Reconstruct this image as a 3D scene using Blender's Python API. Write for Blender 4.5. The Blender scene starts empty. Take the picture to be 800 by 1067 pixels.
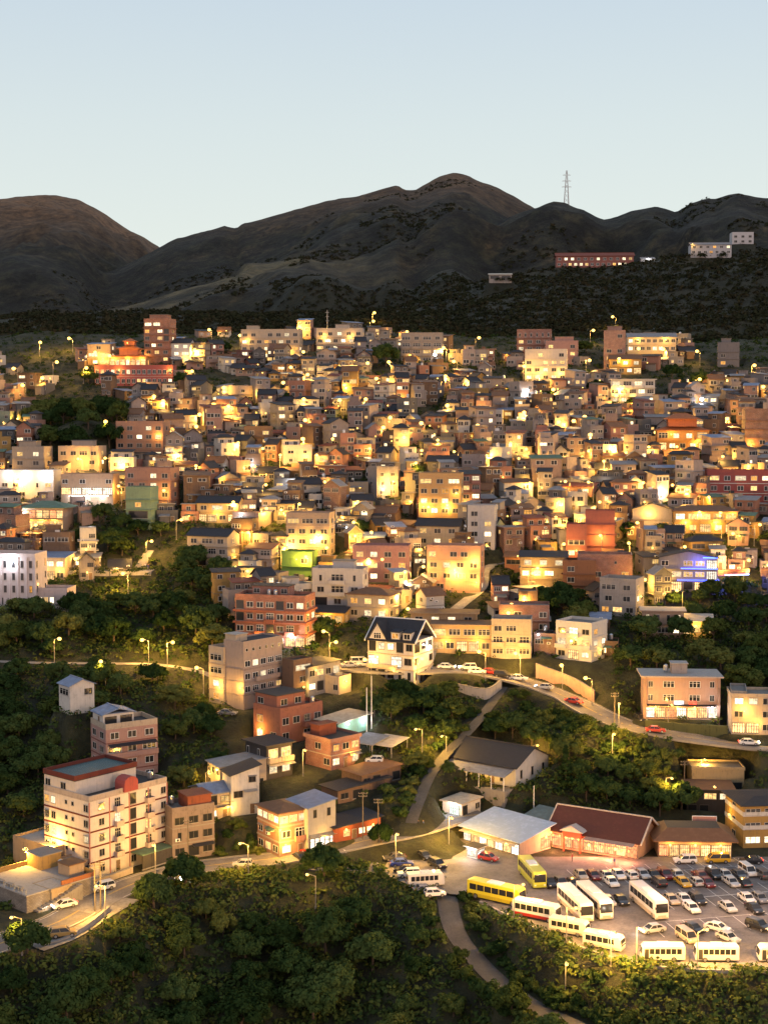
import bpy, bmesh, math, random
import numpy as np
from mathutils import Vector, Matrix
from math import radians, sin, cos, tan, atan2, pi, sqrt, hypot
random.seed(11)
RNG = np.random.default_rng(11)
scene = bpy.context.scene
COL = scene.collection
# ------------------------------------------------------------------ camera model (800 x 1067 picture)
F, CX, CY, ZC, PITCH = 1500.0, 400.0, 533.5, 89.0, radians(3.95)
SP, CP = sin(PITCH), cos(PITCH)
def ray(u, v):
    a, b = (u-CX)/F, -(v-CY)/F
    dy, dz = CP+b*SP, -SP+b*CP
    return a/dy, dz/dy
def pix(x, y, z):
    d = y*CP-(z-ZC)*SP
    return CX+F*x/d, CY-F*(y*SP+(z-ZC)*CP)/d
def at(u, v, Y):
    a, b = ray(u, v)
    return Vector((a*Y, Y, ZC+b*Y))
def flat(u, v, z=0.0):
    a, b = ray(u, v)
    Y = (z-ZC)/b
    return Vector((a*Y, Y, z))
def in_poly(px, py, poly):
    px, py = np.asarray(px, float), np.asarray(py, float)
    r = np.zeros(px.shape, bool)
    n = len(poly)
    for i in range(n):
        x0, y0 = poly[i]; x1, y1 = poly[(i+1) % n]
        if y0 == y1: continue
        c = ((y0 > py) != (y1 > py)) & (px < (x1-x0)*(py-y0)/(y1-y0)+x0)
        r ^= c
    return r
# ------------------------------------------------------------------ noise
def _h(ix, iy, s):
    n = np.sin(ix*127.1+iy*311.7+s*74.7)*43758.5453
    return n-np.floor(n)
def vnoise(x, y, s=0):
    ix, iy = np.floor(x), np.floor(y)
    fx, fy = x-ix, y-iy
    fx, fy = fx*fx*(3-2*fx), fy*fy*(3-2*fy)
    a, b = _h(ix, iy, s), _h(ix+1, iy, s)
    c, d = _h(ix, iy+1, s), _h(ix+1, iy+1, s)
    return (a*(1-fx)+b*fx)*(1-fy)+(c*(1-fx)+d*fx)*fy
def fbm(x, y, o=4, s=0):
    t, a = 0, 0.5
    for k in range(o):
        t = t+a*(vnoise(x, y, s+k)-0.5); x, y, a = x*2.03+17, y*2.03+5, a*0.5
    return t
def ss(a, b, t):
    t = np.clip((t-a)/(b-a), 0, 1)
    return t*t*(3-2*t)
# ------------------------------------------------------------------ terrain
EU = [-300, 0, 60, 130, 165, 200, 290, 380, 430, 465, 490, 520, 560, 600, 660, 800, 1100]
EY = [234, 235, 239, 250, 257, 264, 269, 266, 257, 252, 255, 247, 237, 230, 224.5, 222.5, 222]
PLY = [281, 300, 320, 335, 352, 385, 410, 440, 480, 530, 590, 640, 690, 760, 900]
PLZ = [0, 7.5, 13.5, 19, 25, 35, 42, 54, 66.6, 82, 101, 114, 127, 138, 150]
PRY = [297, 312, 325, 338, 352, 385, 410, 440, 480, 530, 590, 640, 690, 760, 900]
PRZ = [0, 9, 15.4, 18, 25, 35, 42, 54, 66.6, 82, 101, 114, 124, 130, 138]
def ridge(Yr, pts, fs, bs, name):
    us = [p[0] for p in pts]; zs = [at(p[0], p[1], Yr).z for p in pts]
    return Yr, us, zs, fs, bs
RIDGES = [
 ridge(2800, [(-400,230),(-100,212),(0,207),(20,203.5),(45,202),(62,203),(85,206),(100,214),(120,226),(138,238),(152,245),(170,257),(230,300),(330,330)], .24, .3, ''),
 ridge(1900, [(-400,340),(0,325),(60,306),(120,282),(170,257),(186,249),(200,245),(218,239),(236,234),(246,236),(252,235),(254,231),(275,226),(290,222),(310,216),(330,211),(347,206),(365,203),(390,199),(405,195),(414,193),(421,197),(432,196),(440,191),(450,186),(458,182),(470,179),(480,180.5),(488,182),(500,187),(512,192),(520,196),(533,203),(545,210),(557,216),(700,250),(1100,260)], .27, .3, ''),
 ridge(1500, [(300,330),(480,262),(530,226),(557,216),(566,212),(575,209.5),(585,211),(592,214),(605,218),(612,222),(625,228),(640,226),(655,220),(670,217),(680,216),(690,219),(700,222.5),(706,219),(715,213),(728,209),(740,208),(752,203),(765,200),(780,203),(800,205),(900,200),(1200,240)], .26, .3, ''),
 ridge(1280, [(-300,380),(60,345),(85,331),(130,319),(160,310),(185,303),(210,296),(235,291),(262,286),(285,277),(300,272),(320,268),(345,276),(370,292),(420,325),(600,400)], .26, .22, ''),
 ridge(950, [(-100,420),(300,372),(380,340),(430,314),(480,297),(520,288),(560,281),(580,277.5),(660,273.5),(700,269),(740,264),(780,261),(830,256),(950,250),(1200,260)], .27, .12, ''),
]
KNOLLS = []
def base_h(x, y):
    u = CX+F*x/(y+4)
    e = np.interp(u, EU, EY)
    pl = np.interp(y, PLY, PLZ); pr = np.interp(y, PRY, PRZ)
    w = ss(440, 492, u)
    z = pl*(1-w)+pr*w
    below = np.clip(e-y, 0, None)
    z = z-below*0.52+np.clip(below-70, 0, None)*.45
    n = fbm(x/23., y/23., 3, 3)*5.0
    z = z+n*ss(302, 345, y)*(1-.0*y)+n*ss(4, 26, below)
    for (kx, ky, r, h) in KNOLLS:
        z = z+h*np.exp(-((x-kx)**2+(y-ky)**2*.8)/(r*r))
    big = fbm(x/210., y/210., 5, 9)
    rg = 1-np.abs(2*vnoise(x/130.+big*1.5, y/240., 21)-1)
    z = z+np.clip(y-720, 0, 200)*.012*fbm(x/45., y/45., 4, 5)*6
    for (Yr, us, zs, fs, bs) in RIDGES:
        d = Yr-y
        h = np.interp(u, us, zs)-np.where(d > 0, d*fs, -d*bs)
        t = ss(0, 260, np.abs(d))*ss(700, 880, y)
        h = h-600*(1-ss(560, 740, y))+t*(big*85+(rg-.55)*52)+fbm(x/42., y/42., 4, 13)*8*ss(700, 900, y)
        k = 5.0
        m = np.maximum(z, h)
        z = m+k*np.log(np.exp(np.clip((z-m)/k, -40, 0))+np.exp(np.clip((h-m)/k, -40, 0)))
    return z
PADS = []
def pad_line(pts, half, fall, drop=.16):
    PADS.append(('l', np.array([(p[0], p[1], p[2]-drop) for p in pts]), half, fall))
def pad_box(cx, cy, rot, hx, hy, z, fall=3.0):
    PADS.append(('b', (cx, cy, rot, hx, hy, z), 0, fall))
def height(x, y):
    x = np.atleast_1d(np.asarray(x, float)); y = np.atleast_1d(np.asarray(y, float))
    z = base_h(x, y)
    for k, d, half, fall in PADS:
        if k == 'l':
            lo, hi = d.min(0)-half-fall, d.max(0)+half+fall
            sel = np.nonzero((x > lo[0]) & (x < hi[0]) & (y > lo[1]) & (y < hi[1]))[0]
            if not len(sel): continue
            xs, ys = x[sel], y[sel]
            best = np.full(len(sel), 1e9); bz = np.zeros(len(sel))
            for i in range(len(d)-1):
                a, b = d[i], d[i+1]; ab = b-a; L = ab[0]**2+ab[1]**2+1e-9
                t = np.clip(((xs-a[0])*ab[0]+(ys-a[1])*ab[1])/L, 0, 1)
                q = np.hypot(xs-a[0]-t*ab[0], ys-a[1]-t*ab[1])
                m = q < best
                best = np.where(m, q, best); bz = np.where(m, a[2]+t*ab[2], bz)
            w = 1-ss(half, half+fall, best)
        else:
            cx, cy, rot, hx, hy, bz = d
            R = hypot(hx, hy)+fall
            sel = np.nonzero((np.abs(x-cx) < R) & (np.abs(y-cy) < R))[0]
            if not len(sel): continue
            dx, dy = x[sel]-cx, y[sel]-cy
            lx = dx*cos(rot)+dy*sin(rot); ly = -dx*sin(rot)+dy*cos(rot)
            q = np.hypot(np.clip(np.abs(lx)-hx, 0, None), np.clip(np.abs(ly)-hy, 0, None))
            w = 1-ss(0.3, fall, q)
        z[sel] = z[sel]*(1-w)+bz*w
    return z
def hz(x, y): return float(height(x, y)[0])
_YS = np.concatenate([np.arange(150, 760, .5), np.geomspace(760, 3400, 600)])
def gp(u, v, base=True, ymin=0):
    a, b = ray(u, v)
    T = (base_h if base else height)(a*_YS, _YS)
    k = np.nonzero((ZC+b*_YS < T) & (_YS >= ymin))[0]
    Y = _YS[k[0]] if len(k) else 3000.
    return Vector((a*Y, Y, ZC+b*Y))
_k = gp(88, 478); KNOLLS.append((_k.x, _k.y+12, 17, 9.0))
# ------------------------------------------------------------------ materials
def nmat(name):
    m = bpy.data.materials.new(name); m.use_nodes = True
    t = m.node_tree; return m, t, t.nodes, t.links, t.nodes['Principled BSDF']
def ramp(N, stops):
    r = N.new('ShaderNodeValToRGB'); e = r.color_ramp.elements
    while len(e) < len(stops): e.new(0.5)
    for i, (p, c) in enumerate(stops):
        e[i].position = p; e[i].color = (c[0], c[1], c[2], 1)
    return r
def noise_node(N, L, scale, detail=4, coord='Object', rough=.6, stretch=None):
    tc = N.new('ShaderNodeTexCoord'); n = N.new('ShaderNodeTexNoise')
    n.inputs['Scale'].default_value = scale; n.inputs['Detail'].default_value = detail; n.inputs['Roughness'].default_value = rough
    src = tc.outputs[coord]
    if coord == 'Object':        # every object shifts the pattern by its own random amount, so copies do not repeat
        oi = N.new('ShaderNodeObjectInfo'); mu = N.new('ShaderNodeMath'); mu.operation = 'MULTIPLY'; mu.inputs[1].default_value = 173.0
        va = N.new('ShaderNodeVectorMath'); va.operation = 'ADD'
        L.new(oi.outputs['Random'], mu.inputs[0]); L.new(src, va.inputs[0]); L.new(mu.outputs[0], va.inputs[1]); src = va.outputs[0]
    if stretch:
        mp = N.new('ShaderNodeMapping'); mp.inputs['Scale'].default_value = stretch
        L.new(src, mp.inputs['Vector']); src = mp.outputs['Vector']
    L.new(src, n.inputs['Vector']); return n
def scal(c, k): return tuple(min(1, x*k) for x in c[:3])
_MC = {}
def plaster(c, streak=.35, rough=.85):
    """weathered paint or render: blotches and rain streaks of its own"""
    key = ('pl', c, streak)
    if key in _MC: return _MC[key]
    c = scal(c, .82)
    m, t, N, L, B = nmat('plaster'); B.inputs['Roughness'].default_value = rough; B.inputs['Specular IOR Level'].default_value = .2
    a = noise_node(N, L, .9, 5, 'Object', .65)
    b = noise_node(N, L, 1.0, 4, 'Object', .7, (2.6, 2.6, .22))
    mx = N.new('ShaderNodeMath'); mx.operation = 'MULTIPLY_ADD'; mx.inputs[1].default_value = .55
    L.new(b.outputs[0], mx.inputs[0])
    m2 = N.new('ShaderNodeMath'); m2.operation = 'MULTIPLY'; m2.inputs[1].default_value = .45
    L.new(a.outputs[0], m2.inputs[0]); L.new(m2.outputs[0], mx.inputs[2])
    g = sum(c)/3
    dirty = tuple((x*.55+g*.45)*max(.25, 1-streak*1.8) for x in c)
    r = ramp(N, [(.3, dirty), (.46, scal(c, .9)), (.62, c), (.8, scal(c, 1.1))])
    L.new(mx.outputs[0], r.inputs[0]); L.new(r.outputs[0], B.inputs['Base Color'])
    _MC[key] = m; return m
def brick(c, mortar=(.34,.32,.3), sc=2.2):
    key = ('br', c)
    if key in _MC: return _MC[key]
    m, t, N, L, B = nmat('brick'); B.inputs['Roughness'].default_value = .9
    tc = N.new('ShaderNodeTexCoord'); mp = N.new('ShaderNodeMapping'); mp.inputs['Rotation'].default_value = (pi/2, 0, 0)
    sx = N.new('ShaderNodeSeparateXYZ'); ad = N.new('ShaderNodeMath'); cb = N.new('ShaderNodeCombineXYZ')
    L.new(tc.outputs['Object'], sx.inputs[0]); L.new(sx.outputs[0], ad.inputs[0]); L.new(sx.outputs[1], ad.inputs[1])
    L.new(ad.outputs[0], cb.inputs[0]); L.new(sx.outputs[2], cb.inputs[1])
    bk = N.new('ShaderNodeTexBrick'); bk.inputs['Scale'].default_value = sc
    bk.inputs['Color1'].default_value = (*c, 1); bk.inputs['Color2'].default_value = (*scal(c, .7), 1); bk.inputs['Mortar'].default_value = (*mortar, 1)
    bk.inputs['Mortar Size'].default_value = .025
    L.new(cb.outputs[0], bk.inputs['Vector'])
    n = noise_node(N, L, .7, 5)
    mixn = N.new('ShaderNodeMix'); mixn.data_type = 'RGBA'; mixn.blend_type = 'MULTIPLY'; mixn.inputs[0].default_value = .7
    r = ramp(N, [(.3, (.5,.48,.46)), (.65, (1,1,1))])
    L.new(n.outputs[0], r.inputs[0]); L.new(bk.outputs[0], mixn.inputs[6]); L.new(r.outputs[0], mixn.inputs[7])
    L.new(mixn.outputs[2], B.inputs['Base Color']); _MC[key] = m; return m
def tin(c, rough=.72, metal=.0, rust=.35):
    """corrugated sheet roofing"""
    key = ('tin', c, rust)
    if key in _MC: return _MC[key]
    m, t, N, L, B = nmat('sheet_roofing'); B.inputs['Roughness'].default_value = rough; B.inputs['Metallic'].default_value = metal; B.inputs['Specular IOR Level'].default_value = .22
    a = noise_node(N, L, .8, 6, 'Object', .7)
    r = ramp(N, [(.32, tuple(x*(1-rust) + y*rust for x, y in zip(c, (.10,.055,.03)))), (.48, scal(c, .85)), (.7, scal(c, 1.12))])
    L.new(a.outputs[0], r.inputs[0]); L.new(r.outputs[0], B.inputs['Base Color'])
    w = N.new('ShaderNodeTexWave'); w.inputs['Scale'].default_value = 1.6; w.bands_direction = 'X'; w.inputs['Distortion'].default_value = 0
    tc = N.new('ShaderNodeTexCoord'); L.new(tc.outputs['Object'], w.inputs['Vector'])
    bp = N.new('ShaderNodeBump'); bp.inputs['Strength'].default_value = .5; bp.inputs['Distance'].default_value = .06
    L.new(w.outputs[1], bp.inputs['Height']); L.new(bp.outputs[0], B.inputs['Normal'])
    _MC[key] = m; return m
def simple(name, c, rough=.6, metal=0., coat=0.):
    key = (name, c, rough)
    if key in _MC: return _MC[key]
    m, t, N, L, B = nmat(name); B.inputs['Roughness'].default_value = rough; B.inputs['Metallic'].default_value = metal
    n = noise_node(N, L, 3.0, 3)
    r = ramp(N, [(.3, scal(c, .82)), (.7, scal(c, 1.08))]); L.new(n.outputs[0], r.inputs[0]); L.new(r.outputs[0], B.inputs['Base Color'])
    if coat: B.inputs['Coat Weight'].default_value = coat
    _MC[key] = m; return m
def glow(name, c, s, vary=.8, scale=1.6, sample=False):
    """lamps, lit rooms and signs: things that give off light"""
    key = ('gl', name, c, s)
    if key in _MC: return _MC[key]
    m, t, N, L, B = nmat(name); N.remove(B)
    e = N.new('ShaderNodeEmission'); e.inputs[0].default_value = (*c, 1)
    if vary:
        oi = N.new('ShaderNodeObjectInfo'); n = noise_node(N, L, scale, 3, 'Object', .6)
        r = ramp(N, [(.3, (.3,)*3), (.5, (.75,)*3), (.7, (1.15,)*3)]); L.new(n.outputs[0], r.inputs[0])
        a = N.new('ShaderNodeMath'); a.operation = 'MULTIPLY_ADD'; a.inputs[1].default_value = s*vary*1.2; a.inputs[2].default_value = s*(1-vary*.75)
        L.new(oi.outputs['Random'], a.inputs[0])
        b = N.new('ShaderNodeMath'); b.operation = 'MULTIPLY'; L.new(a.outputs[0], b.inputs[0]); L.new(r.outputs[0], b.inputs[1])
        L.new(b.outputs[0], e.inputs[1])
    else: e.inputs[1].default_value = s
    L.new(e.outputs[0], N['Material Output'].inputs[0])
    m.cycles.emission_sampling = 'AUTO' if sample else 'NONE'
    _MC[key] = m; return m
def glass_dark():
    if 'glass' in _MC: return _MC['glass']
    m, t, N, L, B = nmat('window_glass'); B.inputs['Base Color'].default_value = (.022,.024,.028,1); B.inputs['Roughness'].default_value = .12
    _MC['glass'] = m; return m
def ground_mat(name, c1, c2, c3, sc=.12, rough=.95, bump=0, coord='Object'):
    m, t, N, L, B = nmat(name); B.inputs['Roughness'].default_value = rough
    a = noise_node(N, L, sc, 8, coord, .65); r = ramp(N, [(.36, c1), (.5, c2), (.66, c3)])
    L.new(a.outputs[0], r.inputs[0])
    f = noise_node(N, L, 2.3, 4, coord, .7); r2 = ramp(N, [(.3, (.6,.6,.6)), (.7, (1.15,1.15,1.15))]); L.new(f.outputs[0], r2.inputs[0])
    mx = N.new('ShaderNodeMix'); mx.data_type = 'RGBA'; mx.blend_type = 'MULTIPLY'; mx.inputs[0].default_value = .8
    L.new(r.outputs[0], mx.inputs[6]); L.new(r2.outputs[0], mx.inputs[7]); L.new(mx.outputs[2], B.inputs['Base Color'])
    if bump:
        bp = N.new('ShaderNodeBump'); bp.inputs['Strength'].default_value = bump; bp.inputs['Distance'].default_value = .3
        L.new(f.outputs[0], bp.inputs['Height']); L.new(bp.outputs[0], B.inputs['Normal'])
    return m
def foliage(name, c1, c2, c3):
    m, t, N, L, B = nmat(name)
    N.remove(B); out = N['Material Output']
    oi = N.new('ShaderNodeObjectInfo'); n = noise_node(N, L, .55, 3)
    a = N.new('ShaderNodeMath'); a.operation = 'MULTIPLY_ADD'; a.inputs[1].default_value = .45; L.new(oi.outputs['Random'], a.inputs[0])
    b = N.new('ShaderNodeMath'); b.operation = 'MULTIPLY'; b.inputs[1].default_value = .62; L.new(n.outputs[0], b.inputs[0]); L.new(b.outputs[0], a.inputs[2])
    r = ramp(N, [(.2, c1), (.5, c2), (.82, c3)]); L.new(a.outputs[0], r.inputs[0])
    d = N.new('ShaderNodeBsdfDiffuse'); tr = N.new('ShaderNodeBsdfTranslucent'); mx = N.new('ShaderNodeMixShader'); mx.inputs[0].default_value = .22
    L.new(r.outputs[0], d.inputs[0]); L.new(r.outputs[0], tr.inputs[0]); L.new(d.outputs[0], mx.inputs[1]); L.new(tr.outputs[0], mx.inputs[2])
    L.new(mx.outputs[0], out.inputs[0]); return m
WARM, AMBER, WHITE = (1,.51,.08), (1,.47,.10), (1,.86,.66)
GLASS = glass_dark()
FRAME = simple('window_frame', (.42,.40,.37), .5); FRAME_D = simple('dark_frame', (.07,.06,.055), .5); FRAME_W = simple('white_frame', (.72,.71,.68), .5)
LITW = glow('lit_window', (1,.60,.20), 1.7, .8, 2.6); LITC = glow('bright_window', (1,.80,.48), 2.6, .8, 2.6); LITA = glow('amber_window', (1,.45,.1), 1.5, .8, 2.6); LITG = glow('pale_window', (.85,1,.85), 1.6)
SHOPL = glow('shop_interior', (1,.60,.24), 2.4, .5, 2.6); SHOPR = glow('red_lit_interior', (1,.36,.14), 2.4, .5, 2.6); SHOPW = glow('white_lit_interior', (1,.86,.66), 2.8, .5, 2.6)
BULB = glow('lamp_bulb', (1,.60,.13), 5, 0); BULBW = glow('white_bulb', (.95,.97,1), 12, 0); BULBR = glow('red_lantern_glow', (1,.16,.05), 6, 0); BULBB = glow('blue_neon', (.06,.12,1), 9, 0)
TAILR = glow('tail_light_glow', (1,.05,.02), 6, 0); HEADW = glow('head_light_glow', (1,.92,.75), 22, 0)
CONC = plaster((.30,.28,.26), .35); CONC_L = plaster((.42,.39,.36), .3); TAR = plaster((.075,.07,.068), .3); SLAB = plaster((.22,.205,.19), .45)
STEEL = simple('galvanised_steel', (.38,.38,.38), .4, .7); STAINLESS = simple('stainless_tank', (.55,.56,.57), .3, .9); DARKM = simple('dark_metal', (.05,.05,.05), .5, .4)
POLE = simple('lamp_post_grey', (.25,.24,.23), .55, .3); WOODP = simple('weathered_pole', (.13,.11,.09), .9)
# ------------------------------------------------------------------ mesh builder
class MB:
    def __init__(s): s.v = []; s.f = []; s.m = []; s.mats = []
    def mi(s, mat):
        if mat not in s.mats: s.mats.append(mat)
        return s.mats.index(mat)
    def face(s, pts, mat):
        n = len(s.v); s.v.extend([tuple(p) for p in pts]); s.f.append(tuple(range(n, n+len(pts)))); s.m.append(s.mi(mat))
    def box(s, x0, x1, y0, y1, z0, z1, mat, top=None):
        n = len(s.v)
        s.v += [(x0,y0,z0),(x1,y0,z0),(x1,y1,z0),(x0,y1,z0),(x0,y0,z1),(x1,y0,z1),(x1,y1,z1),(x0,y1,z1)]
        i = s.mi(mat); j = s.mi(top) if top else i
        for q, k in (((0,3,2,1),i),((4,5,6,7),j),((0,1,5,4),i),((1,2,6,5),i),((2,3,7,6),i),((3,0,4,7),i)):
            s.f.append(tuple(n+a for a in q)); s.m.append(k)
        return s
    def hexa(s, P, mat, top=None):
        n = len(s.v); s.v += [tuple(p) for p in P]; i = s.mi(mat); j = s.mi(top) if top else i
        for q, k in (((0,3,2,1),i),((4,5,6,7),j),((0,1,5,4),i),((1,2,6,5),i),((2,3,7,6),i),((3,0,4,7),i)):
            s.f.append(tuple(n+a for a in q)); s.m.append(k)
    def tube(s, p0, p1, r0, r1, n, mat, caps=True):
        p0, p1 = Vector(p0), Vector(p1); d = (p1-p0)
        if d.length < 1e-6: return
        d.normalize(); a = d.orthogonal().normalized(); b = d.cross(a); k = len(s.v); i = s.mi(mat)
        for p, r in ((p0, r0), (p1, r1)):
            for j in range(n):
                t = 2*pi*j/n; s.v.append(tuple(p+a*(r*cos(t))+b*(r*sin(t))))
        for j in range(n):
            s.f.append((k+j, k+(j+1) % n, k+n+(j+1) % n, k+n+j)); s.m.append(i)
        if caps:
            s.f.append(tuple(k+n+j for j in range(n))); s.m.append(i); s.f.append(tuple(k+n-1-j for j in range(n))); s.m.append(i)
    def ball(s, c, rx, rz, mat, seg=8, rings=5):
        k = len(s.v); i = s.mi(mat); s.v.append((c[0], c[1], c[2]-rz))
        for a in range(1, rings):
            t = -pi/2+pi*a/rings
            for j in range(seg):
                s.v.append((c[0]+rx*cos(t)*cos(2*pi*j/seg), c[1]+rx*cos(t)*sin(2*pi*j/seg), c[2]+rz*sin(t)))
        s.v.append((c[0], c[1], c[2]+rz)); e = len(s.v)-1
        for j in range(seg):
            s.f.append((k, k+1+(j+1) % seg, k+1+j)); s.m.append(i)
            s.f.append((e, e-seg+j, e-seg+(j+1) % seg)); s.m.append(i)
        for a in range(rings-2):
            for j in range(seg):
                p = k+1+a*seg; s.f.append((p+j, p+(j+1) % seg, p+seg+(j+1) % seg, p+seg+j)); s.m.append(i)
    def prism(s, poly, axis, a0, a1, mat):
        """extrude a 2-D polygon (given in the two other axes) along axis"""
        def P(p, a): return (a, p[0], p[1]) if axis == 'x' else ((p[0], a, p[1]) if axis == 'y' else (p[0], p[1], a))
        n = len(poly); k = len(s.v); i = s.mi(mat)
        s.v += [P(p, a0) for p in poly]+[P(p, a1) for p in poly]
        for j in range(n): s.f.append((k+j, k+(j+1) % n, k+n+(j+1) % n, k+n+j)); s.m.append(i)
        s.f.append(tuple(k+n-1-j for j in range(n))); s.m.append(i); s.f.append(tuple(k+n+j for j in range(n))); s.m.append(i)
    def add(s, o, M):
        n = len(s.v); s.v += [tuple(M @ Vector(v)) for v in o.v]; s.f += [tuple(n+a for a in q) for q in o.f]
        mp = [s.mi(m) for m in o.mats]; s.m += [mp[i] for i in o.m]
    def mesh(s, name, fix=True, smooth=False):
        me = bpy.data.meshes.new(name); me.from_pydata(s.v, [], s.f)
        for m in s.mats: me.materials.append(m)
        me.polygons.foreach_set('material_index', s.m)
        if fix:
            bm = bmesh.new(); bm.from_mesh(me); bmesh.ops.recalc_face_normals(bm, faces=bm.faces); bm.to_mesh(me); bm.free()
        if smooth: me.polygons.foreach_set('use_smooth', [True]*len(me.polygons))
        me.update(); return me
    def build(s, name, parent=None, loc=(0,0,0), rz=0, **k):
        return put(name, s.mesh(name, **k), parent, loc, rz)
def put(name, me, parent=None, loc=(0,0,0), rz=0, sc=None):
    o = bpy.data.objects.new(name, me); COL.objects.link(o); o.location = loc; o.rotation_euler = (0, 0, rz)
    if sc is not None: o.scale = sc
    if parent: o.parent = parent
    return o
THINGS = []
def tag(o, label, cat, group=None):
    o['label'] = label; o['category'] = cat
    if group: o['group'] = group
    THINGS.append(o); return o
def thing(name, label, cat, loc, rz=0, group=None):
    return tag(put(name, None, None, loc, rz), label, cat, group)
def struct(o, kind='structure'): o['kind'] = kind; return o
def light(parent, loc, power, color=WARM, r=.15):
    key = ('L', round(power, 1), color, r)
    if key not in _MC:
        l = bpy.data.lights.new('point_light', 'POINT'); l.energy = power; l.color = color; l.shadow_soft_size = r; _MC[key] = l
    return put('point_light', _MC[key], parent, loc)
# ------------------------------------------------------------------ building kit
PROTO = {}
def proto(key, mb):
    PROTO[key] = [mb, None]
def proto_mesh(key):
    if PROTO[key][1] is None: PROTO[key][1] = PROTO[key][0].mesh(key[0] if isinstance(key, tuple) else key)
    return PROTO[key][1]
GL = {'k': GLASS, 'w': LITW, 'c': LITC, 'a': LITA, 'g': LITG, 'S': SHOPL, 'R': SHOPR, 'V': SHOPW}
def mk_window(kind, g, fr):
    b = MB(); fw, fd = .05, .07; G = GL[g]
    b.box(-.5, .5, -fd, .02, -.5, -.5+fw, fr); b.box(-.5, .5, -fd, .02, .5-fw, .5, fr)
    b.box(-.5, -.5+fw*.8, -fd+.003, .02, -.5+fw, .5-fw, fr); b.box(.5-fw*.8, .5, -fd+.003, .02, -.5+fw, .5-fw, fr)
    b.face([(-.46,-.03,-.45),(.46,-.03,-.45),(.46,-.03,.45),(-.46,-.03,.45)], G)
    nm = {'one': 0, 'two': 1, 'three': 2, 'shop': 4, 'hood': 1, 'cage': 1, 'arch': 1}[kind]
    for k in range(nm):
        x = -.5+(k+1)/(nm+1); b.box(x-.022, x+.022, -fd+.005, -.028, -.45, .45, fr)
    if kind in ('three', 'shop'): b.box(-.46, .46, -fd+.008, -.028, .17, .21, fr)
    if kind == 'hood': b.hexa([(-.56,-.5,.52),(.56,-.5,.52),(.56,.02,.56),(-.56,.02,.56),(-.56,-.5,.56),(.56,-.5,.56),(.56,.02,.66),(-.56,.02,.66)], CONC)
    if kind == 'cage':
        for k in range(6):
            x = -.5+k/5; b.box(x-.012, x+.012, -.34, -.31, -.5, .5, STEEL)
        b.box(-.5, .5, -.35, -.02, -.53, -.5, STEEL); b.box(-.54, .54, -.4, -.02, .5, .53, STEEL); b.box(-.5, .5, -.35, -.31, -.02, .02, STEEL)
    if kind not in ('shop', 'cage'): b.box(-.53, .53, -.12, .02, -.56, -.503, CONC_L)
    return b
for kind in ('one', 'two', 'three', 'shop', 'hood', 'cage'):
    for g in GL:
        for fr, fn in ((FRAME, 'f'), (FRAME_D, 'd'), (FRAME_W, 'w')): proto(('window', kind, g, fn), mk_window(kind, g, fr))
for g in ('k', 'w', 'c'):          # the small far houses carry plain two-light windows
    b = MB(); b.box(-.5, .5, -.06, .02, -.5, .5, FRAME); b.face([(-.42,-.064,-.4),(-.03,-.064,-.4),(-.03,-.064,.4),(-.42,-.064,.4)], GL[g]); b.face([(.03,-.064,-.4),(.42,-.064,-.4),(.42,-.064,.4),(.03,-.064,.4)], GL[g]); proto(('window', 'far', g, 'f'), b)
for c, n in (((.16,.10,.06), 'brown'), ((.3,.3,.3), 'grey'), ((.07,.07,.08), 'dark')):
    b = MB(); m = simple('door_'+n, c, .6); b.box(-.5, .5, -.05, .02, 0, 1, FRAME); b.box(-.43, .43, -.075, -.05, 0, .95, m); b.box(.3, .36, -.11, -.075, .45, .5, STAINLESS); proto(('door', n), b)
b = MB(); b.tube((0,0,.5), (0,0,1.7), .55, .55, 12, STAINLESS); b.tube((0,0,1.7), (0,0,1.95), .55, .12, 12, STAINLESS)
for a in range(4): b.tube((.38*cos(a*pi/2+.7), .38*sin(a*pi/2+.7), 0), (.38*cos(a*pi/2+.7), .38*sin(a*pi/2+.7), .55), .04, .04, 5, DARKM)
proto(('water_tank',), b)
b = MB(); b.box(-.45, .45, -.36, -.02, -.3, .3, FRAME_W); b.tube((0,-.362,0), (0,-.38,0), .24, .24, 10, DARKM); b.box(-.4, .4, -.33, .0, -.36, -.3, DARKM); proto(('air_conditioner',), b)
b = MB(); b.box(-.06, .06, -.2, 0, -.05, .1, DARKM); b.ball((0,-.34,-.1), .25, .25, BULB); proto(('wall_lamp',), b)
b = MB(); b.box(-.06, .06, -.2, 0, -.05, .1, DARKM); b.ball((0,-.34,-.1), .25, .25, BULBW); proto(('wall_lamp', 'w'), b)
class ObjSink:
    def __init__(s, root): s.root = root
    def add(s, name, mb, loc=(0,0,0), rz=0): return put(name, mb.mesh(name), s.root, loc, rz)
    def inst(s, name, key, loc, rz=0, sc=(1,1,1)): return put(name, proto_mesh(key), s.root, loc, rz, sc)
class MassSink:
    def __init__(s, big, M): s.big = big; s.M = M
    def add(s, name, mb, loc=(0,0,0), rz=0): s.big.add(mb, s.M @ Matrix.Translation(loc) @ Matrix.Rotation(rz, 4, 'Z'))
    def inst(s, name, key, loc, rz=0, sc=(1,1,1)):
        s.big.add(PROTO[key][0], s.M @ Matrix.Translation(loc) @ Matrix.Rotation(rz, 4, 'Z') @ Matrix.Diagonal((*sc, 1)))
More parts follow.
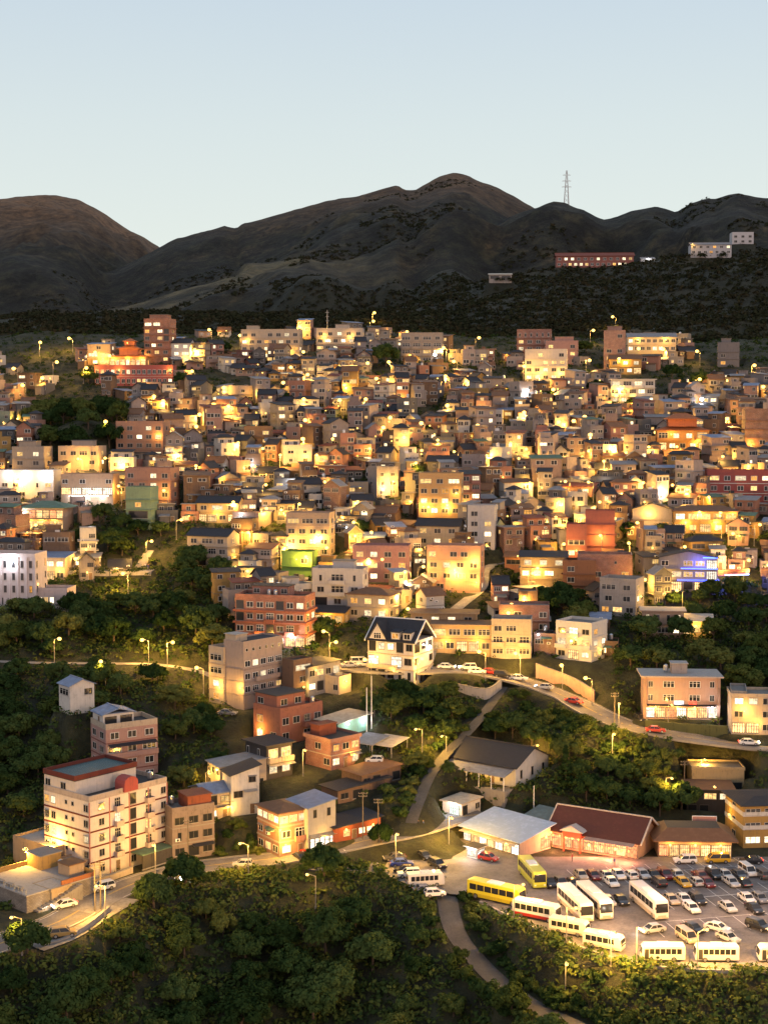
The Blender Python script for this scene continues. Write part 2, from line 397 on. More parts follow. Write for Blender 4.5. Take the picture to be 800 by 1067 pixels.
class Blk:
    def __init__(s, sink, La, Lb, H, wall, o=(0,0,0), found=4.0):
        s.k, s.La, s.Lb, s.H, s.wall, s.o, s.found = sink, La, Lb, H, wall, Vector(o), found
        s.a, s.b = La/2, Lb/2
    def w(s, name, mb, loc=(0,0,0), rz=0): return s.k.add(name, mb, s.o+Vector(loc), rz)
    def fp(s, face, t, z, off=0.):
        a, b = s.a+off, s.b+off
        p, r = {'f': ((t, -b), 0), 'r': ((a, t), pi/2), 'l': ((-a, -t), -pi/2), 'b': ((-t, b), pi)}[face]
        return s.o+Vector((p[0], p[1], z)), r
    def L(s, face): return s.La if face in 'fb' else s.Lb
    def walls(s, gable=None, rise=0, name='wall', top=True):
        m = MB(); a, b = s.a, s.b
        if gable == 'x':      # ridge along x: gable ends on the two x faces
            m.prism([(-b, -s.found), (b, -s.found), (b, s.H), (0, s.H+rise), (-b, s.H)], 'x', -a, a, s.wall)
        elif gable == 'y':
            m.prism([(-a, -s.found), (a, -s.found), (a, s.H), (0, s.H+rise), (-a, s.H)], 'y', -b, b, s.wall)
        elif gable == 'shed': m.prism([(-b, -s.found), (b, -s.found), (b, s.H+rise), (-b, s.H)], 'x', -a, a, s.wall)
        else: m.box(-a, a, -b, b, -s.found, s.H, s.wall)
        s.w(name, m); return s
    def bands(s, zs, mat, h=.3, out=.07, name='band'):
        m = MB()
        for z in zs:
            e = out; m.box(-s.a-e, s.a+e, -s.b-e, -s.b+.02, z-h/2, z+h/2, mat); m.box(-s.a-e, s.a+e, s.b-.02, s.b+e, z-h/2, z+h/2, mat)
            m.box(-s.a-e, -s.a+.02, -s.b+.02, s.b-.02, z-h/2, z+h/2, mat); m.box(s.a-.02, s.a+e, -s.b+.02, s.b-.02, z-h/2, z+h/2, mat)
        s.w(name, m); return s
    def pilasters(s, face, n, mat, w=.35, out=.12):
        for i in range(n+1):
            t = -s.L(face)/2+i*s.L(face)/n; p, r = s.fp(face, t, 0); m = MB(); m.box(-w/2, w/2, -out, .03, -s.found, s.H-.05, mat); s.k.add('pilaster', m, p, r)
        return s
    def flat(s, mat=None, par=.9, over=0., thick=.25, pmat=None):
        mat = mat or SLAB; m = MB(); a, b = s.a+over, s.b+over
        m.box(-a-.02, a+.02, -b-.02, b+.02, s.H+.003, s.H+thick, pmat or s.wall, mat); s.w('roof', m)
        if par:
            m = MB(); z0, z1, t = s.H+thick-.002, s.H+thick+par, .18; P = pmat or s.wall
            m.box(-a, a, -b, -b+t, z0, z1, P); m.box(-a, a, b-t, b, z0, z1, P); m.box(-a, -a+t, -b+t+.002, b-t-.002, z0, z1, P); m.box(a-t, a, -b+t+.002, b-t-.002, z0, z1, P)
            s.w('parapet', m)
        return s
    def gable(s, mat, ax='x', rise=2., over=.5, thick=.16, trim=None, name='roof', overx=None):
        m = MB(); L, D = (s.a, s.b) if ax == 'x' else (s.b, s.a); ox = over if overx is None else overx
        sl = rise/D; zt = s.H+.02
        e = -over*sl
        for sg in (-1, 1):
            poly = [(0, zt+rise), (sg*(D+over), zt+e), (sg*(D+over), zt+e+thick), (0, zt+rise+thick)]
            m.prism(poly, ax, -L-ox, L+ox, mat)
            if trim:
                for x0 in (-L-ox-.25, L+ox):
                    m.prism([(0, zt+rise-.1), (sg*(D+over), zt+e-.1), (sg*(D+over), zt+e+thick+.15), (0, zt+rise+thick+.15)], ax, x0+.004, x0+.25, trim)
        m.box(*((-L-ox, L+ox, -.16, .16) if ax == 'x' else (-.16, .16, -L-ox, L+ox)), zt+rise+.02, zt+rise+thick+.12, trim or mat)
        s.w(name, m); return s
    def shed(s, mat, rise=.8, over=.4, thick=.14, name='roof'):
        m = MB(); k = rise/s.Lb; y0, y1 = -s.b-over, s.b+over; z0, z1 = s.H-over*k+.02, s.H+rise+over*k+.02
        m.prism([(y0, z0), (y1, z1), (y1, z1+thick), (y0, z0+thick)], 'x', -s.a-over, s.a+over, mat); s.w(name, m); return s
    def hip(s, mat, rise=2., over=.6, flat=.0, topmat=None, name='roof', thick=.18):
        m = MB(); a, b = s.a+over, s.b+over; k = min(a, b)*(1-flat); z = s.H+.02
        if a >= b: r = [(-a+k, -b+k), (a-k, -b+k), (a-k, b-k), (-a+k, b-k)]
        else: r = [(-a+k, -b+k), (a-k, -b+k), (a-k, b-k), (-a+k, b-k)]
        c = [(-a, -b), (a, -b), (a, b), (-a, b)]
        lo = [(x, y, z) for x, y in c]; mid = [(x, y, z+thick) for x, y in c]; hi = [(x, y, z+thick+rise) for x, y in r]
        m.face(lo[::-1], mat)
        for i in range(4):
            j = (i+1) % 4; m.face([lo[i], lo[j], mid[j], mid[i]], mat); m.face([mid[i], mid[j], hi[j], hi[i]], mat)
        if flat > 0 or abs(a-b) > .01: m.face(hi, topmat or mat)
        s.w(name, m); return s
    def win(s, face, t, z, w, h, kind='two', g='k', fr='f'):
        p, r = s.fp(face, t, z, .004); return s.k.inst('window', ('window', kind, g, fr), p, r, (w, 1, h))
    def door(s, face, t, w=1., h=2.1, n='brown', z=0):
        p, r = s.fp(face, t, z+.02, .004); return s.k.inst('door', ('door', n), p, r, (w, 1, h))
    def balcony(s, face, t, z, w, d=1.1, mat=None, rail=False, h=.95):
        p, r = s.fp(face, t, z); m = MB(); M = mat or s.wall
        m.box(-w/2, w/2, -d, .02, -.14, 0, M)
        if rail:
            m.box(-w/2, w/2, -d, -d+.05, h-.06, h, DARKM)
            for i in range(int(w/.3)+1):
                x = -w/2+.03+i*(w-.06)/int(w/.3); m.box(x-.02, x+.02, -d, -d+.04, 0, h-.06, DARKM)
            m.box(-w/2, -w/2+.05, -d+.05, 0, h-.06, h, DARKM); m.box(w/2-.05, w/2, -d+.05, 0, h-.06, h, DARKM)
        else:
            m.box(-w/2, w/2, -d, -d+.1, .001, h, M); m.box(-w/2, -w/2+.1, -d+.102, .0, .001, h, M); m.box(w/2-.1, w/2, -d+.102, .0, .001, h, M)
        return s.k.add('balcony', m, p, r)
    def awning(s, face, t, z, w, d=1.4, mat=None, drop=.35):
        p, r = s.fp(face, t, z); m = MB(); m.hexa([(-w/2,-d,-drop),(w/2,-d,-drop),(w/2,.02,0),(-w/2,.02,0),(-w/2,-d,-drop+.07),(w/2,-d,-drop+.07),(w/2,.02,.07),(-w/2,.02,.07)], mat or STEEL)
        for x in (-w/2+.06, w/2-.06): m.box(x-.02, x+.02, -d+.1, .0, -drop+.05-.06, -drop+.05-.02, STEEL)
        return s.k.add('awning', m, p, r)
    def tank(s, x, y, z): s.k.inst('water_tank', ('water_tank',), s.o+Vector((x, y, z)))
    def aircon(s, face, t, z): p, r = s.fp(face, t, z, .004); s.k.inst('air_conditioner', ('air_conditioner',), p, r)
    def lamp(s, face, t, z, power=0, white=False):
        p, r = s.fp(face, t, z, .002); o = s.k.inst('wall_lamp', ('wall_lamp', 'w') if white else ('wall_lamp',), p, r)
        if power and isinstance(s.k, ObjSink): light(o, (0, -1.5, .1), power*1.5, (.9,.93,1) if white else WARM)
        return o
    def room(s, x0, x1, y0, y1, h, mat, roof=None, z=None, over=.25):
        z = s.H+.25 if z is None else z
        c = Blk(s.k, x1-x0, y1-y0, h, mat, s.o+Vector(((x0+x1)/2, (y0+y1)/2, z)), found=0.0); c.walls(name='rooftop_room')
        m = MB(); m.box(-c.a-over, c.a+over, -c.b-over, c.b+over, h+.003, h+.17, roof or SLAB); c.w('rooftop_room_roof', m); return c
    def rows(s, face, pats, z0, sh, lit=.25, fr='f', bmat=None, ww=None, rail=False):
        """one window pattern per storey, from the ground up"""
        L = s.L(face)
        for i, pt in enumerate(pats):
            n = max(1, len(pt)); cw = L/n
            for j, c in enumerate(pt):
                if c in ' .': continue
                t = -L/2+(j+.5)*cw; z = z0+i*sh
                g = random.choice('wwcca') if random.random() < lit else 'k'
                if c == 'w': s.win(face, t, z+.52*sh, min(2.0, cw*.68), sh*.48, 'two', g, fr)
                elif c == 'x': s.win(face, t, z+.52*sh, min(2.0, cw*.68), sh*.48, 'two', 'c', fr)
                elif c == 'h': s.win(face, t, z+.52*sh, min(1.6, cw*.62), sh*.44, 'hood', g, fr)
                elif c == 'c': s.win(face, t, z+.52*sh, min(1.7, cw*.66), sh*.46, 'cage', g, fr)
                elif c == 'W': s.win(face, t, z+.53*sh, cw*.8, sh*.46, 'three', g, fr)
                elif c == 'X': s.win(face, t, z+.53*sh, cw*.8, sh*.46, 'three', random.choice('wc'), fr)
                elif c == 's': s.win(face, t, z+.6*sh, min(.75, cw*.5), sh*.26, 'one', g, fr)
                elif c == 't': s.win(face, t, z+.5*sh, min(.8, cw*.5), sh*.56, 'one', g, fr)
                elif c == 'o': s.win(face, t, z+.5*sh, cw*.78, sh*.74, 'one', 'k', 'd')
                elif c == 'd': s.door(face, t, min(1.1, cw*.7), min(2.2, sh*.75), z=z)
                elif c in 'SRV': s.win(face, t, z+.46*sh, cw*.9, sh*.78, 'shop', c, 'd')
                elif c in 'bB':
                    s.win(face, t, z+.48*sh, cw*.74, sh*.72, 'three', g if c == 'b' else random.choice('wc'), fr); s.balcony(face, t, z+.08, cw*.94, 1.0, bmat, rail)
        return s
HERO_BOX = []       # pixel boxes of hand-placed buildings
OCC = []            # (x, y, radius) taken ground
LANDMARK = []
def locate(u, v, phi, La, Lb, base=None, Y=None):
    p = at(u, v, Y) if Y else gp(u, v)
    f = radians(phi); x = Vector((cos(f), -sin(f), 0)); y = Vector((sin(f), cos(f), 0))
    return p-x*(La/2)+y*(Lb/2), -f
def hero(name, label, cat, u, v, phi, La, Lb, H, wall, group=None, Y=None, padfall=3.0, mark=None, found=5.0, pad=True):
    c, rz = locate(u, v, phi, La, Lb, Y=Y)
    if pad: PADS.append(('b', (c.x, c.y, rz, La/2+.6, Lb/2+.6, c.z-.05), 0, padfall))
    r = thing(name, label, cat, c, rz, group)
    q = [pix(c.x+(sx*La/2)*cos(rz)-(sy*Lb/2)*sin(rz), c.y+(sx*La/2)*sin(rz)+(sy*Lb/2)*cos(rz), c.z+h) for sx in (-1, 1) for sy in (-1, 1) for h in (0, H)]
    HERO_BOX.append((min(a[0] for a in q), min(a[1] for a in q), max(a[0] for a in q), max(a[1] for a in q), c.y))
    n = max(1, int(max(La, Lb)/6))
    for i in range(n):
        for j in range(n):
            a, b = ((i+.5)/n-.5)*La, ((j+.5)/n-.5)*Lb
            OCC.append((c.x+a*cos(rz)-b*sin(rz), c.y+a*sin(rz)+b*cos(rz), max(La, Lb)/n*.5))
    if mark:
        m = pix(c.x, c.y, c.z+H/2); LANDMARK.append((mark, m[0], m[1]))
    return Blk(ObjSink(r), La, Lb, H, wall, found=found)
# ------------------------------------------------------------------ colours
CREAM, WHITEC, PINK, BRICKR, BROWN, GREY, TAN, OCHRE, DARK, LGREEN, SALMON, ROSE, PALEG = (.52,.43,.33), (.68,.65,.60), (.50,.31,.25), (.27,.085,.05), (.20,.13,.09), (.33,.31,.29), (.42,.32,.23), (.46,.30,.11), (.075,.068,.065), (.20,.38,.10), (.50,.25,.17), (.32,.115,.10), (.34,.40,.31)
P = plaster
T_DARK, T_GREY, T_BLUE, T_RED, T_PALE, T_GREEN, T_RUST, T_BLUE2 = tin((.034,.035,.042), rust=.06), tin((.24,.24,.25)), tin((.20,.25,.36)), tin((.20,.06,.04)), tin((.48,.42,.33)), tin((.10,.17,.12)), tin((.19,.10,.055)), tin((.36,.46,.62), rust=.1)
RTILE = tin((.10,.036,.028), .7, 0, .2); OTILE = tin((.36,.12,.04), .6, 0, .2)
# ------------------------------------------------------------------ roads
ASPH = ground_mat('asphalt', (.045,.043,.042), (.06,.058,.055), (.085,.08,.075), .25, .8)
LOTM = ground_mat('worn_asphalt', (.12,.11,.105), (.165,.15,.145), (.21,.195,.185), .2, .8)
CONCR = ground_mat('concrete_paving', (.17,.155,.14), (.24,.22,.2), (.31,.285,.26), .4, .85)
PAINT = simple('road_paint', (.62,.6,.56), .7); PAINTY = simple('yellow_road_paint', (.55,.36,.04), .7)
STONE = brick((.26,.23,.20), (.12,.11,.10), .9)
def smooth_line(pts, n=6):
    P_ = [Vector(p) for p in pts]; P_ = [P_[0]*2-P_[1]]+P_+[P_[-1]*2-P_[-2]]; out = []
    for i in range(1, len(P_)-2):
        a, b, c, d = P_[i-1:i+3]
        for k in range(n):
            t = k/n; out.append(.5*((2*b)+(c-a)*t+(2*a-5*b+4*c-d)*t*t+(3*b-a-3*c+d)*t**3))
    out.append(P_[-2]); return out
def offset(line, d):
    o = []
    for i, p in enumerate(line):
        t = line[min(i+1, len(line)-1)]-line[max(i-1, 0)]; t.z = 0; t.normalize(); o.append(Vector((p.x-t.y*d, p.y+t.x*d, p.z)))
    return o
ROADLINES = []
def ribbon(name, line, half, mat, dz=0.0, kerb=True, fall=4.0, marks=False):
    pad_line(line, half+.6, fall); ROADLINES.append((line, half))
    A, B_ = offset(line, half), offset(line, -half); m = MB(); up = Vector((0, 0, dz))
    for i in range(len(line)-1): m.face([A[i]+up, B_[i]+up, B_[i+1]+up, A[i+1]+up], mat)
    o = struct(m.build(name, fix=False))
    for p in o.data.polygons:
        if p.normal.z < 0: p.flip()
    if kerb:
        k = MB()
        for e, s in ((A, 1), (B_, -1)):
            O = offset(line, s*(half+.22))
            for i in range(len(line)-1):
                h = Vector((0, 0, .13)); d = Vector((0, 0, -.35)); k.hexa([e[i]+d, O[i]+d, O[i+1]+d, e[i+1]+d, e[i]+h, O[i]+h, O[i+1]+h, e[i+1]+h], CONC)
        struct(k.build('kerb'))
    if marks:
        k = MB(); up = Vector((0, 0, dz+.006))
        for dd in (-.12, .12):
            C0, C1 = offset(line, dd-.05), offset(line, dd+.05)
            for i in range(len(line)-1): k.face([C0[i]+up, C0[i+1]+up, C1[i+1]+up, C1[i]+up], PAINTY)
        for dd in (-half+.35, half-.35):
            C0, C1 = offset(line, dd-.06), offset(line, dd+.06)
            for i in range(len(line)-1): k.face([C0[i]+up, C0[i+1]+up, C1[i+1]+up, C1[i]+up], PAINT)
        struct(k.build('road_markings', fix=False))
    return line
def gl(pts, flatten=None):
    q = [gp(u, v) for u, v in pts]
    for _ in range(2):
        z = [p.z for p in q]
        for i in range(1, len(q)-1): q[i].z = (z[i-1]+2*z[i]+z[i+1])/4
    return smooth_line(q)
roadA = ribbon('main_road', gl([(-60,1002),(-20,988),(20,975),(62,960),(98,940),(140,921),(190,907),(240,900),(290,896),(340,886),(385,875),(430,863),(470,853),(505,848)]), 3.7, LOTM, marks=True)
roadB = ribbon('upper_road', gl([(318,694),(345,690),(385,700),(430,700),(470,696),(500,698),(540,707),(575,720),(602,733),(640,753),(690,765),(740,772),(800,778),(870,784)]), 4.0, LOTM, marks=True)
roadC = ribbon('sloping_lane', gl([(524,716),(508,742),(488,762),(467,782),(448,808),(436,838),(428,858)]), 1.25, ASPH, kerb=False)
roadD = ribbon('descending_road', gl([(462,918),(466,936),(470,955),(478,978),(494,1002),(520,1026),(556,1048),(605,1072)]), 1.9, ASPH, kerb=False)
pathP = ribbon('hillside_path', gl([(-30,688),(20,690),(60,692),(110,691),(160,690),(205,697),(240,712)]), 1.5, CONCR, kerb=False)
lane1 = ribbon('village_lane', gl([(440,700),(452,668),(470,640),(500,612),(505,590),(530,578),(590,590)]), 1.8, CONCR, kerb=False, fall=3)
LOT = [(398,908),(412,884),(452,862),(500,880),(545,893),(700,893),(960,893),(960,1013),(800,1011),(730,1010),(668,1005),(615,991),(575,975),(545,961),(515,946),(492,934),(470,932),(440,927),(405,914)]
def sheet(name, poly, z, mat, th=.0):
    m = MB(); pts = [flat(u, v, z) for u, v in poly]; m.face(pts, mat)
    o = m.build(name, fix=False)
    if o.data.polygons[0].normal.z < 0: o.data.polygons[0].flip()
    return struct(o)
sheet('parking_lot', LOT, .1, LOTM)
sheet('roadside_strip', [(285,905),(300,893),(340,893),(385,884),(400,905),(392,912),(340,908)], .09, LOTM)
fore = gl([(30,985),(62,972),(95,952),(125,935)]); ribbon('forecourt', fore, 4.2, CONCR, .012, kerb=False)
# painted bays
HEAD = Vector((.22, -.975, 0)).normalized(); SIDE = Vector((.975, .22, 0)).normalized()
m = MB()
def bay_row(u, v, n, step, L):
    o = flat(u, v, .108)
    for i in range(n+1):
        a = o+SIDE*(i*step); b = a+HEAD*L; w = SIDE*.06
        m.face([a-w, a+w, b+w, b-w], PAINT)
    a = o; b = o+SIDE*(n*step); w = HEAD*.06; m.face([a-w, b-w, b+w, a+w], PAINT)
bay_row(603, 915, 18, 2.7, 5.2); bay_row(600, 915.3, 18, 2.7, -5.2); bay_row(690, 938, 11, 2.7, 5.2); bay_row(690, 938.4, 11, 2.7, -5.2); bay_row(675, 962, 14, 3.2, 7)
o = m.build('bay_markings', fix=False); struct(o)
for p in o.data.polygons:
    if p.normal.z < 0: p.flip()
# ------------------------------------------------------------------ walls
def wall_run(name, label, pts, z_up, z_dn, mat, cat='wall', th=.4, cap=None):
    line = smooth_line(pts, 4); A, B_ = offset(line, th/2), offset(line, -th/2); m = MB()
    for i in range(len(line)-1):
        u = Vector((0, 0, z_up)); d = Vector((0, 0, -z_dn)); m.hexa([A[i]+d, B_[i]+d, B_[i+1]+d, A[i+1]+d, A[i]+u, B_[i]+u, B_[i+1]+u, A[i+1]+u], mat)
    o = m.build(name); tag(o, label, cat)
    if cap:
        A, B_ = offset(line, th/2+.08), offset(line, -th/2-.08); m = MB()
        for i in range(len(line)-1):
            u = Vector((0, 0, z_up+.004)); d = Vector((0, 0, z_up+.16)); m.hexa([A[i]+u, B_[i]+u, B_[i+1]+u, A[i+1]+u, A[i]+d, B_[i]+d, B_[i+1]+d, A[i+1]+d], cap)
        m.build('coping', o)
    return o
wall_run('retaining_wall', 'curved concrete retaining wall holding up the bend of the lower road', [gp(44,990), gp(66,984), gp(92,968), gp(114,950)], .9, 3.5, CONC_L, cap=CONC)
wall_run('retaining_wall', 'low kerb wall along the lower edge of the car park behind the minibuses', [flat(u, v, .1) for u, v in [(500,941),(545,963),(590,983),(640,1000),(700,1010.5),(800,1014),(900,1014)]], .35, 1.4, CONC_L)
a, b, c = gp(476,712), gp(505,716), gp(521,708)
wall_run('retaining_wall', 'tall grey concrete retaining wall under the hedge beside the sloping lane', [a+Vector((0,-3,0)), b+Vector((0,-4,0)), c+Vector((0,-3,0))], .3, 6.5, CONC_L, cap=CONC)
wall_run('retaining_wall', 'pinkish retaining wall rising behind the cars at the bend of the upper road', [gp(560,708)+Vector((0,4,0)), gp(600,724)+Vector((0,4.5,0)), gp(622,738)+Vector((0,5,0))], 3.2, 2, P(PINK, .3), cap=CONC)
wall_run('retaining_wall', 'green mossy retaining wall in front of the pink three-storey shop building', [gp(672,757), gp(715,761), gp(758,763)], 1.5, 3, P((.10,.11,.05), .4))
wall_run('retaining_wall', 'dark stone retaining wall below the crowded lantern-lit terrace', [gp(66,606), gp(100,607), gp(150,603)], .2, 5, STONE)
wall_run('garden_wall', 'pale garden wall along the road in front of the white five-storey apartment building', [gp(86,925), gp(110,919), gp(138,909)], 1.0, 1.2, P(CREAM, .3), cap=CONC)
# ------------------------------------------------------------------ hand-placed buildings
def seed(n): random.seed(n)
seed(1)
DR = P((.16,.045,.035), .25)
# white apartment building
B = hero('apartment_building', 'white five-storey apartment building with dark red bands and red curved stair roof', 'building', 94, 917, 40, 14, 19.5, 15, P((.74,.66,.58), .18), mark='white apartment building with red bands')
B.walls().bands([3.1, 6.1, 9.1, 12.1], DR, .32, .06).flat(TAR, .9, pmat=P((.5,.42,.36)))
B.rows('f', ['.w..s.w', 'ww.ss.c', 'cw.ss.c', 'cw.ss.w', 'ww.ss.w'], .1, 3.0, .06)
B.rows('r', ['.w.d.w..w.', '.w.b.o.b.w', '.c.b.o.B.c', '.w.B.o.b.w', '.c.b.o.b.w'], .1, 3.0, .18, bmat=P((.55,.44,.38)))
c = B.room(-7, 2.6, -9.6, 5.5, 3.0, P((.74,.66,.58), .18), TAR, z=15.26, over=.1)
c.rows('f', ['w.w.'], .1, 2.9, 0)
m = MB()
for x0, x1, y0, y1 in ((-4.95,4.95,-7.75,-7.5), (-4.95,4.95,7.5,7.75), (-4.95,-4.7,-7.498,7.498), (4.7,4.95,-7.498,7.498)): m.box(x0, x1, y0, y1, 3.175, 4.1, DR)
c.w('parapet', m); m = MB(); m.box(-4.6, 4.6, -7.4, 7.4, 3.18, 3.45, tin((.06,.12,.13), .3, 0, .1)); c.w('rooftop_deck', m)
m = MB(); pr = [(-1.7, 0), (1.7, 0), (1.7, 1.6)]+[(1.7*cos(t), 1.6+1.3*sin(t)) for t in (.5, 1.0, pi/2, 2.14, 2.64)]+[(-1.7, 1.6)]
m.prism(pr, 'x', 4.6, 7.5, P((.42,.10,.085), .2)); B.w('stair_roof', m, (0, .2, 15.3)); B.door('r', .2, 1.6, 2.0, 'dark', 15.3)
m = MB(); m.box(0, 3.6, -4, 4, 2.9, 3.1, T_GREEN); m.box(3.4, 3.6, -4, 4, .3, 2.9, P(DARK)); m.box(3.35,3.598,-4.01,4.01,0,.3,CONC); B.w('porch', m, (7, 4.2, 0))
m = MB(); pr = P((.62,.30,.22), .2); B.pilasters('r', 4, P((.5,.20,.16), .2), .22, .09)
B.tank(4, 8, 15.25); B.tank(-5, 8.3, 15.25); B.lamp('r', 6.5, 2.6, 260)
# pink block with roof shed
B = hero('apartment_building', 'pink four-storey block with a white gabled shed on its dark roof terrace', 'building', 111, 820, 57, 8.6, 12, 12.3, P((.44,.27,.23), .3), mark='pink block with the roof shed')
B.walls().bands([3.2, 6.3, 9.3], P((.25,.10,.08)), .25, .06).flat(TAR, 1.0, pmat=P(CREAM))
B.rows('f', ['ww', 'ww', 'wc', 'ww'], .1, 3.05, 0); B.rows('r', ['www', 'www', 'WwW', 'www'], .1, 3.05, .05, 'w'); B.awning('r', 0, 9.0, 11, 1.6, T_DARK); B.balcony('r', 0, 6.2, 11.6, .9)
c = B.room(-4, 1.8, -5.6, 1.5, 2.5, P(WHITEC, .25), T_BLUE, z=12.6); c.gable(T_BLUE, 'x', 1.0, .5, name='rooftop_room_roof'); c.rows('r', ['oo'], 0, 2.3, 0); c.door('f', .6, 1., 1.9)
B = hero('shed', 'small white shed with blue-grey gabled roof among dark trees above the pink block', 'shed', 73, 745, 52, 5.5, 6, 6.4, P(WHITEC, .3), Y=318)
B.walls('x', 1.2).gable(T_BLUE, 'x', 1.2, .4); B.rows('f', ['', 'W'], .1, 3.1, 0); B.rows('r', ['.', '.w'], .1, 3.1, 0)
# brown block beside it
B = hero('apartment_building', 'grey-brown three-storey block beside the white apartment building with a red roof room', 'building', 180, 898, 60, 6.8, 9, 9.6, P((.27,.215,.19), .4))
B.walls().flat(SLAB, .9).bands([3.3, 6.5], CONC, .2, .05); B.rows('f', ['.w', 'w.', 'w.'], .1, 3.1, 0); B.rows('r', ['wow', 'tww', 'www'], .1, 3.1, .1, 'd'); B.room(-2, 3, -1, 4, 2.6, P(BRICKR), T_RED); B.tank(-2, -2.5, 9.85); B.awning('r', 2, 2.9, 4.5, 1.2, T_DARK); B.aircon('r', -3.5, 4.2)
# cottage with blue roof
B = hero('house', 'low two-storey house with blue-grey tin roof and lit doorway behind the brown block', 'house', 215, 857, 58, 7.5, 8.5, 5.8, P(CREAM, .3))
B.walls('y', 1.2).gable(T_BLUE, 'y', 1.2, .5); B.rows('r', ['xdw', 'oww'], .1, 2.8, .3, 'd'); B.rows('f', ['.w', 'w.'], .1, 2.8, .2); B.lamp('r', .5, 2.6, 420); B.balcony('r', 1, 2.9, 6, 1, rail=True)
B = hero('house', 'tall narrow whitewashed house with dark slate roof, its side wall lit by a lane lamp', 'house', 241, 851, 65, 5.5, 6.2, 8.6, P(WHITEC, .3), mark='tall house with the dark slate roof')
B.walls('shed', 1.6).shed(T_DARK, 1.6, .5); B.rows('r', ['.d', 'w.', '.h'], .1, 2.9, 0, 'd'); B.lamp('f', -.5, 4.6, 900); B.awning('r', 1, 5.3, 3, 1)
B = hero('house', 'long grey-roofed two-storey house behind the tall slate-roofed house', 'house', 229, 827, 62, 7, 11, 5.6, P(CREAM, .35)); B.walls('shed', .8).shed(T_GREY, .8, .5); B.rows('f', ['w.w', 'www'], .1, 2.8, .3); B.rows('r', ['www'], .1, 2.8, .2); B.lamp('f', -2, 3.6, 500)
B = hero('house', 'dark brown house with two glowing glazed balconies and a flat overhanging roof', 'house', 278, 813, 50, 8, 6.8, 7.4, P(DARK, .2)); B.walls().flat(T_DARK, 0, .7, .22); B.rows('f', ['t.t.', 't.t.'], .3, 3.4, .2, 'w'); B.rows('r', ['xx', 'BB'], .3, 3.4, 1, 'w', bmat=P(CREAM)); B.awning('r', 0, 3.4, 6.6, 1.7, T_PALE); B.lamp('r', 2, 3.0, 300)
# pink house with glazed top floor + grey cube
B = hero('house', 'salmon three-storey house with a lit glazed top floor and brown hipped roof', 'house', 291, 895, 55, 8.6, 6.6, 9.0, P((.46,.25,.16), .3), mark='salmon house with the glazed top floor')
B.walls().bands([3.2, 6.3], P(CREAM), .3, .12).hip(T_RUST, 1.1, .5); B.rows('f', ['www', 'hh.', 'XXXX'], .1, 3.0, .1, 'w'); B.rows('r', ['xd', 'wb', 'XXX'], .1, 3.0, .2, 'w', bmat=P(SALMON)); B.awning('f', 1.5, 5.6, 3, 1, T_GREEN); B.lamp('r', -2, 2.7, 500); B.aircon('f', 0, 4.2)
B = hero('house', 'pale grey cube house with blue-grey sloping roof over an open lit shopfront', 'house', 321, 888, 55, 8.2, 6.6, 8.8, P((.40,.385,.37), .2))
B.walls('shed', 1.0).shed(T_BLUE, 1.0, .35); B.rows('r', ['V', '.', 'tt'], .0, 3.0, 0, 'd'); B.rows('f', ['..', 'w.'], .1, 3, 0); B.lamp('r', 0, 2.9, 300); B.awning('r', 0, 3.3, 6, 1.1, T_GREY)
B = hero('shop_row', 'long low red shop row with dark sheet roof along the main road', 'shop', 349, 878, 57, 7, 11, 2.9, P((.30,.085,.05), .25)); B.walls('shed', .8).shed(T_DARK, .8, .6); B.rows('r', ['.XdXxd'], .1, 2.6, .9, 'w'); B.lamp('r', -3, 2.4, 260); B.lamp('r', 3.5, 2.4, 260)
for (u, v, phi, La, Lb, lab, rf) in ((352,838,52,6,14,'ruined low shed with sagging dark roof above the red shop row', T_DARK), (377,822,50,7,11,'low tumbledown shed with rusty roof on the overgrown bank', T_RUST)):
    B = hero('shed', lab, 'shed', u, v, phi, La, Lb, 2.8, P(BROWN, .4)); B.walls('shed', .7).shed(rf, .7, .5); B.rows('r', ['wo.o'], .1, 2.6, 0, 'd')
B = hero('house', 'brick red two-storey house with a flat dark roof and a small red roof room', 'house', 345, 803, 46, 8.6, 8.6, 6.2, brick((.33,.10,.06)), mark='brick red house with the roof room')
B.walls().bands([3.2], P(CREAM), .2, .25).flat(TAR, .55, .35, pmat=P((.4,.22,.17))); B.rows('f', ['..w', '.w.'], .1, 3.1, 0); B.rows('r', ['xdx', 'hww'], .1, 3.1, .5); B.room(-4, -1, -3, 2, 2.4, P(BRICKR), T_RED); B.lamp('r', 1.5, 2.7, 500); B.awning('r', 2.5, 3.0, 3, 1.2)
B = hero('house', 'stepped red-brown house of stacked terraces below the beige tower block', 'house', 292, 777, 45, 9.4, 13, 7.4, P((.33,.14,.10), .35), mark='stepped red-brown house')
B.walls().flat(TAR, .8); B.rows('f', ['xw', 'w.'], .1, 3.4, .4); B.rows('r', ['w.w.', 'wwcw'], .1, 3.4, .15); c = B.room(-4.5, 3, -6, 2.5, 3.3, P((.33,.14,.10), .35), TAR); c.rows('f', ['w.'], .1, 3, 0); c.rows('r', ['ww'], .1, 3, 0); B.lamp('f', -2, 2.9, 900); B.balcony('r', 3, 3.5, 6, 1.3); B.tank(3.4, 4.5, 7.65)
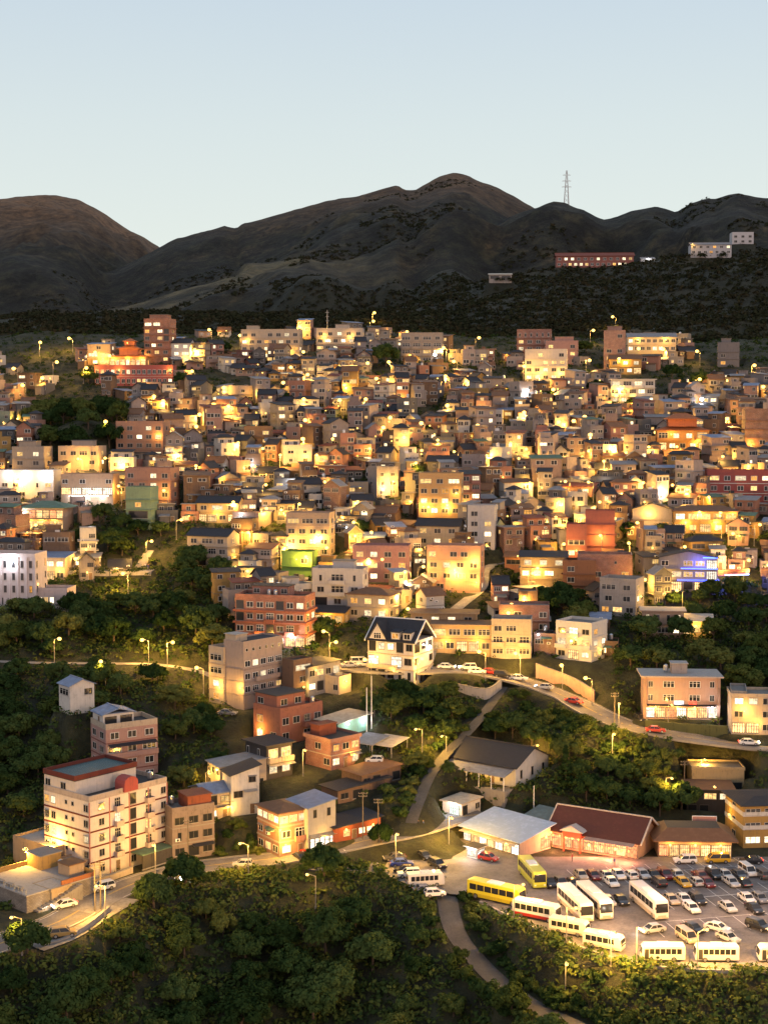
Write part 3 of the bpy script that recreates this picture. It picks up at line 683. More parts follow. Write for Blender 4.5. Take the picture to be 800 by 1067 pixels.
# beige tower
B = hero('tower_block', 'beige five-storey tower block with a blank side wall and dark slate roof', 'building', 254, 740, 40, 6.6, 13, 15.6, P((.43,.34,.29), .2), mark='beige tower block')
B.walls().flat(T_DARK, .35).bands([3.4, 6.5, 9.5], P((.36,.28,.24)), .28, .1); B.rows('r', ['....d', 'wWwWw', 'wwxWt', 'wwwWW', 'ssssss'], .1, 3.05, .12, 'w'); B.balcony('r', 1.5, 3.5, 9, .9); B.balcony('r', 1.5, 6.6, 9, .9); B.room(-3, .6, -6.3, -2.6, 1.6, P(CREAM), CONC_L, z=15.86); B.lamp('f', 2.6, 5.2, 900)
B = hero('house', 'cream four-storey wing standing against the back of the beige tower block', 'house', 233, 734, 40, 5, 9, 12.6, P(CREAM, .25)); B.walls().flat(SLAB, .8).bands([3.2, 6.3, 9.4], P(TAN), .22, .07); B.rows('f', ['w', 'x', 'W', 'W'], .1, 3.1, .4); B.lamp('f', 1.5, 4, 800)
B = hero('house', 'two-storey concrete house with black sheet roof and lit rear balcony by the tower', 'house', 321, 724, 45, 7, 10.5, 6.6, P(GREY, .35)); B.walls('shed', .5).shed(T_DARK, .5, .5); B.rows('f', ['o.', 'o.'], .1, 3.2, 0); B.rows('r', ['Xoww', 'wXwB'], .1, 3.2, .3); B.lamp('r', 2, 2.8, 700); B.lamp('r', -3, 5.8, 300)
B = hero('house', 'narrow dark three-storey house wedged beside the beige tower block', 'house', 306, 728, 44, 4, 6, 8.5, P(BROWN, .3)); B.walls().flat(TAR, .5); B.rows('r', ['o', 'w', 'W'], .1, 2.8, .2); B.lamp('r', 0, 2.5, 400)
B = hero('house', 'low yellow-lit cream annexe with plain wall beside the road to the guesthouse', 'house', 353, 724, 35, 8, 5, 3.6, P(CREAM, .25)); B.walls().flat(SLAB, .5); B.rows('f', ['.w.w'], .1, 3, 0); B.lamp('r', 0, 3, 900)
# long red brick flats
B = hero('apartment_building', 'long orange-brick four-storey flats with rows of balconies and lit ground floor', 'building', 318, 676, 14, 19, 9, 12.6, brick((.38,.11,.05)), mark='orange-brick flats')
B.walls().flat(TAR, .8).bands([3.3, 6.4, 9.4], P((.40,.14,.08)), .5, .5); B.rows('f', ['wSoSwSS', 'wwbowb.', 'ohwbwww', 'owwWoww'], .1, 3.1, .15, 'w', bmat=P((.40,.14,.08))); B.rows('r', ['S', 'ww', 'ww', 'ww'], .1, 3.1, .2); c = B.room(-6, 4, -1, 4, 2.6, brick((.33,.10,.06)), TAR); c.rows('f', ['w..w'], .1, 2.5, 0); B.tank(-1, -2, 12.85); B.tank(.8, -2.2, 12.85); B.lamp('f', 6, 2.9, 900, True); B.lamp('f', -3, 2.8, 300)
# white guesthouse
B = hero('guesthouse', 'white three-storey guesthouse with black gabled roof, dormers and bright first-floor dining room', 'guesthouse', 431, 714, 27, 12.6, 11, 10.6, P((.66,.63,.60), .15), mark='white guesthouse with black roof')
B.walls().bands([3.5, 7.1], P(CREAM), .28, .16); B.gable(T_DARK, 'x', 4.6, .5, trim=FRAME_W)
m = MB(); m.prism([(-6.0, 10.6), (-1.2, 10.6), (-3.6, 14.6)], 'y', -5.6, -.5, P((.66,.63,.60), .15)); B.w('gable_front', m)
m = MB()
for sg in (-1, 1): m.prism([(-3.6, 14.75), (-3.6+sg*2.9, 10.1), (-3.6+sg*2.9, 10.35), (-3.6, 15.05)], 'y', -6.0, -.2, T_DARK)
B.w('gable_roof', m)
p = B.o
for x in (1.2, 4.4):
    m = MB(); m.box(-1.1, 1.1, -5.4, -1, 10.7, 12.7, P((.66,.63,.60), .15)); m.hexa([(-1.3,-5.8,12.6),(1.3,-5.8,12.6),(1.3,-.8,13.2),(-1.3,-.8,13.2),(-1.3,-5.8,12.75),(1.3,-5.8,12.75),(1.3,-.8,13.35),(-1.3,-.8,13.35)], T_DARK); d = B.w('dormer', m, (x, 0, 0))
    put('window', proto_mesh(('window', 'two', 'a' if x < 2 else 'k', 'w')), d, (0, -5.404, 11.7), 0, (1.7, 1, 1.3))
B.k.inst('window', ('window', 'three', 'k', 'w'), (-3.6, -5.604, 11.5), 0, (2.0, 1, 1.5))
B.rows('f', ['oowtt', 'V.Vw', 'owwow'], .2, 3.5, .1, 'd'); B.rows('r', ['tdwt', 'w..w', 'oww'], .2, 3.5, .3, 'd'); B.balcony('f', -2.2, 3.7, 8, 1.1, P(CREAM)); B.lamp('r', 3, 8.5, 250, True); B.lamp('f', -4, 6.3, 160); B.lamp('f', 1, 3.2, 160); B.aircon('r', -3, 4.8)
# market hall & car park buildings
B = hero('market_hall', 'white hall with black pitched roof and lit veranda on the bank above the market', 'hall', 537, 821, 38, 17, 13.5, 4.6, P((.62,.60,.56), .2), mark='white hall with black pitched roof')
B.walls('x', 3.0).gable(T_DARK, 'x', 3.0, .8); B.rows('r', ['ttt'], .8, 3.4, 0, 'd'); B.rows('f', ['.tdtdt.'], .1, 3.6, .3, 'd')
m = MB(); m.hexa([(-8.5,-11,2.9),(8.3,-11,2.9),(8.3,-6.76,4.0),(-8.5,-6.76,4.0),(-8.5,-11,3.05),(8.3,-11,3.05),(8.3,-6.76,4.15),(-8.5,-6.76,4.15)], T_GREY)
d = B.w('veranda_roof', m); m = MB(); m.box(-8.5, 8.5, -11, -6.76, -4, -.05, CONC); B.w('veranda_floor', m)
for i in range(6): q = MB(); q.tube((-8.2+i*3.25,-10.8,-.05),( -8.2+i*3.25,-10.8,2.9), .1, .1, 6, FRAME_W); B.w('veranda_post', q)
B.lamp('f', 2, 3.3, 700); B.lamp('f', -5, 3.3, 400)
B = hero('kiosk', 'small white flat-roofed kiosk with one brightly lit opening beside the sloping lane', 'kiosk', 481, 853, 38, 5, 7, 3.0, P(WHITEC, .2)); B.walls().flat(T_PALE, 0, .5, .25, P(CREAM)); B.rows('f', ['.g'], .1, 2.8, 0); B.win('f', .6, 1.4, 2.6, 2.2, 'shop', 'g', 'd'); B.rows('r', ['o.w'], .1, 2.8, .3); B.lamp('f', .6, 2.8, 350, True)
B = hero('market_building', 'wide market building with pale blue metal roof and glowing food stalls along its front', 'market', 541, 894, 47, 15.5, 9.5, 3.3, P((.45,.36,.28), .25), mark='blue-roofed market')
B.walls('shed', 1.6).shed(T_BLUE2, 1.6, .9); B.rows('f', ['VSVSVSV'], .1, 3.0, 1, 'd'); B.rows('r', ['..R'], .1, 3.0, 1, 'd'); B.awning('f', 0, 2.9, 15, 1.6, T_PALE); [B.lamp('f', t, 2.5, 420) for t in (-5.5, 0, 5.5)]; B.lamp('r', 3, 2.8, 500)
B = hero('market_building', 'low stall hall with greenish-grey sheet roof between the blue-roofed market and red-tiled restaurant', 'market', 588, 882, 42, 12, 8, 3.0, P((.40,.30,.22), .3)); B.walls('shed', 1.4).shed(tin((.20,.24,.22)), 1.4, .6); B.rows('f', ['RSRSR'], .1, 2.8, 1, 'd'); [B.lamp('f', t, 2.5, 420) for t in (-3, 3)]
B = hero('restaurant', 'long restaurant with reddish-brown tiled gable roof and glowing red-lit shopfront', 'restaurant', 664, 897, 30, 18.5, 10.5, 4.0, P((.48,.29,.20), .2), mark='restaurant with the reddish-brown tiled roof')
B.walls('x', 3.4).gable(RTILE, 'x', 3.4, .9, trim=P((.62,.52,.45))); B.rows('f', ['RSRSSRSR'], .1, 3.2, 1, 'd'); B.awning('f', 3.8, 3.6, 10.5, 2.6, tin((.42,.28,.22)))
m = MB(); m.box(-2, 2, -1.6, .1, 3.0, 4.3, P((.42,.07,.04), .15)); m.prism([(-2.6, 4.3), (2.6, 4.3), (0, 5.5)], 'y', -2.0, .6, P((.5,.45,.42))); m.box(-1.95,-1.6,-1.58,-1.3,0,3,P((.42,.07,.04),.15)); m.box(1.6,1.95,-1.58,-1.3,0,3,P((.42,.07,.04),.15)); d = B.w('entrance_porch', m, (-4.2, -5.25, 0))
q = MB(); q.tube((-.0, 0, 1.6), (0, .3, 1.6), .55, .55, 12, P(WHITEC)); B.w('round_vent', q, (9.28, 0, 4.0), pi/2)
for t in (-7.5, -3, 1, 4.5, 8): light(B.k.root, (t, -8.6, 1.7), 1900, (1,.34,.15), .3)  # unseen red lights added low, to redden the paving but not the roof
for t in np.linspace(-8.4, 8.4, 13):
    q = MB(); q.ball((0,0,0), .26, .3, BULBR if random.random() < .6 else BULB); B.w('lantern', q, (t, -6.5-1.5*(t > -1), 2.9-.45*(t > -1)))
B = hero('restaurant', 'wide shop with brown hipped roof and flat grey deck under a pink billboard', 'restaurant', 762, 895, 3, 14.5, 9, 3.5, P((.42,.30,.22), .25), mark='shop under the pink billboard')
B.walls().hip(T_RUST, 1.9, 1.2, .45, TAR); B.rows('f', ['RSSRSSS'], .1, 3.1, 1, 'd'); [B.lamp('f', t, 2.8, 420) for t in (-5, 0, 5)]
B = hero('billboard', 'pink blank billboard on posts standing on the flat deck of the shop roof', 'billboard', 746, 866, 4, 4.8, .3, 2.2, P((.55,.28,.22), .15), Y=291, pad=False)
m = MB(); m.box(-2.4, 2.4, -.1, .1, .6, 2.9, P((.55,.28,.22), .15)); B.w('panel', m)
m = MB(); m.box(-2.5, 2.5, -.14, .14, 2.9, 3.02, FRAME_W); m.box(-2.5, 2.5, -.14, .14, .48, .6, FRAME_W); m.box(-2.5, -2.4, -.14, .14, .602, 2.898, FRAME_W); m.box(2.4, 2.5, -.14, .14, .602, 2.898, FRAME_W); B.w('frame', m)
for x in (-2, 2): m = MB(); m.tube((x, .25, -1.2), (x, .25, 2.6), .08, .08, 6, DARKM); B.w('post', m)
B = hero('commercial_building', 'ochre three-storey commercial building with dark slate roof at the edge of the car park', 'building', 774, 884, 84, 11, 16, 8.8, P((.44,.28,.09), .2), mark='ochre commercial building')
B.walls().hip(T_DARK, .8, .9, .3).bands([4.2, 7.0], P(WHITEC), .9, .1); B.rows('r', ['XXXX', 'WWWW', 'WWWW'], .1, 2.9, .1); B.rows('f', ['w', 'w', 'w'], .1, 2.9, 0); B.lamp('f', -2, 5, 300)
B = hero('house', 'dark two-storey house with a lit strip window tucked left of the ochre commercial building', 'house', 764, 852, 6, 10, 8, 5.8, P(DARK, .2), Y=306); B.walls().flat(T_RUST, 0, .5); B.rows('f', ['oo..', '.XX'], .1, 2.9, 1)
B = hero('house', 'flat yellow-lit concrete box house above the ochre commercial building', 'house', 775, 826, 3, 11.5, 7, 5.0, P((.40,.31,.18), .3), Y=315); B.walls().flat(SLAB, .4, .15); B.rows('f', ['ooo'], 0, 2.6, 0)
# pink shop building on its terrace
B = hero('shop_building', 'pink three-storey shop building with wide flat eaves and brightly lit ground-floor shops', 'building', 748, 750, 4, 17, 8.5, 9.9, P((.50,.34,.29), .15), mark='pink shop building')
B.walls().flat(CONC_L, 0, 1.0, .35, P((.5,.42,.38))); B.rows('f', ['VSRVSSV', '', ''], .05, 3.2, .5, 'd')
for z in (5.0, 8.2):
    for t, w in ((-7.2, 1.1), (-3.0, 2.6), (3.0, 2.6), (7.0, 1.1)): B.win('f', t, z, w, 1.5, 'three' if w > 2 else 'two', 'k', 'w')
B.pilasters('f', 1, P((.38,.25,.2)), .7, .5); B.awning('f', 0, 3.4, 16, 1.3, T_DARK, .15)
c = B.room(-2, 1.6, -1.5, 2, 2.3, P((.45,.38,.33)), CONC_L, z=10.26); B.tank(-3.2, 0, 10.26)
for t, w, g in ((-.6, 2.2, BULBW), (2.6, 1.8, BULBR)): m = MB(); m.box(-w/2, w/2, -.12, .0, 0, .8, glow('shop_sign_'+('white' if g is BULBW else 'red'), (1,.95,.9) if g is BULBW else (1,.1,.05), 4, .3)); p, r = B.fp('f', t, 3.5, .05); B.k.add('sign', m, p, r)
for t in (-6, -1, 3, 7): B.lamp('f', t, 2.9, 420, t == 7)
B = hero('house', 'grey concrete house with a yellow-lit open front at the far end of the upper road', 'house', 776, 764, 12, 3, 9, 9, P(GREY, .3)); B.walls().flat(SLAB, .5, .3); B.rows('f', ['t', 'w', 'w'], .1, 3, 0)
B = hero('house', 'yellow-lit corner shop beside the upper road east of the pink shop building', 'shop', 806, 766, 6, 9.5, 8, 8.6, P(CREAM, .3)); B.walls().flat(SLAB, .6, .2); B.rows('f', ['SSw', 'w.w', 'www'], .1, 3, .4); B.lamp('f', -2, 5.5, 900); B.lamp('f', 1, 2.5, 400)
# left edge
B = hero('civic_building', 'large white four-storey building with tall narrow windows above the grassy bank', 'building', 37, 634, 8, 17, 9, 13.8, P((.66,.58,.58), .15), mark='large white building with narrow windows')
B.walls().flat(SLAB, .9).pilasters('f', 7, P((.66,.58,.58), .15), .5, .25); B.rows('f', ['.ttttttt', 'ttttttt', 'tt.tttt', 'ttttttt'], .1, 3.4, .12, 'd'); B.rows('r', ['t.t', 't.t', 't.t', 't.t'], .1, 3.4, .1); B.lamp('f', 2, 12.6, 900, True); B.lamp('f', -4, 12.6, 900, True)
B = hero('house', 'low white annexe with flat roof joined to the foot of the large white building', 'house', 70, 634, 8, 8.6, 7, 4.6, P((.62,.52,.50), .2)); B.walls().flat(SLAB, .7); B.rows('f', ['XXw.w'], .3, 3.6, .5, 'w')
B = hero('house', 'cream house with blue sheet roof and lantern-lit terrace near the crowded viewpoint', 'house', 68, 606, 8, 9, 8, 6.8, P(CREAM, .2)); B.walls('shed', .8).shed(T_BLUE, .8, .5); B.rows('f', ['SSw', 'wXw'], .1, 3.2, .6); [B.lamp('f', t, 3, 500) for t in (-2, 3)]
B = hero('teahouse', 'two-tier teahouse with green hipped roof packed with lights and diners', 'restaurant', 66, 553, 8, 13, 9, 6.9, P((.5,.36,.26), .2), mark='green-roofed teahouse')
B.walls().hip(T_GREEN, 1.8, 1.2); B.rows('f', ['RSSRSS', 'SRSSRS'], .2, 3.3, 1, 'd'); B.balcony('f', 0, 3.5, 13, 1.3, rail=True); [B.lamp('f', t, 2.8, 700) for t in (-4, 0, 4)]; B.lamp('f', -6, 5.5, 700, True)
B = hero('house', 'wide white house washed by white floodlights behind the green-roofed teahouse', 'building', 56, 520, 6, 18, 8, 8.6, P((.68,.64,.6), .15)); B.walls().flat(T_BLUE, .5); B.rows('f', ['w.w.ww', 'ww.tw', ''], .1, 2.9, .3, 'w'); [B.lamp('f', t, 7.6, 330, True) for t in (-6, 0, 6, 8)]
B = hero('house', 'tan hall with a long brilliantly lit white canopy beside the green-roofed teahouse', 'building', 118, 526, 5, 17, 8, 8.8, P((.48,.34,.24), .25)); B.walls().flat(SLAB, .8); B.rows('f', ['', 'SVVVV', 'w.w..w'], .1, 2.9, .5, 'w')
m = MB(); m.box(-6, 6, -3, 0, 0, .3, glow('light_canopy', (1,.93,.8), 3.5, 0)); p, r = B.fp('f', 1, 2.7, .02); B.k.add('canopy', m, p, r); [B.lamp('f', t, 2.2, 260, True) for t in (-5, 0, 5)]
# named houses in the village
def simple_block(name, label, cat, u, v, phi, La, Lb, n, wall, f, r, sh=3.05, roof='flat', rm=None, lit=.25, mark=None, lamps=(), fr='f', bands=None, group=None, room=None):
    B = hero(name, label, cat, u, v, phi, La, Lb, n*sh+.2, wall, mark=mark, group=group)
    if roof == 'flat': B.walls().flat(rm or SLAB, .7)
    elif roof == 'over': B.walls().flat(rm or CONC_L, 0, .7, .3)
    elif roof == 'gx': B.walls('x', 1.8).gable(rm or T_GREY, 'x', 1.8, .5)
    elif roof == 'gy': B.walls('y', 1.8).gable(rm or T_GREY, 'y', 1.8, .5)
    elif roof == 'shed': B.walls('shed', .9).shed(rm or T_GREY, .9, .5)
    elif roof == 'hip': B.walls().hip(rm or T_GREY, 1.5, .6)
    if bands: B.bands([sh*(k+1)+.1 for k in range(n-1)], bands, .25, .08)
    elif n > 1: B.bands([sh*(k+1)+.12 for k in range(n-1)], wall, .16, random.choice((.1, .3, .5)))
    B.rows('f', f, .1, sh, lit, fr); B.rows('r', r, .1, sh, lit, fr)
    for face, t, z, pw in lamps: B.lamp(face, t, z, pw)
    if room: B.room(*room, 2.4, wall, rm or SLAB)
    return B
sb = simple_block
sb('house', 'white three-storey house with glowing stacked balconies above the upper road bend', 'house', 616, 690, 34, 10, 9, 3, P(WHITEC, .2), ['wSw', 'BwB', 'wBw'], ['ww', 'xw', 'w.'], 2.9, lit=.4, lamps=(('f', 1, 5.4, 200), ('r', 0, 2.6, 300)), mark='white house with the stacked balconies')
sb('apartment_building', 'windowless dark red four-storey block rising above brick terraces', 'building', 640, 580, 8, 8.6, 7, 4, P(ROSE, .15), ['', '', '', ''], ['.', '.', '.', '.'], 3.1, mark='windowless dark red block', rm=P(ROSE))
sb('house', 'dark red three-storey house with lit doorway joined to the windowless red block', 'house', 611, 582, 8, 6, 7, 3, P((.30,.11,.10), .2), ['xw', 'W', '.'], ['w', 'w', ''], 3.0, lamps=(('f', 0, 2.4, 400),))
sb('apartment_building', 'wide shadowy red-brown brick block below the windowless red block', 'building', 658, 617, 8, 15, 8, 3, brick((.30,.10,.06)), ['w..', '.w.w', 's..s.'], ['w', 'w', ''], 3.1)
sb('house', 'rust-brown three-storey block with blank sunless walls beside the lit lane', 'house', 620, 622, 10, 9, 7, 3, P((.22,.11,.07), .3), ['', 'w.', 'w.'], ['', '', ''], 3.0)
B = sb('restaurant', 'slate-gabled three-storey restaurant with white-lit windows and blue neon edges', 'restaurant', 747, 617, 10, 16, 8, 3, P((.26,.25,.27), .2), ['wSoS.', 'xXXXV', 'w.XXV'], ['V', 'V', 'w'], 3.1, 'gy', T_DARK, .6, 'restaurant with blue neon', (('f', -6, 4, 900),), 'w')
for z, x0, x1 in ((3.2, -3, 8), (6.4, -2, 8), (9.6, 4, 8)):
    m = MB(); m.tube((x0, -.16, 0), (x1, -.16, 0), .16, .16, 6, BULBB); p, r = B.fp('f', 0, z, .05); B.k.add('neon_tube', m, p, r)
light(B.k.root, (9.5, -4, 4), 3200, (.12,.14,1), .3); light(B.k.root, (3, -6, 8), 1200, (.12,.14,1), .3); light(B.k.root, (17, -3, 5.5), 2200, (.12,.16,1), .3)
B = hero('pavilion', 'orange-red sloped awning with blue strip light beside the neon restaurant', 'pavilion', 780, 610, 18, 11, 5, 3, P(SALMON), Y=400)
m = MB(); m.hexa([(-5.5,-3,2.2),(5.5,-3,2.9),(5.5,2.5,4.0),(-5.5,2.5,3.2),(-5.5,-3,2.3),(5.5,-3,3.0),(5.5,2.5,4.1),(-5.5,2.5,3.3)], tin((.42,.10,.06), .6, 0, .1)); B.w('roof', m)
for x in (-5, 0, 5): m = MB(); m.tube((x, -2.6, -3), (x, -2.6, 2.3), .08, .08, 6, DARKM); B.w('post', m)
m = MB(); m.tube((-1, -3.1, 2.75), (5.6, -3.1, 3.1), .1, .1, 6, glow('pale_blue_neon', (.3,.45,1), 9, 0)); B.w('neon_tube', m)
sb('apartment_building', 'pinkish four-storey flats flooded with yellow light at their eastern end', 'building', 500, 618, 12, 15, 8, 4, P((.52,.30,.22), .2), ['w.', 'wwXw', 'wxww', 'w.ww.'], ['w', 'w', 'w', 'w'], 3.0, mark='pinkish yellow-lit flats', lamps=(('f', 6, 8.5, 1500), ('f', 6.5, 3, 900)), bands=P((.45,.26,.2)))
sb('apartment_building', 'grey three-storey house with rounded balconies below the rust-brown block', 'house', 662, 643, 26, 10, 8, 3, P((.36,.33,.31), .25), ['wWw', 'ww', 'Ww'], ['ww', 'xw', 'w.'], 3.0, lamps=(('r', 0, 5.2, 250),))
sb('house', 'tan two-storey house with a row of dark arched windows on the wooded spur', 'house', 712, 664, 8, 10.5, 7, 2, P((.42,.31,.24), .25), ['WWx', 'tttt'], ['w', 'w'], 3.2, 'over')
sb('house', 'low glowing house with pale flat roof and arched porch on the wooded spur', 'house', 742, 664, 10, 8.5, 7, 1, P((.5,.38,.24), .2), ['SXw'], ['w'], 3.8, 'shed', T_PALE, .8, None, (('f', 0, 3.0, 700),))
sb('temple_hall', 'long rose-pink two-storey temple annexe lined with rows of pale arched windows', 'building', 180, 402, 3, 32, 8, 2, P((.46,.13,.11), .12), ['ww.wwwwwwwwwwww', 'wwwwwwwwwwwwwww'], ['ww', 'ww'], 3.7, mark='rose-pink temple annexe', fr='w', lit=.25, bands=P((.6,.4,.34)), lamps=(('f', 15, 6.5, 500), ('f', -6, 6.5, 500)))
B = sb('temple', 'temple with stacked orange-tiled roofs glowing above the rose-pink annexe', 'temple', 152, 384, 4, 15.5, 9, 1, P((.52,.26,.14), .15), ['SxSxSxS'], ['w'], 4.8, 'hip', OTILE, 1, 'orange-tiled temple', (('f', -6, 4, 900), ('f', 0, 4, 900), ('f', 6, 4, 900)))
c = B.room(-4, 4, -3, 3, 3.0, P((.5,.18,.1)), OTILE, z=5.4); c.hip(OTILE, 1.7, 1.0, name='upper_roof'); c = B.room(-2.2, 2.2, -1.5, 2, 1.6, P((.5,.18,.1)), OTILE, z=10.0); c.hip(OTILE, 1.2, .7, name='top_roof'); B.lamp('f', 0, 11, 700)
sb('tower_block', 'orange-brick five-storey tower block at the top of the village', 'building', 177, 378, 10, 11.5, 9, 6, brick((.40,.14,.06)), ['w.w', 'www', 'wxw.', 'w.Xo', 'w.Xo', 'XX.'], ['w', 'w', 'w', 'w', 'w', ''], 3.0, mark='orange-brick tower block', lamps=(('f', -5, 3, 500),), room=(-4, 4, -2, 3))
sb('house', 'white balconied house with slate roof beside the orange-brick tower block', 'house', 198, 380, 8, 12, 8, 3, P(WHITEC, .2), ['xwxw', 'XwX', 'Xwx'], ['w', 'w', 'w'], 3.1, 'gx', T_DARK, .5, None, (('f', -5, 3, 700), ('f', 4, 2.6, 500)), 'w')
sb('house', 'pale house with blue-grey lean-to roof west of the orange-tiled temple', 'house', 115, 381, 6, 10, 8, 3, P(TAN, .2), ['XX', 'XX', 'w'], ['w', 'w', 'w'], 3.0, 'shed', T_BLUE, .4, None, (('f', 2, 3, 700),))
sb('apartment_building', 'long cream four-storey flats with a row of lamps on the skyline of the village', 'building', 312, 374, 6, 26, 9, 4, P(CREAM, .25), ['wxwwwxww', 'wwwxwwww', 'xwwwwxww', 'ww.wwxw'], ['ww', 'ww', 'ww', 'ww'], 3.0, mark='long cream flats', lamps=(('f', -10, 8, 600), ('f', 0, 3, 600), ('f', 9, 3, 600)), room=(-11, -6, -2, 3))
sb('apartment_building', 'wide white-lit flats with stepped roofs on the skyline', 'building', 378, 366, 4, 21, 8, 3, P((.55,.47,.38), .2), ['Xwxwwx', 'wXwwxw', 'wwxww'], ['ww', 'ww', 'ww'], 3.1, lamps=(('f', -7, 6.5, 700), ('f', 5, 6.5, 700)), room=(-2, 4, -2, 3), lit=.5)
sb('apartment_building', 'grey four-storey flats with long open balconies beside a dark tree', 'building', 461, 378, 4, 18, 9, 4, P((.33,.28,.24), .25), ['WWWW', 'bbBb', 'bbbb', 'WwWw'], ['w', 'w', 'w', 'w'], 3.0, mark='grey balcony flats', lamps=(('f', -5, 2.6, 500),))
sb('apartment_building', 'red brick flats with white-topped windows under the dark hillside', 'building', 574, 374, 8, 15, 8, 4, brick((.30,.11,.07)), ['wwww', 'xwww', 'wwww', 'tttttt'], ['w', 'w', 'w', 'w'], 3.0, mark='red brick hillside flats', fr='w')
sb('apartment_building', 'rose three-storey house with stepped roof beside the red brick hillside flats', 'house', 602, 380, 8, 14, 8, 3, P((.46,.27,.23), .2), ['wxww', 'wWw', 'w.w'], ['w', 'w', 'w'], 3.1, room=(-3, 5, -2, 3))
sb('apartment_building', 'white four-storey house with bright windows and a lit pole lamp below the rose house', 'house', 590, 397, 10, 17, 8, 4, P((.62,.56,.50), .2), ['xxwxw', 'wwxww', 'w.www', '.w.w'], ['x', 'w', 'w', 'w'], 3.0, lamps=(('f', 6, 3, 900), ('f', -2, 3, 600)))
sb('tower_block', 'square pinkish brick tower with roof room against the dark hillside', 'building', 651, 385, 10, 9, 8, 5, brick((.36,.18,.13)), ['ww', 'w.', 'ww', '', '.w'], ['w', 'w', '', '', ''], 3.1, mark='square brick tower', room=(-3, 3, -2, 3))
sb('school', 'long cream three-storey school building with grey roof and even rows of windows', 'school', 704, 375, 5, 21, 9, 3, P((.52,.44,.34), .15), ['wwwwwwww', 'wwwwwwww', 'wwwwwwww'], ['w', 'w', 'w'], 3.3, 'gx', T_GREY, .2, 'cream school building', (('f', -6, 9, 600), ('f', 6, 9, 600)), 'w')
sb('house', 'orange-lit ochre house with sloped eaves in front of the cream school building', 'house', 668, 390, 6, 13, 8, 2, P(OCHRE, .2), ['SwxS', 'wxw'], ['w', 'w'], 3.1, 'gx', T_RUST, .5, None, (('f', 0, 5, 900),))
sb('house', 'grey lone two-block house against the dark wooded hillside', 'house', 770, 382, 12, 9, 8, 3, P((.20,.19,.20), .2), ['w.', 'w.', '.'], ['w', 'w', ''], 3.1, room=(-3, 1, -2, 2))
sb('house', 'white two-storey villa with long verandas and glowing windows below the cream school', 'house', 682, 421, 6, 17, 9, 3, P(WHITEC, .2), ['xwxwx', 'bBbBb', 'bbBb'], ['w', 'w', 'w'], 3.1, 'over', CONC_L, .4, 'white veranda villa', (('f', 0, 2.6, 500), ('f', -7, 5, 500)))
sb('apartment_building', 'beige four-storey flats with a dark red parapet band', 'building', 343, 581, 10, 13, 8, 4, P((.44,.34,.26), .25), ['wwww', 'wwxw', 'wwww', 'WWW'], ['w', 'w', 'w', 'w'], 3.0, mark='beige flats with the dark red parapet', bands=P((.5,.4,.32)), rm=P(ROSE))
sb('house', 'mauve-pink three-storey house with a square side tower', 'house', 426, 607, 6, 16, 8, 3, P((.36,.20,.20), .25), ['wwww', 'xwww', 'wwww'], ['w', 'w', 'w'], 3.1, mark='mauve-pink house', lamps=(('f', 4, 3, 200),))
sb('house', 'acid green house wall glowing under a pole lamp beside the curved steps', 'house', 325, 603, 12, 9, 7, 2, P(LGREEN, .1), ['', '.w'], ['', ''], 3.3, lamps=(('f', 0, 5.6, 350),), mark='acid green house')
sb('house', 'white three-storey villa with balustraded balconies uphill of the guesthouse', 'house', 378, 634, 10, 14, 8, 3, P((.55,.52,.50), .2), ['owo', 'wbw', 'tbt'], ['w', 'w', 'w'], 3.2, mark='white balustraded villa', room=(-2, 4, -1, 3))
sb('house', 'plain grey two-storey house with hipped roof uphill of the guesthouse', 'house', 405, 647, 22, 12, 8, 2, P((.36,.32,.29), .25), ['wwx', 'www'], ['ww', 'w.'], 3.2, 'hip', T_RUST, lamps=(('f', 5, 2.6, 400),))
sb('house', 'small lit hut with black roof clinging to the slope above the road lamp', 'house', 358, 653, 14, 9, 6, 1, P(OCHRE, .2), ['SSw'], ['w'], 3.4, 'shed', T_DARK, 1, None, (('f', 0, 2.8, 700),))
sb('shop_row', 'long yellow-lit two-storey shop terrace beside the white guesthouse', 'shop', 512, 681, 6, 15, 8, 2, P((.46,.33,.19), .25), ['XwSSw', 'WWWW'], ['w', 'w'], 3.4, 'over', T_RUST, .4, 'long yellow-lit shop terrace', (('f', -4, 3, 450), ('f', 4, 3, 450)))
sb('house', 'low tan row with a flat sheet roof behind the yellow-lit shop terrace', 'house', 496, 664, 6, 17, 7, 2, P((.42,.30,.18), .3), ['', 'wxww'], ['w', 'w'], 2.9, 'over', T_RUST, .3)
sb('house', 'grey concrete house with three balconied bays beside the yellow-lit shop terrace', 'house', 553, 686, 8, 10, 8, 3, P((.40,.35,.30), .3), ['WWW', 'bWb', 'wW.'], ['w', 'w', 'w'], 2.9, lit=.1)
sb('apartment_building', 'long brick red two-storey row with white-framed windows under a dark wood', 'house', 572, 660, 6, 13, 8, 2, brick((.28,.10,.07)), ['ww.w', '.w.w'], ['w', 'w'], 3.1, fr='w', lit=.05)
sb('house', 'dark house with slate lean-to roof and glowing arched windows beside a dark wood', 'house', 590, 615, 8, 13, 8, 3, P((.24,.19,.15), .3), ['w.', 'xxX.', 'xxx'], ['w', 'w', 'w'], 3.0, 'shed', T_DARK, .8, 'slate-roofed house with the glowing windows')
sb('apartment_building', 'ochre five-storey flats with a lit stairwell in the middle of the village', 'building', 480, 548, 8, 13, 9, 5, P((.44,.30,.16), .25), ['wwww', 'wxww', 'wwxw', 'wwww', 'WwW'], ['w', 'w', 'w', 'w', 'w'], 3.0, mark='ochre five-storey flats', lamps=(('f', -5, 6, 900), ('f', 5, 10, 500)))
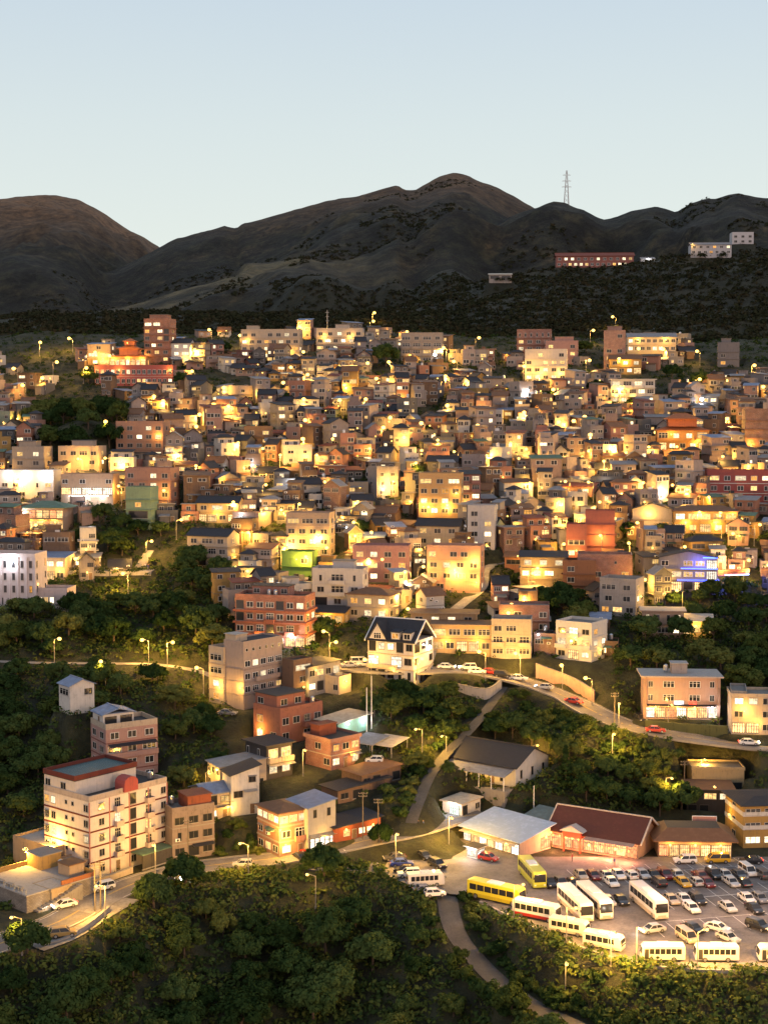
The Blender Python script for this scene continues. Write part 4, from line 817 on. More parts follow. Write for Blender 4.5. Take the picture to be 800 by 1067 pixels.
sb('apartment_building', 'salmon four-storey flats with green shutters east of the dark wooded knoll', 'building', 170, 478, 8, 17, 9, 4, P((.48,.27,.18), .2), ['w.wwx', 'wwwww', 'wwwww', 'ww.ww'], ['w', 'w', 'w', 'w'], 3.0, mark='salmon flats by the knoll', lamps=(('f', 7, 8, 700),))
sb('apartment_building', 'orange-pink paired blocks with dark windows beyond the bright canopy hall', 'building', 178, 531, 10, 15, 9, 4, P((.44,.24,.17), .25), ['wwww', 'wwxw', 'wwww', 'w.ww'], ['w', 'w', 'w', 'w'], 3.0, mark='orange-pink paired blocks')
sb('apartment_building', 'pale grey four-storey flats with penthouse below the wooded knoll', 'building', 103, 496, 6, 14, 9, 3, P((.46,.37,.30), .2), ['www', 'w.w', 'wwWw'], ['w', 'w', 'w'], 3.0, room=(-3, 4, -2, 3))
sb('apartment_building', 'pale tan flats on the western edge beside the floodlit white house', 'building', 46, 497, 6, 11, 9, 3, P((.44,.36,.28), .2), ['w.w', 'ww', 'ww'], ['w', 'w', 'w'], 3.0, room=(-4, 2, -2, 3))
sb('apartment_building', 'tall orange-lit brick block at the eastern edge of the village', 'building', 812, 475, 6, 12, 9, 5, brick((.36,.15,.06)), ['x', 'w', '', '', ''], ['', '', '', '', ''], 3.1, lamps=(('f', -4, 4, 900), ('f', 2, 2.5, 600)), mark='orange-lit brick block')
B = sb('temple', 'dark temple with sweeping orange tiled roofs and red banner in the eastern village', 'temple', 738, 470, 6, 18, 9, 2, P((.45,.24,.10), .2), ['SxwxS', 'bxxb'], ['w', 'w'], 3.5, 'hip', OTILE, .5, 'dark orange-roofed temple', (('f', 5, 3, 900), ('f', -4, 6, 500)))
c = B.room(-5, 5, -3, 3, 2.6, P((.40,.14,.08)), OTILE, z=8.6); c.hip(OTILE, 1.9, 1.2, name='upper_roof')
sb('house', 'wide curved yellow-lit teahouse with open galleries on the eastern slope', 'restaurant', 768, 556, 6, 19, 8, 2, P((.48,.32,.14), .2), ['SwSwS', 'BBBBB'], ['w', 'w'], 3.2, 'hip', T_RUST, .8, 'yellow gallery teahouse', (('f', -6, 3, 900), ('f', 3, 3, 900), ('f', 8, 6, 500)))
sb('house', 'white gabled house floodlit yellow beside a dark round tree', 'house', 700, 552, 14, 12, 8, 2, P((.55,.48,.38), .2), ['w.w', ''], ['w', ''], 3.0, 'gy', T_DARK, .4, None, (('f', -1, 4.6, 1100),))
sb('apartment_building', 'red and white striped flats with arches in the eastern village', 'building', 806, 525, 8, 21, 9, 3, P((.36,.10,.09), .15), ['wwwww', 'wwwww', 'XwXwX'], ['w', 'w', 'w'], 3.2, fr='w', bands=P(WHITEC), mark='red and white striped flats')
sb('house', 'white slim house with blue trim and bright stair lamps in the village middle', 'house', 515, 573, 10, 8, 8, 4, P((.52,.50,.50), .2), ['xw', 'wx', 'ww', 'w.'], ['w', 'w', 'w', ''], 3.0)
sb('house', 'grey gabled house with slate roof left of a lit alley in the village centre', 'house', 478, 570, 14, 13, 8, 2, P((.38,.33,.28), .25), ['wxw', 'www'], ['w', 'w'], 3.0, 'gx', T_DARK, .4)
sb('house', 'white house with balcony and slate eaves above a lit stair in the western ravine', 'house', 237, 592, 20, 13, 8, 3, P((.42,.36,.30), .3), ['woww', 'bwbw', 'wWw'], ['w', 'w', 'w'], 3.0, 'gx', T_DARK, .25, 'white eaved house above the ravine', (('r', 0, 3, 500),))
sb('house', 'dark-roofed lit house on stilts above the western ravine', 'house', 248, 545, 8, 13, 8, 2, P((.48,.36,.20), .2), ['SSwS', 'wXw'], ['w', 'w'], 3.0, 'gx', T_DARK, .7, None, (('f', 0, 2.6, 700),))
sb('house', 'concrete house shell draped with a green net beside the ravine trees', 'house', 157, 552, 12, 8, 7, 4, P((.20,.30,.22), .2), ['o', 'o', 'w', ''], ['', '', '', ''], 3.0)
# hilltop buildings far behind
B = hero('hilltop_building', 'long red-roofed building standing alone on the dark hill shoulder', 'building', 660, 278, 3, 50, 11, 7.5, P((.30,.13,.11), .2), Y=945, mark='red-roofed hilltop building'); B.walls().gable(T_RED, 'x', 2.2, .8); B.rows('f', ['wwwxxwwwwwwxxx', 'wxxwwwxwwwxw'], .1, 3.5, .35, 'w')
B = hero('hilltop_building', 'white hilltop building with lean-to roof and orange lamp at the right edge of the ridge', 'building', 762, 265, 3, 26, 10, 6.5, P((.5,.5,.52), .2), Y=935); B.walls().gable(T_GREY, 'x', 1.6, .6); B.rows('f', ['wwwwwww', 'wwwwww'], .1, 3.2, .3, 'w'); B.lamp('f', -12, 7, 800)
B = hero('hilltop_building', 'small white box house at the right end of the hilltop ridge', 'building', 785, 254, 3, 14, 9, 7, P((.55,.55,.57), .2), Y=955); B.walls().flat(SLAB, .6); B.rows('f', ['www', 'www'], .1, 3.2, .1)
B = hero('hilltop_shed', 'tiny grey shed beside a white lamp on the dark hill shoulder', 'shed', 682, 274, 3, 9, 7, 3, P(GREY), Y=948); B.walls().gable(T_GREY, 'x', 1, .4); B.lamp('f', 0, 2.6, 900, True)
B = hero('hilltop_shed', 'pale slanted roof shelter on the dark hill track', 'shed', 533, 291, 3, 14, 6, 3, P(GREY), Y=900); B.walls('shed', 1.2).shed(T_PALE, 1.2, .5); B.rows('f', ['oo'], .1, 2.6, 0)
B = hero('canopy', 'pale tin canopy lit green beneath, sheltering stalls beside two white poles', 'canopy', 352, 768, 42, 6, 10, 3.2, P((.22,.42,.32), .2)); B.walls('shed', .6).shed(T_PALE, .6, 1.0); B.rows('r', ['ggg'], .1, 2.8, 1); B.lamp('r', 3.5, 2.6, 500, True); B.lamp('r', -2, 2.6, 300, True)  # green light beneath the canopy is put into the wall colour
for (u, v, rf, lab) in ((408,790,T_PALE,'open carport with pale yellow-lit roof beside a street lamp'), (388,788,T_GREY,'open carport with dull grey roof beside the pale-roofed carport')):
    B = hero('carport', lab, 'carport', u, v, 34, 6, 6.5, 2.8, P(GREY)); m = MB(); m.hexa([(-3.3,-3.6,2.4),(3.3,-3.6,2.4),(3.3,3.6,3.3),(-3.3,3.6,3.3),(-3.3,-3.6,2.52),(3.3,-3.6,2.52),(3.3,3.6,3.42),(-3.3,3.6,3.42)], rf); B.w('roof', m)
    for x in (-2.9, 2.9):
        for y, h in ((-3.2, 2.43), (3.2, 3.2)): q = MB(); q.tube((x, y, -2), (x, y, h), .08, .08, 6, STEEL); B.w('post', q)
B = hero('ticket_booth', 'tiny white ticket booth with flat dark roof in the middle of the car park entrance', 'booth', 497, 897, 40, 2.6, 2.6, 2.4, P(WHITEC, .1)); B.walls().flat(T_DARK, 0, .5, .15); B.rows('f', ['V'], .5, 1.8, 1); B.rows('r', ['V'], .5, 1.8, 1); B.lamp('f', 0, 2.2, 350, True)
# lower left stone terraces
B = hero('house', 'long flat-roofed concrete house with tiled wall glowing amber below the white apartments', 'house', 56, 912, 40, 13, 8, 4.6, P((.42,.31,.20), .3)); B.walls().flat(CONC_L, .5); B.rows('f', ['.W.'], .2, 3.6, 0); B.rows('r', ['oWo'], .2, 3.6, 0)
B = hero('house', 'low annexe with sloped concrete roof and dark doors at the foot of the white apartments', 'house', 72, 922, 42, 5, 11, 3.2, P((.36,.27,.19), .3)); B.walls().flat(CONC, .4, .2); B.rows('r', ['ooww'], .1, 3, 0)
B = hero('stone_terrace', 'massive stone-faced terrace with stairs glowing orange at the lower left', 'terrace', 28, 952, 42, 15, 15, 3.0, STONE); B.walls(); m = MB(); m.box(-7.6, 7.6, -7.6, 7.6, 3.003, 3.2, CONC_L); B.w('deck', m); m = MB(); m.box(-7.5, 7.5, 7.2, 7.5, 3.203, 4.2, P(OCHRE, .3)); m.box(-7.5, -7.2, -7.5, 7.198, 3.203, 4.1, P(OCHRE, .3)); m.box(7.2, 7.5, 0, 7.198, 3.203, 4.0, P((.40,.16,.07), .3)); B.w('parapet', m)
m = MB()
for i in range(12): m.box(0, 1.4, -6+i*.8, -5.2+i*.8-.001, -2, .3+i*.23, CONC)
B.w('stairs', m, (7.505, 0, 0)); B.room(-7, -2.5, 2.5, 7, 2.6, P(OCHRE, .3), CONC, z=3.2); B.room(1.5, 5, 3.5, 6.8, 2.2, P(TAN, .35), T_RUST, z=3.2); B.tank(-.5, 5.5, 3.2)
m = MB(); [m.box(x, x+1.6, -6.8, -6.1, 3.2, 3.75, CONC) for x in (-6, -3, 0, 3)]; B.w('planter', m); m = MB(); m.box(-7.3, 7.3, -7.4, -7.3, 4.0, 4.08, STEEL); [m.box(-7.3+i*1.2, -7.22+i*1.2, -7.4, -7.32, 3.2, 4.0, STEEL) for i in range(13)]; B.w('railing', m)
B = hero('garden_shed', 'small stone hut with flat roof between the road bend and the stone terrace', 'shed', 54, 945, 40, 5, 4, 2.8, P((.42,.33,.22), .3)); B.walls().flat(CONC, .2, .3); B.door('r', 0, 1, 2)
# ------------------------------------------------------------------ village houses
seed(5)
for Y0 in (): pass
EXCL = [
 [(36,412),(70,405),(120,415),(150,470),(140,485),(40,478)],
 [(-60,640),(70,636),(72,606),(150,604),(150,575),(140,545),(185,548),(225,585),(238,640),(240,760),(-60,760)],
 [(60,548),(150,530),(175,560),(150,580),(70,575)],
 [(640,655),(680,642),(770,655),(860,690),(860,760),(640,760)],
 [(575,700),(645,690),(650,760),(575,760)],
 [(560,622),(600,622),(640,650),(600,655),(560,640)],
 [(380,372),(425,368),(425,390),(385,394)],
 [(725,380),(830,375),(830,392),(725,392)],
 [(690,612),(800,612),(800,640),(700,640)],
 [(310,640),(345,625),(352,690),(330,700),(315,690)],
 [(205,352),(243,350),(246,368),(210,372)], [(470,352),(540,350),(536,368),(480,372)], [(505,388),(545,380),(550,398),(510,402)], [(650,392),(720,378),(745,400),(668,410)], [(610,352),(640,346),(630,372),(612,372)], [(70,398),(150,404),(130,412),(80,410)],
 [(330,440),(372,436),(370,452),(335,454)], [(430,425),(470,420),(474,432),(432,438)], [(600,405),(632,402),(636,416),(604,418)], [(500,440),(530,436),(534,450),(502,452)],
 [(150,378),(240,388),(300,398),(296,412),(205,412),(196,402)],
]
PAL = [('cream', P(CREAM, .3)), ('grey', P(GREY, .4)), ('tan', P(TAN, .35)), ('white', P((.58,.55,.50), .3)), ('pink', P(PINK, .3)), ('brown', P(BROWN, .35)), ('brick', brick((.28,.11,.07))), ('salmon', P(SALMON, .3)), ('ochre', P(OCHRE, .3)), ('pale green', P(PALEG, .35)), ('dark grey', P((.17,.165,.16), .3)), ('rose', P((.42,.22,.19), .3)), ('buff', P((.46,.39,.30), .35))]
PAL = [(n, brick((.2,.08,.05)) if n == 'brick' else P(tuple(round(x*.80, 3) for x in c), s)) for n, c, s in [('cream',(.52,.42,.36),.3),('grey',(.36,.32,.31),.4),('tan',(.44,.32,.27),.35),('white',(.72,.68,.62),.3),('pink',PINK,.3),('brown',(.24,.16,.11),.35),('brick',None,0),('salmon',SALMON,.3),('ochre',OCHRE,.3),('pale green',PALEG,.35),('dark grey',(.19,.185,.18),.3),('rose',(.42,.22,.19),.3),('buff',(.46,.39,.30),.35)]]
PW = [10, 11, 10, 8, 7, 9, 6, 5, 4, 1, 6, 4, 9]
ROOFN = [('flat', None, 'flat parapet roof'), ('flat', None, 'flat roof'), ('room', None, 'roof room'), ('tank', None, 'roof water tank'), ('gx', T_RUST, 'rusty gabled roof'), ('gx', T_DARK, 'dark gabled roof'), ('gy', T_DARK, 'dark front-gabled roof'), ('gy', T_GREY, 'grey front gable'), ('shed', T_GREY, 'grey lean-to roof'), ('shed', T_RUST, 'rusty lean-to roof'), ('shed', T_BLUE, 'blue sheet roof'), ('shed', T_RED, 'red sheet roof'), ('over', CONC, 'overhanging slab roof'), ('hip', T_DARK, 'dark hipped roof'), ('shed', T_DARK, 'black sheet roof'), ('shed', T_GREEN, 'green sheet roof')]
RW = [6, 6, 8, 6, 7, 8, 6, 5, 8, 9, 6, 5, 7, 6, 9, 2]
NUM = {1: 'one', 2: 'two', 3: 'three', 4: 'four', 5: 'five'}
def gen_house(sink, La, Lb, n, wall, rt, rm, far, lit):
    sh = 2.8; full = n; up = n > 1 and random.random() < .42
    if up: n -= 1
    B = Blk(sink, La, Lb, n*sh+.15, wall, found=5.0); nc = max(2, int(La/ (3.6 if not far else 4.2)))
    if up:
        B.walls().flat(SLAB, random.choice((.5, .9))); k = random.uniform(.6, .98); d_ = Lb*random.uniform(.5, .75); w2 = random.choice((wall, wall, P((.36,.33,.30), .3), P((.2,.17,.15), .3)))
        U = Blk(sink, La*k, d_, sh-.2, w2, (random.choice((-1, 1))*La*(1-k)*.45, (Lb-d_)*.45, n*sh+.4), found=0.); U.walls('shed' if rt == 'shed' else None, .6, 'upper_wall')
        if rt == 'shed': U.shed(rm, .6, .5, name='upper_roof')
        elif rm and rt in ('gx', 'gy', 'hip'): U.hip(rm, 1.1, .5, name='upper_roof')
        else: q_ = MB(); q_.box(-U.a-.4, U.a+.4, -U.b-.5, U.b+.3, U.H+.003, U.H+.16, rm or random.choice((SLAB, T_RUST, T_DARK, CONC))); U.w('upper_roof', q_)
        for j in range(max(1, int(La*k/2.6))): U.win('f', -U.a+(j+.5)*U.La/max(1, int(La*k/2.6)), sh*.48, 1.5, 1.4, 'far', random.choice('wwc') if random.random() < lit else 'k')
    elif rt in ('flat', 'tank', 'room'): B.walls().flat(SLAB, random.choice((.5, .8, 1.0)))
    elif rt == 'over': B.walls().flat(rm, 0, random.uniform(.4, .9), .25)
    elif rt == 'gx': B.walls('x', 1.7).gable(rm, 'x', 1.7, .5)
    elif rt == 'gy': B.walls('y', 1.8).gable(rm, 'y', 1.8, .5)
    elif rt == 'shed': B.walls('shed', .9).shed(rm, .9, .5)
    elif rt == 'hip': B.walls().hip(rm, 1.5, .6)
    if rt == 'room' and not up:
        x = random.uniform(-La/2+.3, La/2-4.2); B.room(x, x+3.6, -Lb/2+1.5, Lb/2-1, 2.3, wall, random.choice((T_RUST, SLAB, T_DARK, T_BLUE)))
    if rt == 'tank': B.tank(random.uniform(-La/3, La/3), random.uniform(-1, 2)-(1 if up else 0), B.H+.25)
    if n > 1 and random.random() < .55: B.bands([sh*(k+1)+.12 for k in range(n-1)], random.choice((SLAB, CONC, wall)), .16, random.choice((.12, .45, .7)))
    for q in range(random.choice((0, 1, 1, 2))):
        if up or rt in ('flat', 'tank', 'room', 'over'):
            x, y_ = random.uniform(-La/2+1, La/2-1), random.uniform(-Lb/2+1, Lb/2-1); m = MB(); hh = random.uniform(.5, 1.4); m.box(-.7, .7, -.5, .5, 0, hh, random.choice((SLAB, CONC, T_RUST, T_DARK, STAINLESS))); B.w('rooftop_box', m, (x, y_, B.H+.255))
    if full < 3 and random.random() < .3:
        X_ = Blk(sink, La*random.uniform(.4, .7), 2.2, 2.3, random.choice((wall, P((.3,.26,.22), .3))), (random.uniform(-.15, .15)*La, -Lb/2-1.1, 0), found=5.); X_.walls('shed', .5, 'annexe_wall'); X_.shed(random.choice((T_RUST, T_DARK, T_GREY, SLAB)), .5, .3, name='annexe_roof')
    if far:
        if random.random() < .4: B.awning('f', random.uniform(-1, 1), 2.7, La*.6, 1.3, random.choice((T_RUST, T_DARK, T_GREY, SLAB)))
        for i in range(n):
            if random.random() < .6:
                p, r = B.fp(random.choice('rl'), random.uniform(-1, 1), .1+i*sh+.53*sh, .004); sink.inst('window', ('window', 'far', random.choice('wc') if random.random() < lit*.6 else 'k', 'f'), p, r, (random.choice((1.2, 1.8)), 1, 1.3))
            for j in range(nc):
                if random.random() < .2: continue
                p, r = B.fp('f', -La/2+(j+.5)*La/nc+random.uniform(-.2, .2), .1+i*sh+.53*sh, .004)
                sink.inst('window', ('window', 'far', random.choice('wwc') if random.random() < lit else 'k', 'f'), p, r, (random.choice((1.2, 1.6, 2.2, 2.8)), 1, random.choice((1.2, 1.4, 1.6))))
        return B
    pats = []; style = random.random()
    for i in range(n):
        s = ''
        for j in range(nc):
            q = random.random()
            if i == 0: s += 'd' if j == nc//2 else ('X' if q < .12 else ('W' if q < .5 else 'w'))
            elif style < .35: s += 'b' if j == nc-1 else ('w' if q < .8 else 'h')
            elif style < .6: s += 'W' if q < .85 else '.'
            else: s += ('c' if q < .25 else 'h' if q < .45 else 'w' if q < .86 else 's' if q < .93 else '.')
        pats.append(s)
    B.rows('f', pats, .1, sh, lit, random.choice('ffdw'))
    for i in range(n):
        for t in ((-Lb*.22, Lb*.22) if Lb > 7.5 else (0,)):
            if random.random() < .5: B.win(random.choice('rl'), t, .1+i*sh+.53*sh, 1.2, 1.2, 'two', 'w' if random.random() < lit*.7 else 'k')
    if style > .6 and n > 1 and random.random() < .5: B.balcony('f', random.uniform(-1, 1), sh+.1, La*.55, 1.0, rail=random.random() < .5)
    for q in range(random.choice((0, 1, 2, 3))): B.aircon(random.choice('ffr'), random.uniform(-.42, .42)*min(La, Lb), random.choice((1, 2, 3))*sh*.33+random.choice((0, sh))*(n > 1)+.3)
    if random.random() < .45: B.awning('f', random.uniform(-1, 1), 2.75, La*.5, 1.2, random.choice((T_RUST, T_DARK, T_GREY, T_GREEN)))
    return B
cand = []
y = 360.0
while y < 690:
    x = -y*.30+random.uniform(0, 6)
    while x < y*.30:
        La = random.choice((4.2, 4.6, 5, 5, 5.5, 5.5, 6, 6.5, 7, 8, 10)); Lb = random.uniform(4.5, 6.6)
        cx, cy = x+La/2, y+random.uniform(-2.8, 2.8); x += La+random.choice((.3, .8, 1.4, 2.5, 4))
        cand.append((cx, cy, La, Lb))
    y += 6.2
ca = np.array([(c[0], c[1]) for c in cand]); cz = height(ca[:, 0], ca[:, 1])
acc = []
for (cx, cy, La, Lb), z in zip(cand, cz):
    u, v = pix(cx, cy, z)
    if not (-30 < u < 830) or v > 704 or v < 349: continue
    if any(in_poly([u], [v], e)[0] for e in EXCL): continue
    if v < 362+10*sin(u*.021+1.2) and random.random() < .6: continue
    if u < 130 and v < 402 and random.random() < .55: continue
    if u > 715 and v < 395: continue
    if v > 640 and (u < 440 or u > 645): continue
    if any((cx-ox)**2+(cy-oy)**2 < (orad+(La+Lb)*.19)**2 for ox, oy, orad in OCC): continue
    if any(min((cx-p.x)**2+(cy-p.y)**2 for p in ln) < (hw+Lb*.5)**2 for ln, hw in ROADLINES if len(ln)): continue
    if random.random() < .05: continue
    edge = 352+22*sin(u*.013+.6)+12*sin(u*.047)
    if v < edge or (v < edge+34 and random.random() < .45): continue
    n = random.choices((1, 2, 3, 4), (30, 45, 21, 4) if v > 405 else (55, 38, 7, 0))[0]; H = n*2.8+1.2; s = F/cy
    bb = (u-La*s/2, v-H*s, u+La*s/2, v)
    def hides():
        for (x0, y0, x1, y1, yy) in HERO_BOX:
            if cy < yy:
                iw = min(bb[2], x1)-max(bb[0], x0); ih = min(bb[3], y1)-max(bb[1], y0)
                if iw > 0 and ih > 0 and iw*ih > .13*(x1-x0)*(y1-y0): return True
        return False
    while n > 1 and hides(): n -= 1; H = n*2.8+1.2; bb = (bb[0], v-H*s, bb[2], v)
    if hides(): continue
    if any((cx-q[0])**2+(cy-q[1])**2 < ((La+Lb+q[3]+q[4])*.19)**2 and abs(cx-q[0]) < (La+q[3])*.5 for q in acc): continue
    acc.append((cx, cy, z, La, Lb, n, u, v))
acc.sort(key=lambda a: a[1]-(a[5]-2)*25)
N_HERO_HOUSES = len([t for t in THINGS if t['category'] in ('house', 'building')])
N_IND = 296-N_HERO_HOUSES
mass = MB(); HOUSES = []
GRP = 'houses stacked up the village hillside'
for i, (cx, cy, z, La, Lb, n, u, v) in enumerate(acc):
    pn, wall = random.choices(PAL, PW)[0]; rt, rm, rn = random.choices(ROOFN, RW)[0]
    yaw = radians(random.choice((random.gauss(0, 10), random.gauss(-20, 12), random.gauss(25, 12))))
    base = z-.5; lit = random.choice((.04, .1, .2, .4))
    far = cy > 455
    if i < N_IND:
        o = thing('house', '', 'house', (cx, cy, base), yaw, GRP)
        B = gen_house(ObjSink(o), La, Lb, n, wall, rt, rm, far, lit)
        if random.random() < .6:
            B.lamp('f', random.uniform(-La/3, La/3), random.choice((2.4, 2.6, 3.4)), random.choice((120, 250, 400, 800)), random.random() < .1)
        HOUSES.append((o, f"{NUM[n]}-storey {pn} house with {rn}", u, v))
    else:
        M = Matrix.Translation((cx, cy, base)) @ Matrix.Rotation(yaw, 4, 'Z')
        B = gen_house(MassSink(mass, M), La, Lb, n, wall, rt, rm, True, lit)
        if random.random() < .4: B.lamp('f', random.uniform(-La/3, La/3), random.choice((2.4, 3.0)))
        if random.random() < .14: light(None, (cx+random.uniform(-3, 3), cy-Lb/2-1.8, base+3), random.choice((500, 900, 1600)), WARM)
    OCC.append((cx, cy, (La+Lb)*.24))
fh = mass.build('far_houses', fix=False); fh['kind'] = 'stuff'; fh['label'] = 'small far houses crowding the upper village slope'
# ------------------------------------------------------------------ street lamps
seed(9)
b = MB(); b.tube((0,0,-2), (0,0,6.3), .11, .07, 7, POLE); b.tube((0,0,6.25), (0,-1.3,6.65), .06, .05, 6, POLE); b.box(-.16,.16,-.16,.16,-.1,.5,CONC); PST = b.mesh('post')
b = MB(); b.hexa([(-.16,-1.95,6.56),(.16,-1.95,6.56),(.12,-1.15,6.56),(-.12,-1.15,6.56),(-.1,-1.85,6.76),(.1,-1.85,6.76),(.08,-1.2,6.76),(-.08,-1.2,6.76)], POLE); HEADM = b.mesh('lamp_head')
def bulb_mesh(mat, r): b = MB(); b.ball((0,-1.6,6.5), r, r*.85, mat, 10, 6); return b.mesh('bulb')
BM = {(k, r): bulb_mesh(m_, r) for k, m_ in (('a', BULB), ('w', BULBW)) for r in (.3, .5, .75)}
LAMPS = []
HB = list(HERO_BOX)
for cx, cy, z, La, Lb, n, u, v in acc: s = F/cy; HB.append((u-La*s/2, v-(n*2.8+.6)*s, u+La*s/2, v+1, cy))
def lamp_at(u, v, power=1100, kind='a', h=6.5, yaw=None, r=None):
    """stand a post so that its lamp shows at this spot, in front of whatever would hide it"""
    a_, b_ = ray(u, v); g = None
    YY = np.arange(700, 225, -3.0); TT = base_h(a_*YY, YY)
    for Y, T in zip(YY, TT):
        Y, T = float(Y), float(T); e = ZC+b_*Y-T
        if not (5.0 < e < 8.6): continue
        if any(x0-1 < u < x1+1 and y0-1 < v < y1+1 and Y > cy-3 for x0, y0, x1, y1, cy in HB): continue
        g = Vector((a_*Y, Y, T)); break
    if g is None:
        for k in range(60):
            p = gp(u, v+k*1.2, ymin=225)
            if pix(p.x, p.y, p.z+h)[1] >= v: g = p; break
    if g is None: g = gp(u, v+25)
    z = hz(g.x, g.y)
    yaw = random.uniform(-2, 2) if yaw is None else yaw
    off = Vector((sin(yaw), -cos(yaw), 0))*1.6
    r = r or (.3 if g.y < 330 else .5 if g.y < 500 else .75)
    o = thing('street_lamp', '', 'street lamp', (g.x-off.x, g.y-off.y, z), yaw, 'street lamps lighting the village and roads')
    put('post', PST, o); hd = put('lamp_head', HEADM, o); put('bulb', BM[(kind, r)], hd)
    light(o, (0, -1.6, 6.1-r), power*1.3, WARM if kind == 'a' else (.85,.9,1), .2)
    LAMPS.append((o, ('amber' if kind == 'a' else 'cold white')+' street lamp', u, v)); return o
for u, v in [(42,360),(72,355),(218,346),(203,365),(200,388),(147,400),(44,397),(19,423),(170,421),(238,423),(250,352),(267,445),(312,343),(389,337),(390,325),(424,346),(499,355),(462,362),(383,380),(486,396),(303,385),(406,399),(381,419),(318,440),(424,442),(421,455),(498,425),(456,460),(532,460),(292,477),(330,477),(507,475),(277,507),(464,391),(359,403),(618,347),(646,402),(614,379),(582,440),(609,433),(567,475),(613,472),(629,483),(705,468),(795,406),(691,367),(726,369),(546,430),(670,507),(638,329),(258,595),(226,518),(592,579),(582,525),(746,555),(686,520),(705,620),(370,558),(337,657),(425,629),(501,584),(174,450),(110,440),(757,440),(640,540),(540,520),(410,500),(730,500),(780,590),(655,570),(555,600),(300,560),(380,600),(90,385),(560,395)]:
    lamp_at(u, v, random.choice((2600, 3800, 5500, 8000)))
for u, v, pw in [(158,567,1800),(128,602,2200),(148,668,2200),(180,674,2000),(108,770,1300),(205,702,900),(62,672,500),(189,543,700),(433,762,900),(645,740,1500),(318,788,700),(292,868,1100),(51,877,1000),(414,877,1300),(471,857,2200),(537,679,1500),(499,690,1200),(218,797,400),(700,735,150),(735,762,900),(585,690,350),(460,760,1000),(640,770,1700),(670,985,1500),(600,951,1100),(545,925,900),(640,1040,2400),(735,1020,1800),(320,908,400),(100,925,2200),(12,958,500),(250,885,1400),(160,885,700),(380,690,600),(350,668,1300),(440,690,900),(700,812,900),(610,705,900),(800,1003,900),(25,890,900),(105,690,900),(560,752,500),(745,800,900),(590,1000,300)]:
    lamp_at(u, v, pw*4.5)
random.seed(33)
for i in range(135):
    for k in range(40):
        u, v = random.uniform(5, 795), random.uniform(362, 640)
        if any(in_poly([u], [v+14], e)[0] for e in EXCL): continue
        if any(hypot(u-L_[2], (v-L_[3])*1.3) < 13 for L_ in LAMPS): continue
        lamp_at(u, v, random.choice((1200, 2000, 3200, 5000))); break
for u, v in [(549,402),(731,414),(453,373),(24,588),(95,514)]: lamp_at(u, v, 900, 'w')
for u, v, pw in [(560,905,5000),(640,925,4000),(700,915,3600),(780,915,3600),(700,960,4400),(780,965,4400),(620,960,3000),(500,912,2600)]: light(None, flat(u, v, 7), pw*.95, (1,.55,.30), .4)  # bodiless lights added above the car park to brighten it
# utility poles along the lower road and car park
for u, v, h, lab in [(99,950,9,'first of the dark wooden utility poles by the road bend at the lower left'),(105,948,9,'second wooden utility pole of the close pair by the road bend'),(196,903,9.5,'wooden utility pole in front of the grey-brown three-storey block'),(293,893,9,'wooden utility pole at the corner of the salmon house'),(378,873,10,'tall wooden utility pole beside the lone round bush'),(394,880,9,'grey utility pole beside the roadside shops and round bush'),(556,840,9,'utility pole in front of the white hall with black roof'),(640,757,7.5,'utility pole where the upper road meets the fenced lane'),(382,758,12,'first of two tall white poles beside the pale canopy'),(387,755,12,'second of two tall white poles beside the pale canopy'),(713,800,8,'utility pole on the yellow-lit slope below the upper road')]:
    p = gp(u, v); b = MB(); m_ = FRAME_W if 'white' in lab else WOODP
    b.tube((0,0,-1.5), (0,0,h), .14, .09, 7, m_); o = b.build('utility_pole', None, (p.x, p.y, hz(p.x, p.y))); tag(o, lab, 'pole')
    if 'white' not in lab:
        for k in (.3, .9): q = MB(); q.box(-.9, .9, -.05, .05, h-k-.06, h-k+.06, WOODP); [q.tube((x, 0, h-k+.06), (x, 0, h-k+.24), .05, .04, 6, CONC_L) for x in (-.8, -.3, .3, .8)]; q.build('cross_arm', o)
# lattice mast on the ridge
p = at(590, 214, 1500); b = MB(); H = 36
for sx in (-1, 1):
    for sy in (-1, 1): b.tube((sx*3.2, sy*3.2, -14), (sx*.5, sy*.5, H), .34, .22, 4, STEEL)
for k in range(9):
    z0, z1 = -6+k*4.6, -6+(k+1)*4.6; w0, w1 = 3.2-2.7*(z0+14)/(H+14), 3.2-2.7*(z1+14)/(H+14)
    for s in (-1, 1): b.tube((-w0, s*w0, z0), (w1, s*w1, z1), .13, .13, 4, STEEL); b.tube((w0, s*w0, z0), (-w1, s*w1, z1), .13, .13, 4, STEEL); b.tube((s*w0, -w0, z0), (s*w1, w1, z1), .13, .13, 4, STEEL)
o = b.build('transmission_tower', None, p); tag(o, 'lattice steel transmission tower standing on the ridge against the sky', 'tower')
for z, w in ((19, 5), (25, 4.6), (31, 4)): q = MB(); q.tube((-w, 0, z), (w, 0, z), .26, .26, 4, STEEL); q.tube((-w, 0, z), (0, 0, z+1.6), .12, .12, 4, STEEL); q.tube((w, 0, z), (0, 0, z+1.6), .12, .12, 4, STEEL); q.build('cross_arm', o)
p = gp(341, 352); b = MB(); b.tube((0,0,0), (0,0,13), .22, .1, 5, STEEL); [b.tube((-.9,0,z), (.9,0,z), .08, .08, 4, STEEL) for z in (8, 10, 12)]; tag(b.build('antenna_mast', None, p), 'thin radio antenna mast above the wide white-lit flats', 'antenna')
p = gp(690, 695); 
